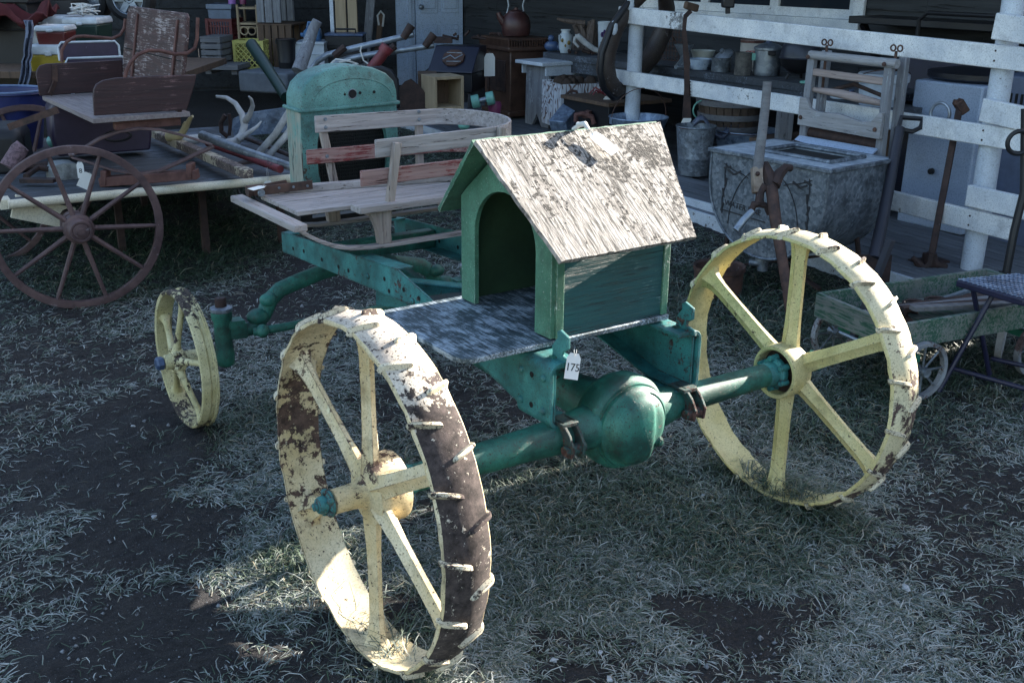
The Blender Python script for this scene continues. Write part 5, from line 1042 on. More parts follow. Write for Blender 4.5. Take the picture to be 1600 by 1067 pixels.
# ------------------------------------------------------------------ by the door: saw blades, letter box, crates, stove, bench
m = MB(); P = [D(x, y, 8.8) for x, y in ((622, 175), (622, 140), (632, 128), (642, 124), (655, 135), (668, 150), (674, 172))]; k = len(P); vs = [tuple(p) for p in P]+[tuple(p+Vector((0, .03, 0))) for p in P]; m.add(vs, [tuple(range(k)), tuple(range(2*k-1, k-1, -1))]+[(i, (i+1) % k, k+(i+1) % k, k+i) for i in range(k)]); one(m, 'rusty_disc', m_rustd, 'dark rusty disc plate standing left of the small crates', 'disc', D(645, 180, 8.8), world=True)
sb = thing('cast_iron_box', 'black sloping lidded cast iron box with an octagonal plaque by the white door', 'iron box', D(705, 150, 9.6), -.25)
q0 = D(672, 75, 9.6); q1 = D(740, 112, 9.6); w_ = abs(q1.x-q0.x)*1.02; zt_ = q0.z-sb.location.z; zb2 = q1.z-sb.location.z
m = MB(); m.loft([[Vector((x, y, z)) for x, y in ((-w_/2, 0), (w_/2, 0), (w_/2, .42), (-w_/2, .42))] for z in (zb2-.18, zb2-.015)]); part(m, 'box_body', m_black, sb, bev=.008)
m = MB(); lid = [(-.03, zb2-.012), (-.03, zb2), (.2, zt_), (.42, zt_), (.43, zb2-.012)]; m.prism(lid, w_*1.06, 'yz', -w_*.53); ld_ = part(m, 'lid', pl('blue_black_iron', (.016, .018, .035), rough=.38, wear=(.07, .075, .1)), sb, bev=.006)
sl = math.atan2(zt_-zb2, .23); M4 = Matrix.Translation((0, .085, (zt_+zb2)/2)) @ Matrix.Rotation(sl, 4, 'X'); m = MB(); m.prism([(w_*.27*math.cos(PI/8+PI/4*i), .1*math.sin(PI/8+PI/4*i)) for i in range(8)], .02, 'xy', 0); m.v = [tuple(M4 @ Vector(v)) for v in m.v]; pq = part(m, 'plaque', m_rust, ld_, bev=.003)
m = MB(); m.tube([M4 @ Vector(p) for p in ((-.09, -.03, .022), (-.03, .02, .022), (.02, -.02, .022), (.08, .03, .022))], .006, 6); m.tube([M4 @ Vector(p) for p in ((-.07, .05, .022), (.07, .05, .022))], .004, 6); m.tube([M4 @ Vector(p) for p in ((-.05, -.055, .022), (.08, -.05, .022))], .005, 6); part(m, 'plaque_relief', m_steel, pq)
for x in (-w_*.4, w_*.4): m = MB(); m.tube([(x, .05, zb2-.15), (x*1.1, .0, -.1)], .018, 8); part(m, 'iron_leg', m_black, sb)
m = MB(); m.tube([(-w_*.62, -.02, zb2-.12), (-w_*.62, -.02, zb2-.02), (-w_*.55, .0, zb2+.01), (-w_*.5, .02, zb2-.06)], .014, 8); part(m, 'handle', m_black, sb)
c = D(745, 58, 9.9); m = MB()
for i in range(9):
    p = c+Vector((rng.uniform(-.22, .2), rng.uniform(-.1, .1), rng.uniform(-.04, .05))); m.tube([p, p+Vector((rng.uniform(-.15, .15), rng.uniform(-.06, .06), rng.uniform(-.03, .05)))], .012, 6)
m.box(c+Vector((-.3, 0, -.03)), (.16, .12, .05)); one(m, 'scrap_iron', m_rustd, 'tangled heap of rusty scrap iron on top of the black iron box', 'scrap iron', c, world=True)
def drawer(label, x0, x1, yt, yb, Y, mat, rz=0):
    b, w_, h = place(x0, x1, yt, yb, Y); t_ = thing('wooden_box', label, 'wooden box', b, rz); d = .26; m = MB(); m.box((-w_/2+.012, d/2, h/2), (.024, d, h)); m.box((w_/2-.012, d/2, h/2), (.024, d, h)); m.box((0, d/2, h-.012), (w_-.05, d, .024)); m.box((0, d/2, .012), (w_-.05, d, .024)); part(m, 'box_frame', mat, t_, bev=.003); m = MB(); m.box((0, d-.012, h/2), (w_-.052, .02, h-.052)); part(m, 'box_back', m_brown, t_); return t_
drawer('open fronted box of pale tan wood standing on end', 677, 728, 120, 172, 8.7, m_tan, .5); drawer('dark open wooden box left of the pale tan one', 654, 684, 116, 172, 9.1, m_brown, .1)
sv = thing('parlour_stove', 'square brown enamelled parlour stove with cast grille top', 'stove', D(805, 175, 10.4), VA-PI/2-.1)
q0 = D(752, 72, 10.4); q1 = D(858, 180, 10.4); w_ = .5; h = q0.z-q1.z
m = MB(); m.box((0, 0, h*.48), (w_, w_*.8, h*.9)); part(m, 'stove_body', m_brownst, sv, bev=.012)
m = MB(); m.box((0, 0, h*.03), (w_*1.1, w_*.9, .05)); part(m, 'stove_base', m_brownst, sv, bev=.012)
m = MB(); m.box((0, 0, h*.95), (w_*1.14, w_*.95, .05)); tp_ = part(m, 'top_plate', m_brownst, sv, bev=.015)
m = MB()
for i in range(22): m.box((-w_*.54+i*w_*.0515, -w_*.48, h*.95+.05), (.010, .012, .06)); m.box((-w_*.54+i*w_*.0515, w_*.48, h*.95+.05), (.010, .012, .06))
for i in range(18): m.box((-w_*.56, -w_*.46+i*w_*.054, h*.95+.05), (.012, .010, .06)); m.box((w_*.56, -w_*.46+i*w_*.054, h*.95+.05), (.012, .010, .06))
m.box((0, 0, h*.95+.085), (w_*1.1, w_*.9, .016)); part(m, 'grille', m_brownst, tp_)
m = MB(); m.box((0, -w_*.41, h*.55), (w_*.7, .02, h*.45)); m.tube([(-.12, -w_*.44, h*.3+.05*i) for i in range(5)], .01, 6); part(m, 'stove_door', m_rustd, sv, bev=.006)
m = MB(); m.box((-w_*.53, -w_*.1, h*.62), (.012, .16, .24)); part(m, 'stove_side_panel', m_rustd, sv, bev=.005)
kt = thing('iron_kettle', 'maroon iron kettle with a pale wire handle on the stove', 'kettle', D(806, 56, 10.35)); kz = D(806, 20, 10.35).z-kt.location.z; r_ = abs(D(829, 35, 10.35).x-D(783, 35, 10.35).x)/2
m = MB(); m.lathe([(.0001, 0), (r_*.9, 0), (r_*.95, kz*.1), (r_, kz*.35), (r_*.98, kz*.6), (r_*.85, kz*.85), (r_*.6, kz), (r_*.58, kz*1.04), (r_*.3, kz*1.1), (.02, kz*1.12), (.02, kz*1.2), (.0001, kz*1.22)], n=32); kb = part(m, 'kettle_body', m_kettle, kt)
m = MB(); m.tube([(-r_*.8, -.02, kz*.55), (-r_*1.1, -.03, kz*.8), (-r_*1.2, -.03, kz*1.0)], [.04, .03, .022], 10); part(m, 'spout', m_kettle, kt); m = MB(); m.tube([(-r_*.62, 0, kz*.95), (-r_*.5, 0, kz*1.3), (-r_*.6, 0, kz*1.7), (-r_*.3, 0, kz*2.1), (r_*.3, 0, kz*2.1), (r_*.6, 0, kz*1.7), (r_*.45, 0, kz*1.3), (r_*.55, 0, kz*.95)], .009, 8); part(m, 'wire_handle', m_steel, kt)
bn = thing('wooden_bench', 'worn white bench with notched plank legs beside the stove', 'bench', W(4.75, 5.75, zd(5.75)), VA)
def QB(x, y, s): return S(x, y, s)
za_ = S(800, 95, 4.70)[2]; zb0 = S(808, 197, 4.70)[2]; fa_, fb_ = S(782, 100, 4.70)[1], S(838, 100, 4.7)[1]
def bl_(s, f, z): p = W(s, f, z); return p
tw = S(792, 150, 4.7)[1]; tw2 = S(836, 150, 4.7)[1]
q = PM[bn.name].inverted(); lp = [q @ (Vector(D(x, y, 9.9))) for x, y in ((778, 95), (812, 104), (812, 196), (806, 186), (800, 178), (796, 196), (780, 188))]
# legs: two notched boards; local x = along s (bench length), y = f (bench width)
wB = .36; LB = 1.0; hB = za_-zb0
for x in (.03, LB-.08):
    m = MB(); m.prism([(-wB/2, 0), (-.07, 0), (0, .11), (.07, 0), (wB/2, 0), (wB/2*.94, hB-.03), (-wB/2*.94, hB-.03)], .03, 'yz', x); part(m, 'bench_leg', m_grayz, bn, bev=.003)
m = MB(); m.box((LB/2-.02, 0, hB-.015), (LB+.1, wB*1.15, .032)); part(m, 'bench_top', m_whitep, bn, bev=.005)
for y in (-wB/2*.98, wB/2*.98): m = MB(); m.box((LB/2-.01, y, hB-.075), (LB, .022, .085)); part(m, 'apron', m_whitep, bn, bev=.002)
m = MB(); m.bar((.07, 0, hB-.28), (.24, 0, hB-.05), .03, .04); part(m, 'brace', m_gray, bn)
db_ = thing('dumbbell', 'mint green dumbbell standing beside the bench leg', 'dumbbell', D(755, 165, 9.2)); p0, p1 = D(743, 159, 9.2), D(766, 154, 9.2); dd = (p1-p0).normalized(); m = MB(); m.tube([p0, p1], .022, 10); part(m, 'bar', m_steel, db_, world=True)
for p in (p0, p1): m = MB(); m.tube([p-dd*.035, p-dd*.03, p+dd*.03, p+dd*.035], [.042, .056, .056, .042], 20); part(m, 'weight', m_lgreen, db_, world=True)
m = MB(); m.ball((0, 0, 0), .05, (1, 1, .7)); one(m, 'mint_ball', m_lgreen, 'small mint green knob seen behind the sleigh back', 'knob', D(725, 196, 8.6))
m = MB(); m.lathe([(.0001, 0), (.05, 0), (.06, .07), (.05, .1), (.0001, .1)], n=18); one(m, 'pink_pot', m_pinkp, 'small magenta pot beside the bench leg', 'pot', D(773, 178, 9.3))
# ------------------------------------------------------------------ plank table behind the fence and what stands on it
ST = 5.0
pa, pb = S(848, 82, ST), S(1290, 128, ST); zt0, zt1 = S(848, 82, ST)[2], S(1230, 127, ST)[2]; ZT = (zt0+zt1)/2
pt = thing('plank_table', 'long dark plank table against the house wall behind the fence', 'table', W(ST+.3, (pa[1]+pb[1])/2, zd(4)), VA)
fA, fB = pa[1], 2.2
m = MB()
for i in range(3):
    m.bar(W(ST+.1+i*.2, fA, ZT-.03), W(ST+.1+i*.2, fB, ZT-.03), .195, .055)
part(m, 'table_top', m_deck, pt, world=True, bev=.004)
m = MB(); m.bar(W(ST+.03, fA-.05, ZT-.10), W(ST+.03, fB, ZT-.10), .03, .1); part(m, 'apron', m_deck, pt, world=True)
for f in (fA-.25, 3.9, fB+.2):
    for s in (ST+.08, ST+.5): m = MB(); m.bar(W(s, f, zd(f)), W(s, f, ZT-.06), .07, .07); part(m, 'table_leg', m_brown, pt, world=True)
def ontab(px, py, ds=.1):                                                # a point on the table top under a pixel column
    p = S(px, py, ST+ds); return W(p[0], p[1], ZT)
def dep(px, ds): return W(*S(px, 100, ST+ds)).y
def zpx(px, py, ds): return S(px, py, ST+ds)[2]-ZT
def wpx(x0, x1, py, ds): Y = dep((x0+x1)/2, ds); return abs(D(x1, py, Y).x-D(x0, py, Y).x)
def glaze(label, name, cat, x0, x1, yt, prof, mat, ds=.15, **k):
    """lathe with profile given in (radius share, height share)"""
    w_ = wpx(x0, x1, 90, ds)/2; p = ontab((x0+x1)/2, 100, ds); h = max(zpx((x0+x1)/2, yt, ds), .02); m = MB(); m.lathe([(max(r*w_, .0001), z*h) for r, z in prof], n=30); t_ = thing(name, label, cat, p, VA); return t_, m, w_, h
t_, m, w_, h = glaze('pale two handled ceramic jar with a gold and dark flower sprig', 'ceramic_jar', 'jar', 872, 893, 46, [(.0, 0), (.7, 0), (.95, .2), (1, .55), (.85, .78), (.62, .85), (.6, .93), (.72, .94), (.72, 1), (0, 1)], m_jar, .1); part(m, 'jar_body', m_jar, t_)
for s in (-1, 1): m = MB(); m.tube([(s*w_*.85, 0, h*.7), (s*w_*1.15, 0, h*.75), (s*w_*1.15, 0, h*.6), (s*w_*.98, 0, h*.5)], .008, 6); part(m, 'jar_handle', m_jar, t_)
m = MB(); Mf = Matrix.Translation((-w_*.55, -w_*.78, h*.45)) @ Matrix.Rotation(-.6, 4, 'Z')
for x, z, r in ((-.03, .02, .018), (.03, .0, .02), (.0, -.025, .014)): m.ball(Mf @ Vector((x, 0, z)), r, (1, .4, 1), 8)
part(m, 'flower_sprig', pl('gold_glaze', (.25, .17, .05), rough=.4), t_)
t_, m, w_, h = glaze('tall white canister with a painted purple iris', 'canister', 'canister', 932, 955, 34, [(.0, 0), (.8, 0), (.82, .05), (.98, .9), (1.03, .93), (1.03, 1), (.94, 1), (.9, .5), (0, .3)], m_enamel, .3); part(m, 'canister_body', m_enamel, t_)
Mf = Matrix.Rotation(-.75, 4, 'Z') @ Matrix.Translation((0, -w_*.95, 0)); m = MB()
for x, z, r in ((-.02, .62, .02), (.02, .64, .02), (0, .7, .018), (.0, .56, .02)): m.ball(Mf @ Vector((x, 0, h*z)), r, (1, .35, 1.2), 8)
part(m, 'iris_petals', pl('iris_purple', (.07, .03, .14)), t_); m = MB(); m.tube([Mf @ Vector((0, 0, h*.52)), Mf @ Vector((.0, .006, h*.2))], .005, 6); m.bar(Mf @ Vector((.02, .006, h*.18)), Mf @ Vector((.03, 0, h*.45)), .012, .004); m.bar(Mf @ Vector((-.02, .006, h*.18)), Mf @ Vector((-.03, 0, h*.4)), .012, .004); part(m, 'iris_leaves', pl('iris_green', (.03, .08, .03)), t_)
p = ontab(912, 95, .45); m = MB(); h = zpx(912, 30, .45)
for i in range(9):
    a = rng.uniform(0, 6.28); r_ = rng.uniform(.02, .1); m.tube([p+Vector((r_*math.cos(a), r_*math.sin(a), 0)), p+Vector((r_*.8*math.cos(a)+.02, r_*.8*math.sin(a), h*.5)), p+Vector((r_*1.2*math.cos(a+.5), r_*math.sin(a+.5), h*rng.uniform(.75, 1.02)))], [.05, .038, .018], 7)
m.tube([p+Vector((0, 0, h*.85)), p+Vector((-.18, .0, h*.93)), p+Vector((-.26, 0, h*1.0))], [.03, .02, .01], 7); one(m, 'driftwood_stump', m_drift, 'jagged brown driftwood stump standing behind the pale jar', 'driftwood', p, world=True)
p0 = ontab(915, 97, .1); Y_ = p0.y; m = MB(); m.tube([D(x, y, Y_) for x, y in ((899, 58), (903, 57), (914, 67), (928, 77), (945, 84))], [.02, .026, .026, .024, .018], 8); m.tube([D(x, y, Y_) for x, y in ((899, 58), (897, 66), (904, 74))], [.016, .014, .01], 8); one(m, 'bleached_branch', m_bone, 'bleached forked branch lying on the table before the iris canister', 'branch', p0, world=True)
p = ontab(862, 92, .08); m = MB(); m.ball(p+Vector((0, 0, .05)), .055, (1.3, .8, .9)); m.ball(p+Vector((-.01, -.01, .12)), .03); m.ball(p+Vector((.06, 0, .04)), .035); one(m, 'blue_figurine', m_enamb, 'small mottled blue figurine at the left end of the plank table', 'figurine', p, world=True)
p = ontab(908, 95, .12); m = MB()
for i in range(7): q = p+Vector((rng.uniform(-.12, .14), rng.uniform(-.06, .08), .015)); m.tube([q, q+Vector((rng.uniform(-.08, .08), rng.uniform(-.04, .04), rng.uniform(0, .03)))], .014, 6)
one(m, 'metal_trinkets', m_rustd, 'low heap of dark metal trinkets beside the pale jar', 'trinkets', p, world=True)
# kitchen things right of the horse collar
t_, m, w_, h = glaze('grey cast meat grinder with a flared bowl, right of the horse collar', 'meat_grinder', 'grinder', 1052, 1082, 70, [(.0, 0), (.45, 0), (.4, .1), (.3, .3), (.35, .5), (.5, .6), (1, .98), (1, 1), (.9, .98), (.3, .62), (0, .6)], m_steel, .12); part(m, 'grinder_body', m_steel, t_); m = MB(); m.tube([(-.02, -.03, h*.5), (-.12, -.1, h*.3), (-.26, -.2, h*.15)], .018, 8); m.tube([(-.26, -.2, h*.15), (-.14, -.22, .02)], .018, 8); part(m, 'crank', m_steel, t_)
t_, m, w_, h = glaze('shallow cream oval dish standing behind the enamel pans', 'oval_dish', 'dish', 1078, 1116, 79, [(.0, .3), (.7, .3), (1, .95), (1.02, 1), (.97, 1), (.7, .4), (0, .4)], m_jar, .38); part(m, 'dish_body', pl('cream_enamel', (.55, .56, .5), rough=.3), t_); m = MB(); m.lathe([(w_*.6, 0), (w_*.6, h*.3)], n=24); part(m, 'dish_foot', m_jar, t_)
t_, m, w_, h = glaze('blue white enamel loaf pan on the table right of the rusty saw', 'enamel_pan', 'pan', 1074, 1112, 92, [(.0, 0), (.85, 0), (.95, .2), (1, .95), (1.05, 1), (.97, .97), (.8, .1), (0, .08)], m_enamel, .1); part(m, 'pan_body', paint('scuffed_blue_enamel', (.45, .52, .6), (.2, .28, .4), (.03, .04, .06), .58, 12, .3), t_)
t_, m, w_, h = glaze('dented grey saucepan with lid propped open', 'saucepan', 'saucepan', 1112, 1142, 90, [(.0, 0), (.96, 0), (1, .08), (1, .95), (1.05, 1), (.96, .98), (.94, .1), (0, .08)], m_galv, .1); part(m, 'pot_body', m_galv, t_); m = MB(); M_ = Matrix.Translation((.02, -.0, h*1.15)) @ Matrix.Rotation(-.6, 4, 'Y'); m.lathe([(.0001, .05), (.015, .05), (.018, .025), (w_*.5, .02), (w_, 0), (w_*1.03, -.006), (.0001, -.004)], n=28); m.v = [tuple(M_ @ Vector(v)) for v in m.v]; part(m, 'lid', m_steel, t_)
t_, m, w_, h = glaze('small blackened tin mug with a teal patch on the table', 'tin_mug', 'mug', 1148, 1175, 82, [(.0, 0), (.95, 0), (1, .05), (.97, .97), (1.02, 1), (.93, .98), (.92, .1), (0, .08)], m_galv, .06); part(m, 'mug_body', rust('blackened_tin', (.06, .06, .06), (.16, .15, .14), (.28, .3, .3), 16), t_); m = MB(); m.tube([(w_, 0, h*.85), (w_*1.5, -.02, h*.8), (w_*1.5, -.02, h*.3), (w_, 0, h*.2)], .008, 6); part(m, 'mug_handle', m_steel, t_); m = MB(); m.box((w_*.55, -w_*.88, h*.82), (.05, .012, .05), -.9+.4); part(m, 'teal_patch', m_lgreen, t_)
t_, m, w_, h = glaze('old coffee can with red letters on a white band behind the tin mug', 'coffee_can', 'can', 1155, 1190, 62, [(.0, 0), (1, 0), (1, .97), (1.03, 1), (.96, 1), (.95, .9), (0, .9)], m_enamel, .38); part(m, 'can_body', pl('cream_tin_label', (.55, .52, .48), rough=.4), t_); m = MB(); m.lathe([(w_*1.003, h*.9), (w_*1.02, h*.93), (w_*1.02, h), (w_*.95, h*1.01)], n=28); part(m, 'can_rim', m_rustr, t_)
m = MB(); 
for i, ch_ in enumerate("GERS"):
    a = -PI/2-.55-.62+i*.36; M_ = Matrix.Translation((w_*1.004*math.cos(a), w_*1.004*math.sin(a), h*.55)) @ Matrix.Rotation(a+PI/2, 4, 'Z') @ Matrix.Rotation(PI/2, 4, 'X'); m.text(ch_, h*.3, M_)
part(m, 'lettering', pl('red_print', (.35, .02, .03)), t_, smooth=0)
t_, m, w_, h = glaze('large steel pressure cooker with clamped lid beside the round grill', 'pressure_cooker', 'cooker', 1178, 1220, 72, [(.0, 0), (.9, 0), (.98, .06), (1, .15), (1, .85), (1.08, .88), (1.08, .95), (1, .97), (.7, 1.05), (.2, 1.12), (0, 1.13)], m_steel, .2); part(m, 'cooker_body', m_steel, t_); m = MB(); m.lathe([(.022, h*1.1), (.022, h*1.25), (.05, h*1.27), (.05, h*1.36), (.0001, h*1.37)], n=16); part(m, 'valve_knob', m_enamb, t_)
for a in (-2.2, -.4): m = MB(); x, y = w_*math.cos(a), w_*math.sin(a); m.bar((x, y, h*.8), (x*1.45, y*1.45, h*.8), .05, .03); part(m, 'cooker_handle', m_black, t_, bev=.004)
t_ = thing('kettle_grill', 'round black kettle grill with domed lid standing on the table', 'grill', ontab(1248, 118, .2), VA); w_ = wpx(1216, 1280, 90, .2)/2; h = zpx(1248, 57, .2); m = MB(); m.lathe([(.0001, .03), (w_*.5, .05), (w_*.85, h*.3), (w_, h*.5), (w_*.95, h*.5), (.0001, h*.48)], n=40); part(m, 'grill_bowl', m_black, t_)
m = MB(); m.lathe([(w_*1.03, h*.49), (w_*1.05, h*.505), (w_*1.03, h*.52), (w_, h*.525), (w_*.92, h*.75), (w_*.65, h*.95), (w_*.3, h*1.03), (.0001, h*1.05)], n=40); ld_ = part(m, 'domed_lid', pl('black_blue_enamel', (.03, .034, .05), rough=.35, wear=(.06, .06, .08)), t_); m = MB(); m.lathe([(.03, h*1.03), (.035, h*1.1), (.0001, h*1.11)], n=12); part(m, 'lid_vent', m_lgreen, ld_)
for a in (.5, 2.6, 4.7): m = MB(); m.tube([(w_*.5*math.cos(a), w_*.5*math.sin(a), h*.12), (w_*.62*math.cos(a), w_*.62*math.sin(a), 0)], .012, 6); part(m, 'grill_leg', m_black, t_)
m = MB(); m.tube(ring_((0, 0, .008), .03, 16), .008, 6, closed=True); one(m, 'teal_ring', m_lgreen, 'small teal ring lying on the table in front of the grill', 'ring', ontab(1258, 126, .02))
wm = thing('wire_rack', 'rusty wire mesh rack leaning on the wall behind the horse collar', 'rack', W(5.6, 4.7, ZT)); m = MB(); q0, q1 = D(1040, 100, W(5.6, 4.7).y), D(1066, 42, W(5.6, 4.7).y)
for i in range(9): u = i/8; m.tube([(q0.x+(q1.x-q0.x)*u*1.4-.05, q0.y-.25*u, q0.z), (q0.x+(q1.x-q0.x)*u*1.4-.05, q0.y+.05-.25*u, q1.z)], .004, 5); m.tube([(q0.x-.05, q0.y, q0.z+(q1.z-q0.z)*u), (q0.x+(q1.x-q0.x)*1.4-.05, q0.y-.25, q0.z+(q1.z-q0.z)*u)], .004, 5)
part(m, 'wire_mesh', m_rust, wm, world=True); m = MB(); m.bar((q0.x, q0.y-.05, q1.z), (q1.x, q1.y-.12, q0.z+.05), .02, .01); part(m, 'cross_strap', m_rust, wm, world=True)
# ------------------------------------------------------------------ hung on the fence: horse collar, saw, ring, tools
hc = thing('horse_collar', 'old cracked leather horse collar hooked over the fence end', 'horse collar', W(fs_(F1), F1, 1.0))
Yc = W(fs_(F1), F1).y
ringp = [((1012, -14), .10), ((985, 10), .05), ((962, 45), .0), ((949, 80), -.03), ((946, 105), -.04), ((950, 128), -.02), ((962, 142), .04), ((980, 138), .18), ((1000, 112), .36), ((1018, 88), .5), ((1036, 50), .55), ((1042, 20), .5), ((1038, -6), .35), ((1028, -18), .2)]
P = [D(p[0], p[1], Yc-.02+dy) for p, dy in ringp]; m = MB()
rr_ = [.035, .042, .05, .055, .058, .058, .052, .05, .062, .075, .075, .065, .05, .04]; m.tube(P, [r*1.35 for r in rr_], 16, closed=True, flat=.75); part(m, 'collar_body', m_leather, hc, world=True, smooth=70)
m = MB(); cen = sum(P, Vector())/len(P); m.tube([p+(p-cen).normalized()*(rr_[i]*1.15)+Vector((0, -.03, 0)) for i, p in enumerate(P)], [.022]*len(P), 10, closed=True); part(m, 'collar_rim', m_black, hc, world=True)
m = MB(); PP = [cen+(p-cen)*.9 for p in P[8:12]]; m.strip([P[7]*.5+P[8]*.5, P[8], P[9], P[10], P[11]], .12, .03, (.4, .1, 0)); part(m, 'collar_pad', m_leather, hc, world=True)
m = MB()
for i in (1, 2): m = MB(); m.ball(P[i]+(P[i]-cen).normalized()*.03+Vector((0, -.05, 0)), .035, (.8, .4, 1.6), 10, jit=.006); part(m, 'frosted_wear', m_whitep, hc, world=True)
sa = thing('rusty_saw', 'long rusty hand saw hooked over the top fence rail', 'saw', W(fs_(3), 3.3, 1.2)); f_ = S(1070, 100, 4.3)[1]; Ys = W(fs_(f_)-.04, f_).y
P = [D(x, y, Ys) for x, y in ((1078, 14), (1068, 24), (1066, 45), (1067, 80), (1069, 110), (1069, 140), (1066, 185), (1080, 185), (1079, 145), (1077, 110), (1079, 100), (1076, 80), (1072, 45), (1074, 28), (1082, 20))]; k = len(P); vs = [tuple(p) for p in P]+[tuple(p+Vector((0, .006, 0))) for p in P]; m = MB(); m.add(vs, [tuple(range(k)), tuple(range(2*k-1, k-1, -1))]+[(i, (i+1) % k, k+(i+1) % k, k+i) for i in range(k)])
for i in range(5): a = D(1076.5, 126+i*5, Ys); b = D(1077, 130+i*5, Ys); c = D(1080.5, 128.5+i*5, Ys); m.add([a, b, c, a+Vector((0, .004, 0)), b+Vector((0, .004, 0)), c+Vector((0, .004, 0))], [(0, 1, 2), (5, 4, 3), (0, 3, 4, 1), (1, 4, 5, 2), (2, 5, 3, 0)])
part(m, 'saw_blade', m_rustd, sa, world=True, smooth=0); m = MB(); m.bar(D(1070, 8, Ys-.01), D(1090, 14, Ys+.05), .035, .05); part(m, 'saw_handle', m_brown, sa, world=True, bev=.01)
def ringobj(label, px, py, r, s, mat, th=.009, cat='ring', name='iron_ring'):
    p = S(px, py, s); c = W(*p); m = MB(); m.tube(ring_((0, 0, 0), r, 28, 'x'), th, 8, closed=True); return one(m, name, mat, label, cat, c, VA)
ringobj('dull iron ring hanging above the middle rail before the white appliance', 1469, 178, .058, 4.3, m_steel, .009)
fv = thing('iron_vise_stand', 'dark iron clamp standing on the top fence rail', 'clamp', W(fs_(2.4), S(1137, 5, 4.3)[1], 1.3)); Yv = W(fs_(3), S(1137, 5, 4.3)[1]).y; m = MB(); m.bar(D(1137, 22, Yv), D(1137, 3, Yv), .028, .028); part(m, 'clamp_stem', m_black, fv, world=True); m = MB(); m.bar(D(1128, 4, Yv), D(1147, 4, Yv), .07, .07); part(m, 'clamp_head', m_black, fv, world=True, bev=.01)
# ------------------------------------------------------------------ boxes and buckets along the low bench
pb_ = thing('painted_box', 'white box of peeling figured plywood filled with pine cones', 'box', D(893, 195, 9.45), VA-.25)
q0, q1, q2 = D(846, 130, 9.6), D(910, 140, 9.2), D(945, 125, 9.5); w_ = .52; hh = D(850, 128, 9.5).z-D(850, 195, 9.5).z
m = MB(); open_box(m, .40, .42, hh, .018); figured = NT('figured_peeling_plywood'); fq = figured.math('SINE', figured.math('MULTIPLY', figured.noise(1, 3, .5, figured.coord((6, 6, 2.6)), .6), 85.)); figured.set(figured.mix(figured.ramp(fq, (.3, 0.), (.75, 1.)), (.5, .52, .56), (.13, .085, .08)), .8); figured = figured.m; part(m, 'box_sides', figured, pb_, bev=.002)
for i in range(12):
    m = MB(); x, y = rng.uniform(-.14, .14), rng.uniform(-.15, .15); m.ball((x, y, hh-.03+rng.uniform(0, .03)), .055, (1, 1, 1.1), 12, jit=.012); m.ball((x, y, hh+.0), .035, (1, 1, 1.2), 10, jit=.01)
    one(m, 'pine_cone', m_pine, 'brown pine cone in the white peeling box', 'pine cone', pb_.location.copy(), VA-.25, 'pine cones in the white box')
m = MB(); m.tube([D(x, y, 9.12) for x, y in ((884, 160), (885, 148), (892, 142), (900, 143), (905, 152), (904, 163))], .012, 8); one(m, 'horseshoe', m_rust, 'rusty horseshoe hung on the front of the white peeling box', 'horseshoe', D(895, 150, 9.12), world=True)
bk = thing('wooden_chest', 'low dark wooden chest with pale lid carrying a red bow', 'chest', D(960, 196, 8.9), VA-.05); hh = D(935, 152, 8.9).z-D(935, 196, 8.9).z
m = MB(); m.box((0, 0, hh*.45), (.6, .62, hh*.9)); part(m, 'chest_body', m_black, bk, bev=.004); m = MB(); m.box((0, 0, hh*.95), (.64, .66, .03)); part(m, 'chest_lid', m_brown, bk, bev=.003)
c = Vector(bk.location)+VN*-.1+VU*.2+Vector((0, 0, hh*.97)); c = D(946, 148, 8.75); rb = thing('red_bow', 'faded red twig bow lying on the dark chest', 'bow', c); m = MB()
for a in range(7): t0 = a*.9; m.tube([c, c+Vector((.09*math.cos(t0), .05*math.sin(t0), .05+.02*math.sin(a))), c+Vector((.13*math.cos(t0+.2), .08*math.sin(t0), .0))], .007, 6)
part(m, 'ribbon', m_redpipe, rb, world=True)
card('white price tag on the dark chest beside the red bow', D(955, 148, 8.7), .07, .1, .5)
m = MB(); m.bar(D(872, 198, 8.8), D(895, 170, 9.0), .16, .1); one(m, 'grey_block', m_galvb, 'tilted grey metal block leaning on the white peeling box', 'block', D(880, 190, 8.9), world=True, bev=.006)
m = MB(); m.tube([D(x, y, 8.6) for x, y in ((900, 190), (900, 180), (910, 178), (925, 183), (928, 194))], .022, 10); m.bar(D(915, 180, 8.6), D(924, 176, 8.75), .05, .05); one(m, 'rusty_pulley', m_rustr, 'rusty red iron pulley in front of the dark chest', 'pulley', D(912, 190, 8.6), world=True)
lb = thing('low_bench', 'low white edged plank bench carrying the galvanised buckets', 'bench', W(4.2, 3.2, zd(3)), VA); m = MB(); zB_ = .205
for i in range(3): m.bar(W(4.02+i*.16, 5.0, zB_+.03), W(4.02+i*.16, 2.4, zB_-.01), .155, .035)
part(m, 'bench_top', m_porch, lb, world=True, bev=.003); m = MB(); m.bar(W(3.935, 5.0, zB_-.01), W(3.935, 2.4, zB_-.04), .02, .11); part(m, 'front_board', m_whitep, lb, world=True, bev=.002)
for f in (4.7, 2.7): m = MB(); m.box(W(4.1, f, zB_*.6), (.08, .3, zB_*.75), VA); part(m, 'bench_leg', m_gray, lb, world=True)
zB_ = .225
def onb(px, py, z): return G(px, py, z)
p = onb(1083, 272, zB_); Yb = p.y; hB_ = D(1083, 196, Yb).z-p.z; r1 = (D(1111, 195, Yb).x-D(1048, 195, Yb).x)/2
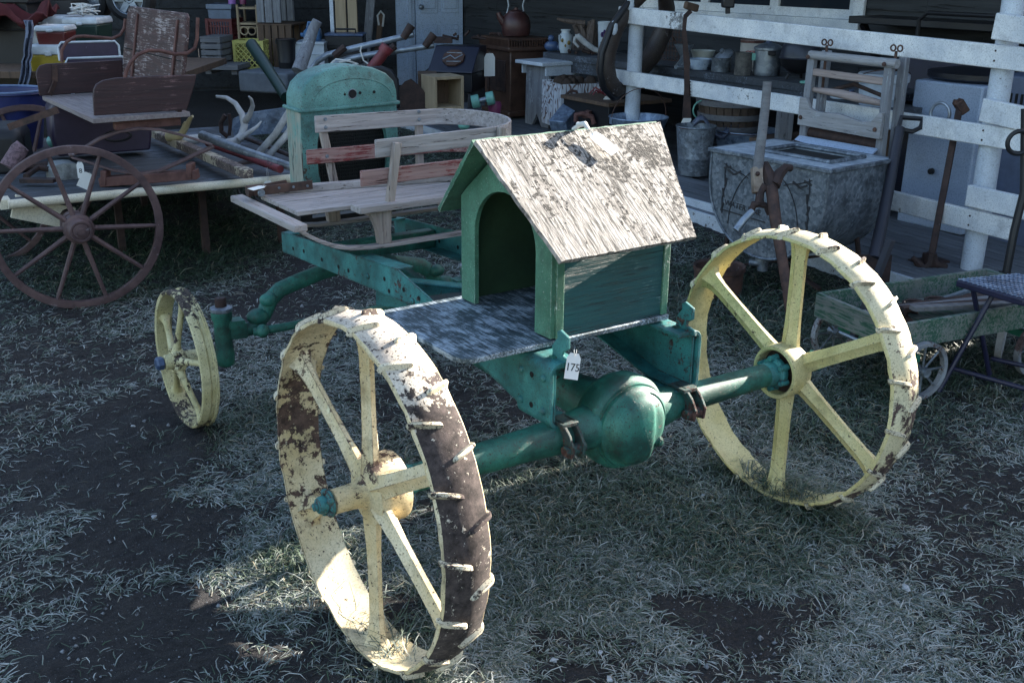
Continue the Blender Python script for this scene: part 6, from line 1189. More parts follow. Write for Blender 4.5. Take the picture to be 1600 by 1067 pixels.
b1 = bucket('tall dented galvanised bucket on the bench right of the dog house', p, r1*.74, r1*.98, hB_, m_galv, None, .4); m = MB(); m.tube([(r1*math.cos(a), r1*.95*math.sin(a), hB_-.01-.05*max(0, math.sin(a))) for a in [PI+PI*i/16 for i in range(17)]], .0035, 6); part(m, 'bail', m_rust, b1)
card('small white price tag on the rim of the tall bucket', D(1078, 178, Yb+.15), .06, .09, .4)
m = MB(); c = D(1104, 196, Yb+.15); k = 9; vs = []
for i in range(k):
    for j in range(6): vs.append(c+Vector((-.1+.3*i/k, -.06+.03*j, .06*math.sin(i*.8)+.02*math.cos(j*2+i)-.05*(i/k))))
m.add(vs, [(i*6+j, i*6+j+1, (i+1)*6+j+1, (i+1)*6+j) for i in range(k-1) for j in range(5)]); o = one(m, 'blue_rag', m_cloth, 'crumpled blue white rag between the two galvanised buckets', 'rag', c, world=True, smooth=60); sm = o.modifiers.new('thick', 'SOLIDIFY'); sm.thickness = .006
p = onb(1162, 262, zB_); p.z += .07; hB_ = D(1160, 202, p.y).z-p.z; r1 = (D(1211, 215, p.y).x-D(1112, 215, p.y).x)/2
bucket('wide galvanised pail with frosted blue inside beside the tall bucket', p, r1*.8, r1, hB_, m_galvb, R(88), .2)
p = D(996, 222, 8.15); hB_ = D(996, 182, 8.15).z-p.z; r1 = (D(1042, 182, 8.15).x-D(950, 182, 8.15).x)/2
bucket('wide blue enamel basin with its wire bail standing up', p, r1*.7, r1, hB_, m_galvb, R(12), .3, 'basin', 'basin')
p = D(1140, 204, 8.3); r1 = (D(1192, 170, 8.3).x-D(1086, 170, 8.3).x)/2; hB_ = D(1140, 155, 8.3).z-p.z; bq = thing('bushel_basket', 'round brown bushel basket with pale hoops under the plank table', 'basket', p, .2)
m = MB(); nst = 26
for i in range(nst):
    a0, a1 = 2*PI*(i+.06)/nst, 2*PI*(i+.94)/nst; rr = []
    for z, r in ((0, .84), (hB_*.5, .93), (hB_, 1.0)): rr.append([Vector((r1*r*math.cos(a), r1*r*math.sin(a), z)) for a in (a0, a1)]+[Vector((r1*(r-.03)*math.cos(a), r1*(r-.03)*math.sin(a), z)) for a in (a1, a0)])
    m.loft(rr)
part(m, 'staves', m_basket, bq, smooth=0)
for z, r in ((.03, .87), (hB_*.5, .955), (hB_*.93, 1.02)):
    m = MB(); m.lathe([(r1*r*.99, z-.022), (r1*r*1.02, z-.02), (r1*r*1.03, z+.02), (r1*r*1.0, z+.022)], n=40, closed=True); part(m, 'hoop', m_gray, bq)
m = MB(); m.lathe([(.0001, .01), (r1*.82, .01), (r1*.82, .02), (.0001, .02)], n=30); part(m, 'basket_floor', m_basket, bq)
m = MB(); m.tube(ring_((r1*-.99, -.05, hB_*.7), .07, 14, 'y'), .006, 6, closed=True); part(m, 'wire_handle', m_lgreen, bq)
for px in (1225, 1385): 
    p = S(px, 200, 4.9); m = MB(); m.bar(W(p[0], p[1], zd(3)), W(p[0], p[1], ZT-.1), .1, .1); one(m, 'wooden_prop', m_grayz if px < 1300 else m_brown, 'grey wooden prop under the plank table' if px < 1300 else 'dark brown wooden prop behind the wringer', 'prop', W(p[0], p[1], zd(3)), world=True, bev=.004)
m = MB(); m.box((0, 0, .17), (.5, .4, .34)); one(m, 'brown_box', m_brown, 'dark brown wooden box under the table behind the washtub', 'box', W(5.0, 2.95, zd(3)), VA, bev=.004)
# ------------------------------------------------------------------ washtub, wringer, buckets, appliances
TA, TB_, TC = G(1112, 233, .72), G(1321, 262, .72), G(1421, 246, .72)
tx_ = (TB_-TA); tW = tx_.length; ty_ = (TC-TB_); tD = ty_.length*1.0
tb = thing('washtub', 'half round galvanised washtub with painted scrolls and framed lid', 'washtub', (TA.x, TA.y, 0), R(-52))
def prof(n=26):
    o = [(0, .715), (0, .60)]; 
    for i in range(n+1): a = PI+PI*i/n; o.append((tW/2+tW/2*math.cos(a)*1.0, .575+.40*math.sin(a)))
    return o+[(tW, .60), (tW, .715)]
pr = prof(); m = MB(); m.prism(pr, tD, 'xz', 0); body = part(m, 'tub_body', m_tub, tb, bev=.003, smooth=30)
m = MB(); m.tube([(x, -.004, z) for x, z in [(tW/2+(x-tW/2)*.985, .575+(z-.575)*.975) for x, z in pr]], .007, 6); m.tube([(x, tD+.002, z) for x, z in pr], .007, 6); part(m, 'end_seam', m_tub, body)
m = MB(); m.box((tW/2, -.006, .718), (tW+.03, .022, .022)); m.box((tW/2, tD+.002, .718), (tW+.03, .022, .022)); m.box((-.005, tD/2, .7182), (.022, tD-.016, .0216)); m.box((tW+.005, tD/2, .7182), (.022, tD-.016, .0216)); rim_ = part(m, 'top_rim', m_tub, tb, bev=.004)
lid = MB(); y0, y1 = .012, tD-.012; xa, xb = tW*.30, tW*.88
lid.box((xa/2, tD/2, .722), (xa, tD-.03, .012)); lid.box(((xb+tW)/2, tD/2, .722), (tW-xb, tD-.03, .012)); lid.box(((xa+xb)/2, .07, .7222), (xb-xa-.002, .11, .0118)); lid.box(((xa+xb)/2, tD-.07, .7222), (xb-xa-.002, .11, .0118)); part(lid, 'lid', galv('frosted_lid_tin', (.32, .37, .43), (.48, .53, .58), (.16, .19, .24), .3, .55), tb, bev=.002)
m = MB()
for a, b in (((xa, .125), (xb, .125)), ((xb, .125), (xb, tD-.125)), ((xb, tD-.125), (xa, tD-.125)), ((xa, tD-.125), (xa, .125))): m.tube([(a[0], a[1], .735), (b[0], b[1], .735)], .012, 8)
part(m, 'lid_opening_frame', m_tub, tb); m = MB(); m.box(((xa+xb)/2, tD/2, .7165), (xb-xa-.01, tD-.27, .004)); part(m, 'dark_opening', m_hole, tb)
m = MB(); cx = tW/2
m.tube([(cx+tW*.30*math.cos(t), -.003, .33+.34*math.sin(t)) for t in [PI*i/24 for i in range(25)]], .0022, 5)
for sg in (-1, 1):
    m.tube([(cx+sg*tW*q, -.003, z) for q, z in ((.15, .60), (.2, .615), (.27, .625), (.33, .64), (.37, .655))], .0028, 5); m.tube([(cx+sg*tW*q, -.003, z) for q, z in ((.35, .66), (.36, .60), (.35, .53), (.37, .46), (.36, .38))], .0028, 5)
    for q, z, r in ((.22, .63, .5), (.28, .605, -.4), (.34, .58, 1.4), (.37, .52, 1.8), (.355, .44, 1.3), (.31, .645, .3)):
        c = Vector((cx+sg*tW*q, -.003, z)); m.bar(c, c+Vector((sg*.05*math.cos(r), 0, .05*math.sin(r)*-1)), .003, .011)
part(m, 'painted_scrolls', m_ink, body)
m = MB(); m.text("WATER LINE", .045, Matrix.Translation((cx-tW*.18, -.004, .435)) @ Matrix.Rotation(.06, 4, 'Y') @ Matrix.Rotation(PI/2, 4, 'X')); m.bar((cx-tW*.36, -.003, .40), (cx+.02, -.003, .385), .003, .007); part(m, 'lettering', m_ink, body, smooth=0)
m = MB(); m.lathe([(.03, .10), (.03, .15), (.045, .155), (.045, .185)], (cx*.95, .06, 0), 'z', 14); m.tube([(cx*.95, .05, .14), (cx*.95-.06, .02, .14)], .02, 10); part(m, 'drain_valve', m_galv, tb)
for x in (.1, tW-.1):
    for y in (.05, tD-.05): m = MB(); m.tube([(tW/2+(x-tW/2)*.85, y, .32), (x, y+(.05 if y > .2 else -.05), 0)], .014, 6); part(m, 'stand_leg', m_rustd, tb)
m = MB(); m.bar((.12, .1, .06), (tW-.1, .12, .24), .03, .012); m.bar((.12, .14, .26), (tW-.1, .16, .05), .03, .012); part(m, 'stand_brace', m_rustd, tb)
p = GT(1112, 405); r1 = .13; m = MB(); m.lathe([(.0001, .01), (r1, .0), (r1*1.02, .12), (r1*1.08, .125), (r1*1.08, .15), (r1*.98, .14), (r1*.95, .02), (.0001, .02)], n=30); one(m, 'rusty_basin', m_rust, 'small rusty round basin on the grass below the washtub', 'basin', (1.12, 5.6, .0))
# pump lever with wooden handle leaning on the tub
pm = thing('pump_lever', 'rusty iron pump jack with a tall grey wooden handle leaning on the washtub', 'pump lever', GT(1243, 560))
def L3(px, py, t): Y = 4.62+(5.25-4.62)*t; return D(px, py, Y)
m = MB(); m.tube([L3(1244, 562, 0), L3(1228, 440, .35), L3(1212, 345, .65), L3(1205, 290, .85)], [.018, .024, .028, .03], 10); part(m, 'iron_shaft', m_rust, pm, world=True)
m = MB(); m.tube([L3(1206, 296, .83), L3(1200, 272, .9), L3(1196, 262, .95), L3(1194, 255, .97)], [.03, .03, .026, .02], 8); m.tube([L3(1210, 290, .83), L3(1218, 272, .9), L3(1228, 262, .93), L3(1236, 263, .95)], [.03, .028, .022, .018], 8); m.tube([L3(1195, 290, .85), L3(1188, 300, .83), L3(1186, 318, .8)], [.022, .02, .022], 8); m.tube([L3(1194, 317, .8), L3(1178, 320, .8), L3(1172, 332, .78)], [.014, .02, .012], 8); m.tube([L3(1182, 318, .8), L3(1198, 322, .8), L3(1202, 336, .78)], [.014, .018, .012], 8); part(m, 'lever_joint', m_rustd, pm, world=True)
m = MB(); m.bar(L3(1184, 302, .84), L3(1182, 262, .92), .05, .045); part(m, 'iron_ferrule', rust('pale_rust', (.12, .08, .06), (.3, .24, .19), (.4, .36, .32)), pm, world=True, bev=.005)
for y in (270, 290): m = MB(); m.ball(L3(1182, y, .89)+Vector((0, -.028, 0)), .012, n=8); part(m, 'rivet', m_rustd, pm, world=True)
m = MB(); m.tube([L3(1184, 264, .92), L3(1190, 215, .96), L3(1196, 165, 1.0), L3(1199, 128, 1.02)], [.026, .024, .022, .021], 12); part(m, 'wooden_handle', m_gray, pm, world=True)
m = MB(); m.tube([L3(1176, 330, .78), L3(1162, 344, .75), L3(1150, 360, .72)], .018, 10); part(m, 'side_tube', m_steel, pm, world=True)
# clothes wringer on the fence
wr = thing('clothes_wringer', 'weathered wooden clothes wringer standing at the fence behind the washtub', 'wringer', W(4.08, 1.85, .6), VA-PI/2)
fl, fr2 = S(1265, 85, 4.08)[1], S(1398, 95, 4.08)[1]; zt_ = S(1330, 86, 4.08)[2]-.6; zb2 = S(1310, 245, 4.1)[2]-.6; w_ = fl-fr2; c_f = (fl+fr2)/2; wr.location = W(4.08, c_f, .6); PM[wr.name] = Matrix.Translation(wr.location) @ Matrix.Rotation(VA-PI/2, 4, 'Z')
# local x = along -f (photo right), y = along s (away)
for x in (-1, 1):
    for y in (0, .12):
        m = MB(); m.bar((x*w_*.47, y, zb2), (x*w_*.455, y, zt_), .05, .038, (0, 1, 0)); part(m, 'frame_post', m_grayz, wr, bev=.005)
gx = wood('wringer_bar_wood', (.34, .34, .35), (.2, .19, .19), 0, 5, (.03, .025, .025), (.42, .45, .48), .42); gp = wood('pinkish_roller_wood', (.36, .29, .27), (.22, .17, .15), 0, 5, (.03, .02, .02))
m = MB(); m.tube([(-w_*.47, -.012, zt_-.02), (w_*.55, -.012, zt_-.025)], .026, 10); part(m, 'top_bar', gx, wr)
m = MB(); m.bar((-w_*.44, .0, zt_-.115), (w_*.44, 0, zt_-.125), .03, .042); part(m, 'spring_bar', gp, wr, bev=.008)
m = MB(); m.tube([(-w_*.44, .01, zt_-.215), (-w_*.1, .01, zt_-.22), (w_*.1, .01, zt_-.23), (w_*.44, .01, zt_-.245)], [.014, .024, .026, .016], 10); part(m, 'wooden_roller', gp, wr)
m = MB(); m.tube([(-w_*.40, .06, zt_-.235), (0, .06, zt_-.165), (w_*.42, .06, zt_-.22)], .012, 8); part(m, 'leaf_spring', m_rustd, wr)
zz = zt_-.345; m = MB(); m.prism([(-w_*.5, zz-.075), (w_*.5, zz-.085), (w_*.5, zz+.06), (w_*.46, zz+.06), (w_*.38, zz+.005), (w_*.26, zz-.005), (0, zz+.02), (-w_*.28, zz+.015), (-w_*.36, zz+.03), (-w_*.42, zz+.085), (-w_*.5, zz+.085)], .028, 'xz', -.05); part(m, 'shaped_board', gx, wr, bev=.004)
m = MB(); m.tube([(-w_*.44, .03, zz-.12), (w_*.44, .03, zz-.13)], .035, 16); part(m, 'rubber_roller', m_rustd, wr)
m = MB(); m.loft([[Vector((x, y, z)) for x in (-w_*.5, w_*.46)]+[Vector((x, y+.012, z-.004)) for x in (w_*.46, -w_*.5)] for y, z in ((-.02, zz-.14), (-.09, zz-.18), (-.12, zz-.24), (-.10, zb2))]); part(m, 'drip_board', m_fridge, wr)
for x in (-.38, .43):
    m = MB(); m.tube([(w_*x, .06, zt_-.22), (w_*x, .06, zt_+.035)], .008, 6); m.tube(ring_((w_*x-.022, .06, zt_+.05), .016, 12, 'y'), .005, 5, closed=True); m.tube(ring_((w_*x+.022, .06, zt_+.05), .016, 12, 'y'), .005, 5, closed=True); part(m, 'thumb_screw', m_rust, wr)
for x, z in ((-.46, zt_-.03), (.44, zt_-.03), (-.46, zz-.03), (.44, zz-.035)): m = MB(); m.lathe([(.013, 0), (.011, -.006), (.0001, -.007)], (w_*x, -.052 if z < zt_-.1 else -.04, z), 'y', 10); part(m, 'bolt_head', m_rust, wr)
m = MB(); m.tube([(-w_*.5, -.06, zz-.175), (-w_*.28, -.10, zz-.18)], .012, 8); part(m, 'iron_rod', m_rustd, wr)
p = W(4.75, S(1375, 170, 4.75)[1], S(1375, 172, 4.75)[2]); hB_ = S(1375, 120, 4.75)[2]-p.z; r1 = .15
b = bucket('white plastic bucket with lid rim behind the wringer', p, r1*.85, r1, hB_+.02, pl('white_bucket_plastic', (.42, .48, .56), rough=.4), R(70)); m = MB(); m.lathe([(r1*.97, hB_-.03), (r1*1.04, hB_-.025), (r1*1.05, hB_+.015), (r1*.98, hB_+.025), (.0001, hB_+.027)], n=30); part(m, 'lid', m_enamel, b)
for px, py, r_, nm, mt in ((1305, 140, .06, 'flowered bowl', m_enamel), (1318, 148, .065, 'jug', m_jar)): pass
t_, m, w2_, h2 = glaze('white enamel bowl with small blue flowers seen through the wringer', 'flowered_bowl', 'bowl', 1298, 1332, 128, [(.0, 0), (.5, 0), (.55, .1), (.95, .6), (1, 1), (.95, .98), (.5, .2), (0, .15)], m_enamel, .1); h2 = max(h2, .1); t_.location = W(4.8, S(1315, 150, 4.8)[1], S(1315, 158, 4.8)[2]); part(m, 'bowl_body', m_enamel, t_)
m = MB()
for i in range(6): a = -PI/2-1.2+i*.4; m.ball((w2_*.9*math.cos(a), w2_*.9*math.sin(a), h2*(.55+.12*(i % 2))), .012, (1, 1, 1), 8)
part(m, 'blue_flowers', m_enamb, t_)
m = MB(); m.box((0, .1, -.015), (.75, .35, .03)); m.box((0, .1, -.2), (.06, .06, .36)); one(m, 'side_shelf', m_deck, 'dark shelf plank behind the wringer carrying bowl and bucket', 'shelf', W(4.65, S(1345, 160, 4.75)[1], S(1345, 160, 4.75)[2]), VA-PI/2, bev=.003)
# appliances
fz = thing('white_appliance', 'scuffed white enamel appliance panel standing behind the middle rail', 'appliance', W(4.85, S(1470, 300, 4.85)[1], zd(1.7)), VA-PI/2)
fl, fr2 = S(1428, 125, 4.85)[1], S(1535, 140, 4.85)[1]; w_ = fl-fr2; h = S(1480, 130, 4.85)[2]-zd(1.7); fz.location = W(4.85, (fl+fr2)/2, zd(1.7)); m = MB(); m.box((0, .3, h/2), (w_, .58, h)); part(m, 'cabinet', m_fridge, fz, bev=.012)
m = MB(); m.lathe([(.02, 0), (.018, -.02), (.0001, -.022)], (-.02, .0, h*.4), 'y', 12); part(m, 'knob', m_black, fz)
m = MB(); m.lathe([(.0001, h+.005), (w_*.62, h+.005), (w_*.66, h+.02), (w_*.66, h+.05), (w_*.3, h+.075), (.0001, h+.08)], (.0, .33, 0), n=36); one(m, 'barrel_lid', pl('blue_black_lid', (.012, .014, .022), rough=.4), 'large round black lid lying on top of the white appliance', 'lid', fz.location.copy(), VA-PI/2)
bx2 = thing('dark_blue_cabinet', 'dark blue cabinet with a bent tube handle behind the top rail', 'cabinet', W(5.45, S(1490, 90, 5.45)[1], zd(1)), VA-PI/2); h = S(1490, 62, 5.45)[2]-zd(1); m = MB(); m.box((0, .2, h*.46), (.75, .4, h*.92)); part(m, 'cabinet_body', pl('navy_metal', (.014, .018, .045), rough=.4), bx2, bev=.01); m = MB(); m.box((0, .2, h*.955), (.8, .46, .04)); part(m, 'lid', m_black, bx2, bev=.01)
m = MB(); m.tube([(-.28, -.02, h*.9), (-.28, -.02, h*1.1), (-.22, -.02, h*1.14), (.4, -.02, h*1.14)], .014, 8); part(m, 'tube_handle', m_black, bx2)
bs2 = thing('black_shelf', 'long dark ledge below the window right of the white frame', 'ledge', W(5.7, S(1440, 35, 5.7)[1], S(1440, 30, 5.7)[2])); m = MB(); m.bar(W(5.75, S(1350, 28, 5.75)[1], S(1350, 30, 5.75)[2]), W(5.75, 1.2, S(1350, 30, 5.75)[2]), .35, .05); part(m, 'ledge_board', m_black, bs2, world=True, bev=.006)
for f in (3.0, 1.4): m = MB(); m.bar(W(5.9, f, S(1350, 30, 5.75)[2]-.3), W(5.68, f, S(1350, 30, 5.75)[2]-.03), .04, .04); part(m, 'bracket', m_black, bs2, world=True)
ac = thing('air_conditioner', 'blue grey box air conditioner with slotted grille behind the right fence post', 'air conditioner', W(5.0, .95, zd(.9)), VA-PI/2); fl, fr2 = S(1548, 150, 5.0)[1], S(1660, 150, 5.0)[1]; zt_ = S(1575, 118, 5.0)[2]-zd(.9); w_ = abs(fl-fr2); ac.location = W(5.0, (fl+fr2)/2, zd(.9)); m = MB(); m.box((0, .25, zt_/2), (w_, .5, zt_)); part(m, 'casing', pl('blue_grey_casing', (.12, .15, .23), rough=.45, wear=(.05, .05, .07)), ac, bev=.01)
m = MB()
for i in range(9): m.box((-w_*.36+i*w_*.08, -.003, zt_*.82), (.014, .006, zt_*.16))
part(m, 'grille_slots', m_hole, ac)
# long tools against the rails
dg = thing('spade', 'dark spade with an open handle leaning on the middle fence rail', 'spade', GT(1350, 465)); Yd = W(4.15, 1.5).y
def L4(px, py, t): return D(px, py, 5.05+(5.75-5.05)*t)
m = MB(); m.tube([L4(1406, 200, .95), L4(1395, 260, .8), L4(1378, 350, .5), L4(1366, 405, .3)], [.026, .028, .032, .034], 10); part(m, 'shaft', pl('dark_painted_shaft', (.016, .016, .026), rough=.5, wear=(.1, .1, .13)), dg, world=True)
m = MB(); m.tube([L4(1404, 200, .95), L4(1408, 184, 1), L4(1440, 186, 1), L4(1438, 200, .97), L4(1425, 206, .95), L4(1404, 202, .95)], .013, 8); part(m, 'open_handle', m_black, dg, world=True)
m = MB(); m.prism([(-.09, 0), (.09, 0), (.095, -.2), (.05, -.27), (-.05, -.27), (-.095, -.2)], .012, 'xz', -.006); c = L4(1366, 398, .3); m.v = [tuple(Vector(v)+c) for v in m.v]; part(m, 'blade', m_rustd, dg, world=True)
db = thing('digging_bar', 'rusty digging bar with hooked foot standing at the appliance', 'digging bar', G(1440, 428, .08)); Yb = G(1440, 428, .08).y
m = MB(); m.bar(D(1500, 165, Yb+.25), D(1455, 402, Yb), .035, .03); part(m, 'bar', m_rustd, db, world=True, bev=.004); m = MB(); m.bar(D(1496, 158, Yb+.25), D(1507, 176, Yb+.25), .06, .05); m.bar(D(1490, 160, Yb+.25), D(1503, 162, Yb+.25), .04, .03); part(m, 'bar_head', m_rust, db, world=True, bev=.006)
m = MB(); m.tube([D(1456, 395, Yb), D(1452, 412, Yb), D(1440, 418, Yb), D(1426, 402, Yb)], [.03, .034, .03, .012], 8); m.tube([D(1456, 398, Yb), D(1460, 412, Yb), D(1478, 418, Yb)], [.028, .028, .02], 8); part(m, 'hooked_foot', m_rustd, db, world=True)
hk = thing('log_hook', 'black iron hook tool with ring leaning at the right edge', 'hook tool', D(1570, 440, 4.9)); m = MB(); m.tube([D(1602, 170, 5.0), D(1600, 300, 4.95), D(1585, 360, 4.92), D(1572, 428, 4.9)], .02, 8); part(m, 'shaft', m_black, hk, world=True); m = MB(); m.tube(ring_(D(1592, 223, 4.95), .052, 24, 'y'), .011, 8, closed=True); part(m, 'ring', m_black, hk, world=True); m = MB(); m.bar(D(1572, 425, 4.9), D(1570, 436, 4.9), .05, .05); part(m, 'foot', m_black, hk, world=True)
pg_ = thing('floor_plate', 'dark cast iron foot plate lying on the deck edge beside the wagon', 'foot plate', G(1450, 415, .1)); 
m = MB(); m.box((0, 0, .02), (.2, .12, .03), .4); part(m, 'plate', m_rustd, pg_, bev=.006); m = MB(); m.box((0, 0, .05), (.06, .06, .04)); part(m, 'socket', m_rustd, pg_, bev=.005)
# ------------------------------------------------------------------ little green coaster wagon and folding chair
cz_ = .30; A_, B_, C_ = G(1278, 458, .33), G(1405, 510, .33), G(1570, 448, .33); Dn = G(1415, 402, .33)
vx = (B_-A_); cw = vx.length; vx.normalize(); vy = Vector((-vx.y, vx.x, 0)); cl = (Dn-A_).dot(vy); cl = max(cl, 1.0)
gw = thing('coaster_wagon', 'small faded green wooden coaster wagon with spoked wheels beside the right wheel', 'coaster wagon', (A_.x, A_.y, 0), math.atan2(vx.y, vx.x)); cw = max(cw, .40)
zb_, zt_ = .225, .335
for nm, c, d in (('front_board', (cw/2, .0, (zb_+zt_)/2), (cw, .02, zt_-zb_)), ('rear_board', (cw/2, cl, (zb_+zt_)/2), (cw, .02, zt_-zb_)), ('side_board', (.01, cl/2, (zb_+zt_)/2), (.02, cl-.022, zt_-zb_)), ('side_board', (cw-.01, cl/2, (zb_+zt_)/2), (.02, cl-.022, zt_-zb_))):
    m = MB(); m.box(c, d); part(m, nm, m_greenw, gw, bev=.003)
m = MB(); m.box((cw/2, cl/2, zb_+.008), (cw-.045, cl-.022, .014)); part(m, 'wagon_floor', m_greenw, gw)
gtr = plain('green_iron', (.03, .2, .13), .45, .4, 0, 10, .2, (.1, .1, .1))
m = MB(); m.box((cw/2, .14, .165), (cw*.95, .03, .035)); m.bar((cw*.1, .14, .18), (cw*.4, .3, .22), .02, .02); m.box((cw/2, .12, .19), (.12, .06, .03)); part(m, 'front_bolster', gtr, gw, bev=.003); m = MB(); m.box((cw/2, cl-.2, .17), (cw*.95, .03, .03)); part(m, 'rear_axle', gtr, gw)
def small_wheel(x, y, r): 
    m = MB(); m.lathe([(r-.018, -.012), (r, -.014), (r, .014), (r-.018, .012)], (x, y, r), 'x', 36, closed=True); w_ = part(m, 'wheel', paint('chipped_white_rim', (.28, .3, .33), (.16, .17, .19), (.05, .03, .03), .52, 14), gw)
    for i in range(8): a = 2*PI*i/8; m = MB(); m.tube([(x, y, r), (x, y+math.cos(a)*(r-.012), r+math.sin(a)*(r-.012))], .005, 6); part(m, 'spoke', m_galv, w_)
    m = MB(); m.lathe([(.02, -.03), (.02, .03)], (x, y, r), 'x', 12); part(m, 'hub', m_galv, w_)
for x in (-.02, cw+.02): small_wheel(x, .14, .125); small_wheel(x, cl-.2, .125)
m = MB(); m.tube([(cw/2-.06, .06, .165), (cw/2-.06, -.02, .21), (cw/2+.06, -.02, .21), (cw/2+.06, .06, .165)], .007, 6); part(m, 'tongue_yoke', m_steel, gw); m = MB(); m.bar((cw/2, .0, .2), (cw/2+.02, .12, .62), .035, .02); part(m, 'pull_tongue', pl('dark_tongue_paint', (.02, .022, .035), rough=.5), gw)
for i in range(9):
    m = MB(); q = Vector((A_.x, A_.y, 0))+vx*cw*rng.uniform(.15, .85)+vy*cl*rng.uniform(.15, .85)+Vector((0, 0, .25)); a = rng.uniform(0, PI); dd_ = Vector((math.cos(a), math.sin(a), rng.uniform(0, .12)))*rng.uniform(.08, .2)
    if i % 3 == 0: m.tube([q+Vector((.05*math.cos(t), .05*math.sin(t), .03)) for t in [2*PI*k/16 for k in range(16)]], .008, 6, closed=True)
    else: m.bar(q, q+dd_, .025, .015); m.tube([q+dd_, q+dd_*1.3+Vector((0, 0, .02))], .012, 6)
    one(m, 'rusty_scrap', [m_rustd, m_steel, m_rust][i % 3], 'small piece of rusty scrap iron lying in the green wagon', 'scrap iron', q, 0, 'scrap iron pieces in the green wagon', world=True)
hd = thing('clothes_pegs', 'heap of dark slatted wooden tools lying in the green coaster wagon', 'tools', Vector((A_.x, A_.y, 0))+vx*cw*.6+vy*cl*.5+Vector((0, 0, .25)), gw.rotation_euler.z)
for i in range(4):
    m = MB(); m.bar((-.12+.06*i, -.3, .03+.02*i), (-.02+.05*i, .3, .06), .04, .02); part(m, 'slat', m_gray if i % 2 else m_rustd, hd, bev=.002)
m = MB(); m.tube([(-.05, -.35, .06), (-.1, -.42, .07), (-.02, -.48, .07), (.04, -.4, .06)], .012, 8); part(m, 'loop_handle', m_steel, hd)
fc = thing('folding_chair', 'dark blue metal folding chair with frosted mesh seat at the right edge', 'chair', G(1560, 560, 0)); m = MB(); P = [G(1494, 437, .46), G(1600, 468, .46), G(1685, 455, .46), G(1590, 428, .46)]; vs = [tuple(p) for p in P]+[tuple(p-Vector((0, 0, .03))) for p in P]; m.add(vs, [(0, 1, 2, 3), (7, 6, 5, 4), (0, 4, 5, 1), (1, 5, 6, 2), (2, 6, 7, 3), (3, 7, 4, 0)]); navy = pl('navy_chair_paint', (.016, .017, .05), rough=.45, wear=(.1, .11, .16)); st_ = part(m, 'seat', navy, fc, world=True, bev=.006)
m = MB()
for i in range(14):
    u = (i+.5)/14; a = P[0].lerp(P[1], u); b = P[3].lerp(P[2], u); m.tube([a+Vector((0, 0, .003)), b+Vector((0, 0, .003))], .0022, 5)
    a = P[0].lerp(P[3], u); b = P[1].lerp(P[2], u); m.tube([a+Vector((0, 0, .003)), b+Vector((0, 0, .003))], .0022, 5)
part(m, 'frosted_mesh', m_galvb, st_, world=True)
for a, b in (((1466, 612, 0), (1556, 452, .44)), ((1520, 450, .44), (1546, 585, .02)), ((1600, 640, .0), (1680, 470, .44))): m = MB(); m.tube([G(*a), G(*b)], .011, 8); part(m, 'chair_leg', navy, fc, world=True)
for a, b in (((1487, 575, .10), (1640, 618, .10)), ((1549, 560, .08), (1680, 590, .08))): m = MB(); m.tube([G(*a), G(*b)], .010, 8); part(m, 'cross_bar', navy, fc, world=True)
bw_ = thing('bicycle_wheel', 'rusty white spoked wheel standing behind the folding chair', 'wheel', GT(1560, 556)); bw_.rotation_euler = (0, 0, R(-28)); PM[bw_.name] = Matrix.Translation(bw_.location) @ Matrix.Rotation(R(62), 4, 'Z'); bw_.rotation_euler = (0, 0, R(62))
spoke_wheel(bw_, 'rim', .155, .03, 14, .022, .02, m_galv, paint('chipped_white_rust_rim', (.5, .5, .52), (.35, .35, .37), (.07, .035, .03), .54, 14), sr=.003, off=(0, 0, .15))
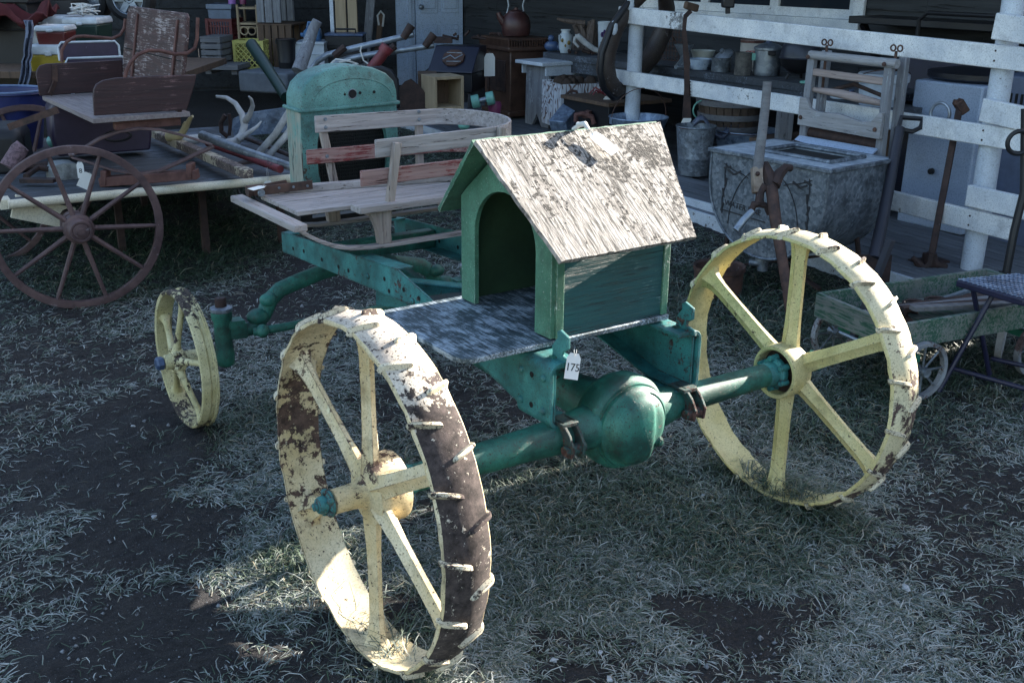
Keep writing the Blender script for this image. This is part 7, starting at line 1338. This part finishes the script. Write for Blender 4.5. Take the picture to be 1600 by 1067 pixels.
# ------------------------------------------------------------------ price tags and small litter
rp = Vector(W(.935, .285, 1.232)); Nn = Matrix.Rotation(VA, 4, 'Z') @ Matrix.Rotation(R(-52), 4, 'X') @ Matrix.Rotation(R(-24), 4, 'Y')
card('white price tag tied to the dog house roof ridge', rp+Vector((0, 0, .012)), .046, .088, nrm=Nn, string=.03)
m = MB(); m.tube([rp+Vector(q) for q in ((-.03, .03, 0), (-.01, .0, .02), (.0, -.01, .024), (.01, -.02, .01), (.0, -.01, .02), (-.02, .01, .018))], .007, 7); one(m, 'knotted_cord', m_string, 'frayed cord knot on the dog house roof ridge', 'cord', rp, world=True)
card('white price tag reading 175 on the left rear frame hook', W(.648, -.062, .722), .042, .07, txt='175', string=.01, nrm=Matrix.Rotation(VA+R(-8), 4, 'Z') @ Matrix.Rotation(R(-14), 4, 'X') @ Matrix.Rotation(R(16), 4, 'Y'))
card('price tag on the strap hinge at the sleigh front', W(.41, 1.42, .935), .03, .06, nrm=Matrix.Rotation(VA, 4, 'Z') @ Matrix.Rotation(R(-85), 4, 'X') @ Matrix.Rotation(R(70), 4, 'Y'), string=.01)
card('large white price tag hanging below the wagon pole beside the radiator', D(417, 262, 5.95), .05, .085, txt='00', yaw=.5, string=.075)
card('white price tag tied to the pale tin on the wagon', D(124, 252, 5.6), .035, .085, txt='8', yaw=.3, string=.005)
card('small square price tag at the end of the spring base', D(141, 270, 5.45), .07, .085, .5, .3, string=.005)
card('white cloth tag hanging on the stove beside the bench', D(765, 82, 9.9), .1, .2, yaw=.3, string=.01)
m = MB(); m.tube([D(x, y, 5.95) for x, y in ((372, 295), (376, 304), (388, 308), (398, 300), (400, 310), (412, 318), (435, 345))], .012, 8); one(m, 'leather_strap', m_black, 'black leather strap hanging below the ivory wagon pole', 'strap', D(380, 300, 5.95), world=True)
for i, (px, py, r_, lb) in enumerate(((865, 1032, .012, 'small white stone on bare soil near the bottom edge'), (938, 1020, .009, 'tiny pale stone right of the white stone'), (952, 1062, .012, 'pale stone at the very bottom edge of the yard'), (1098, 774, .008, 'tiny white pebble in the grass before the differential'), (240, 808, .011, 'pale twig stub on the bare soil path'), (1415, 920, .016, 'curled white leaf in the grass at lower right'), (208, 666, .009, 'pale pebble left of the small front wheel'))):
    p = GT(px, py); m = MB(); m.ball((0, 0, r_*.25), r_*.75, (1.3, .9, .6), 7, jit=r_*.28); one(m, 'stone', pl('pale_stone', (.36, .38, .41), rough=.9), lb, 'stone', p, i, smooth=0)
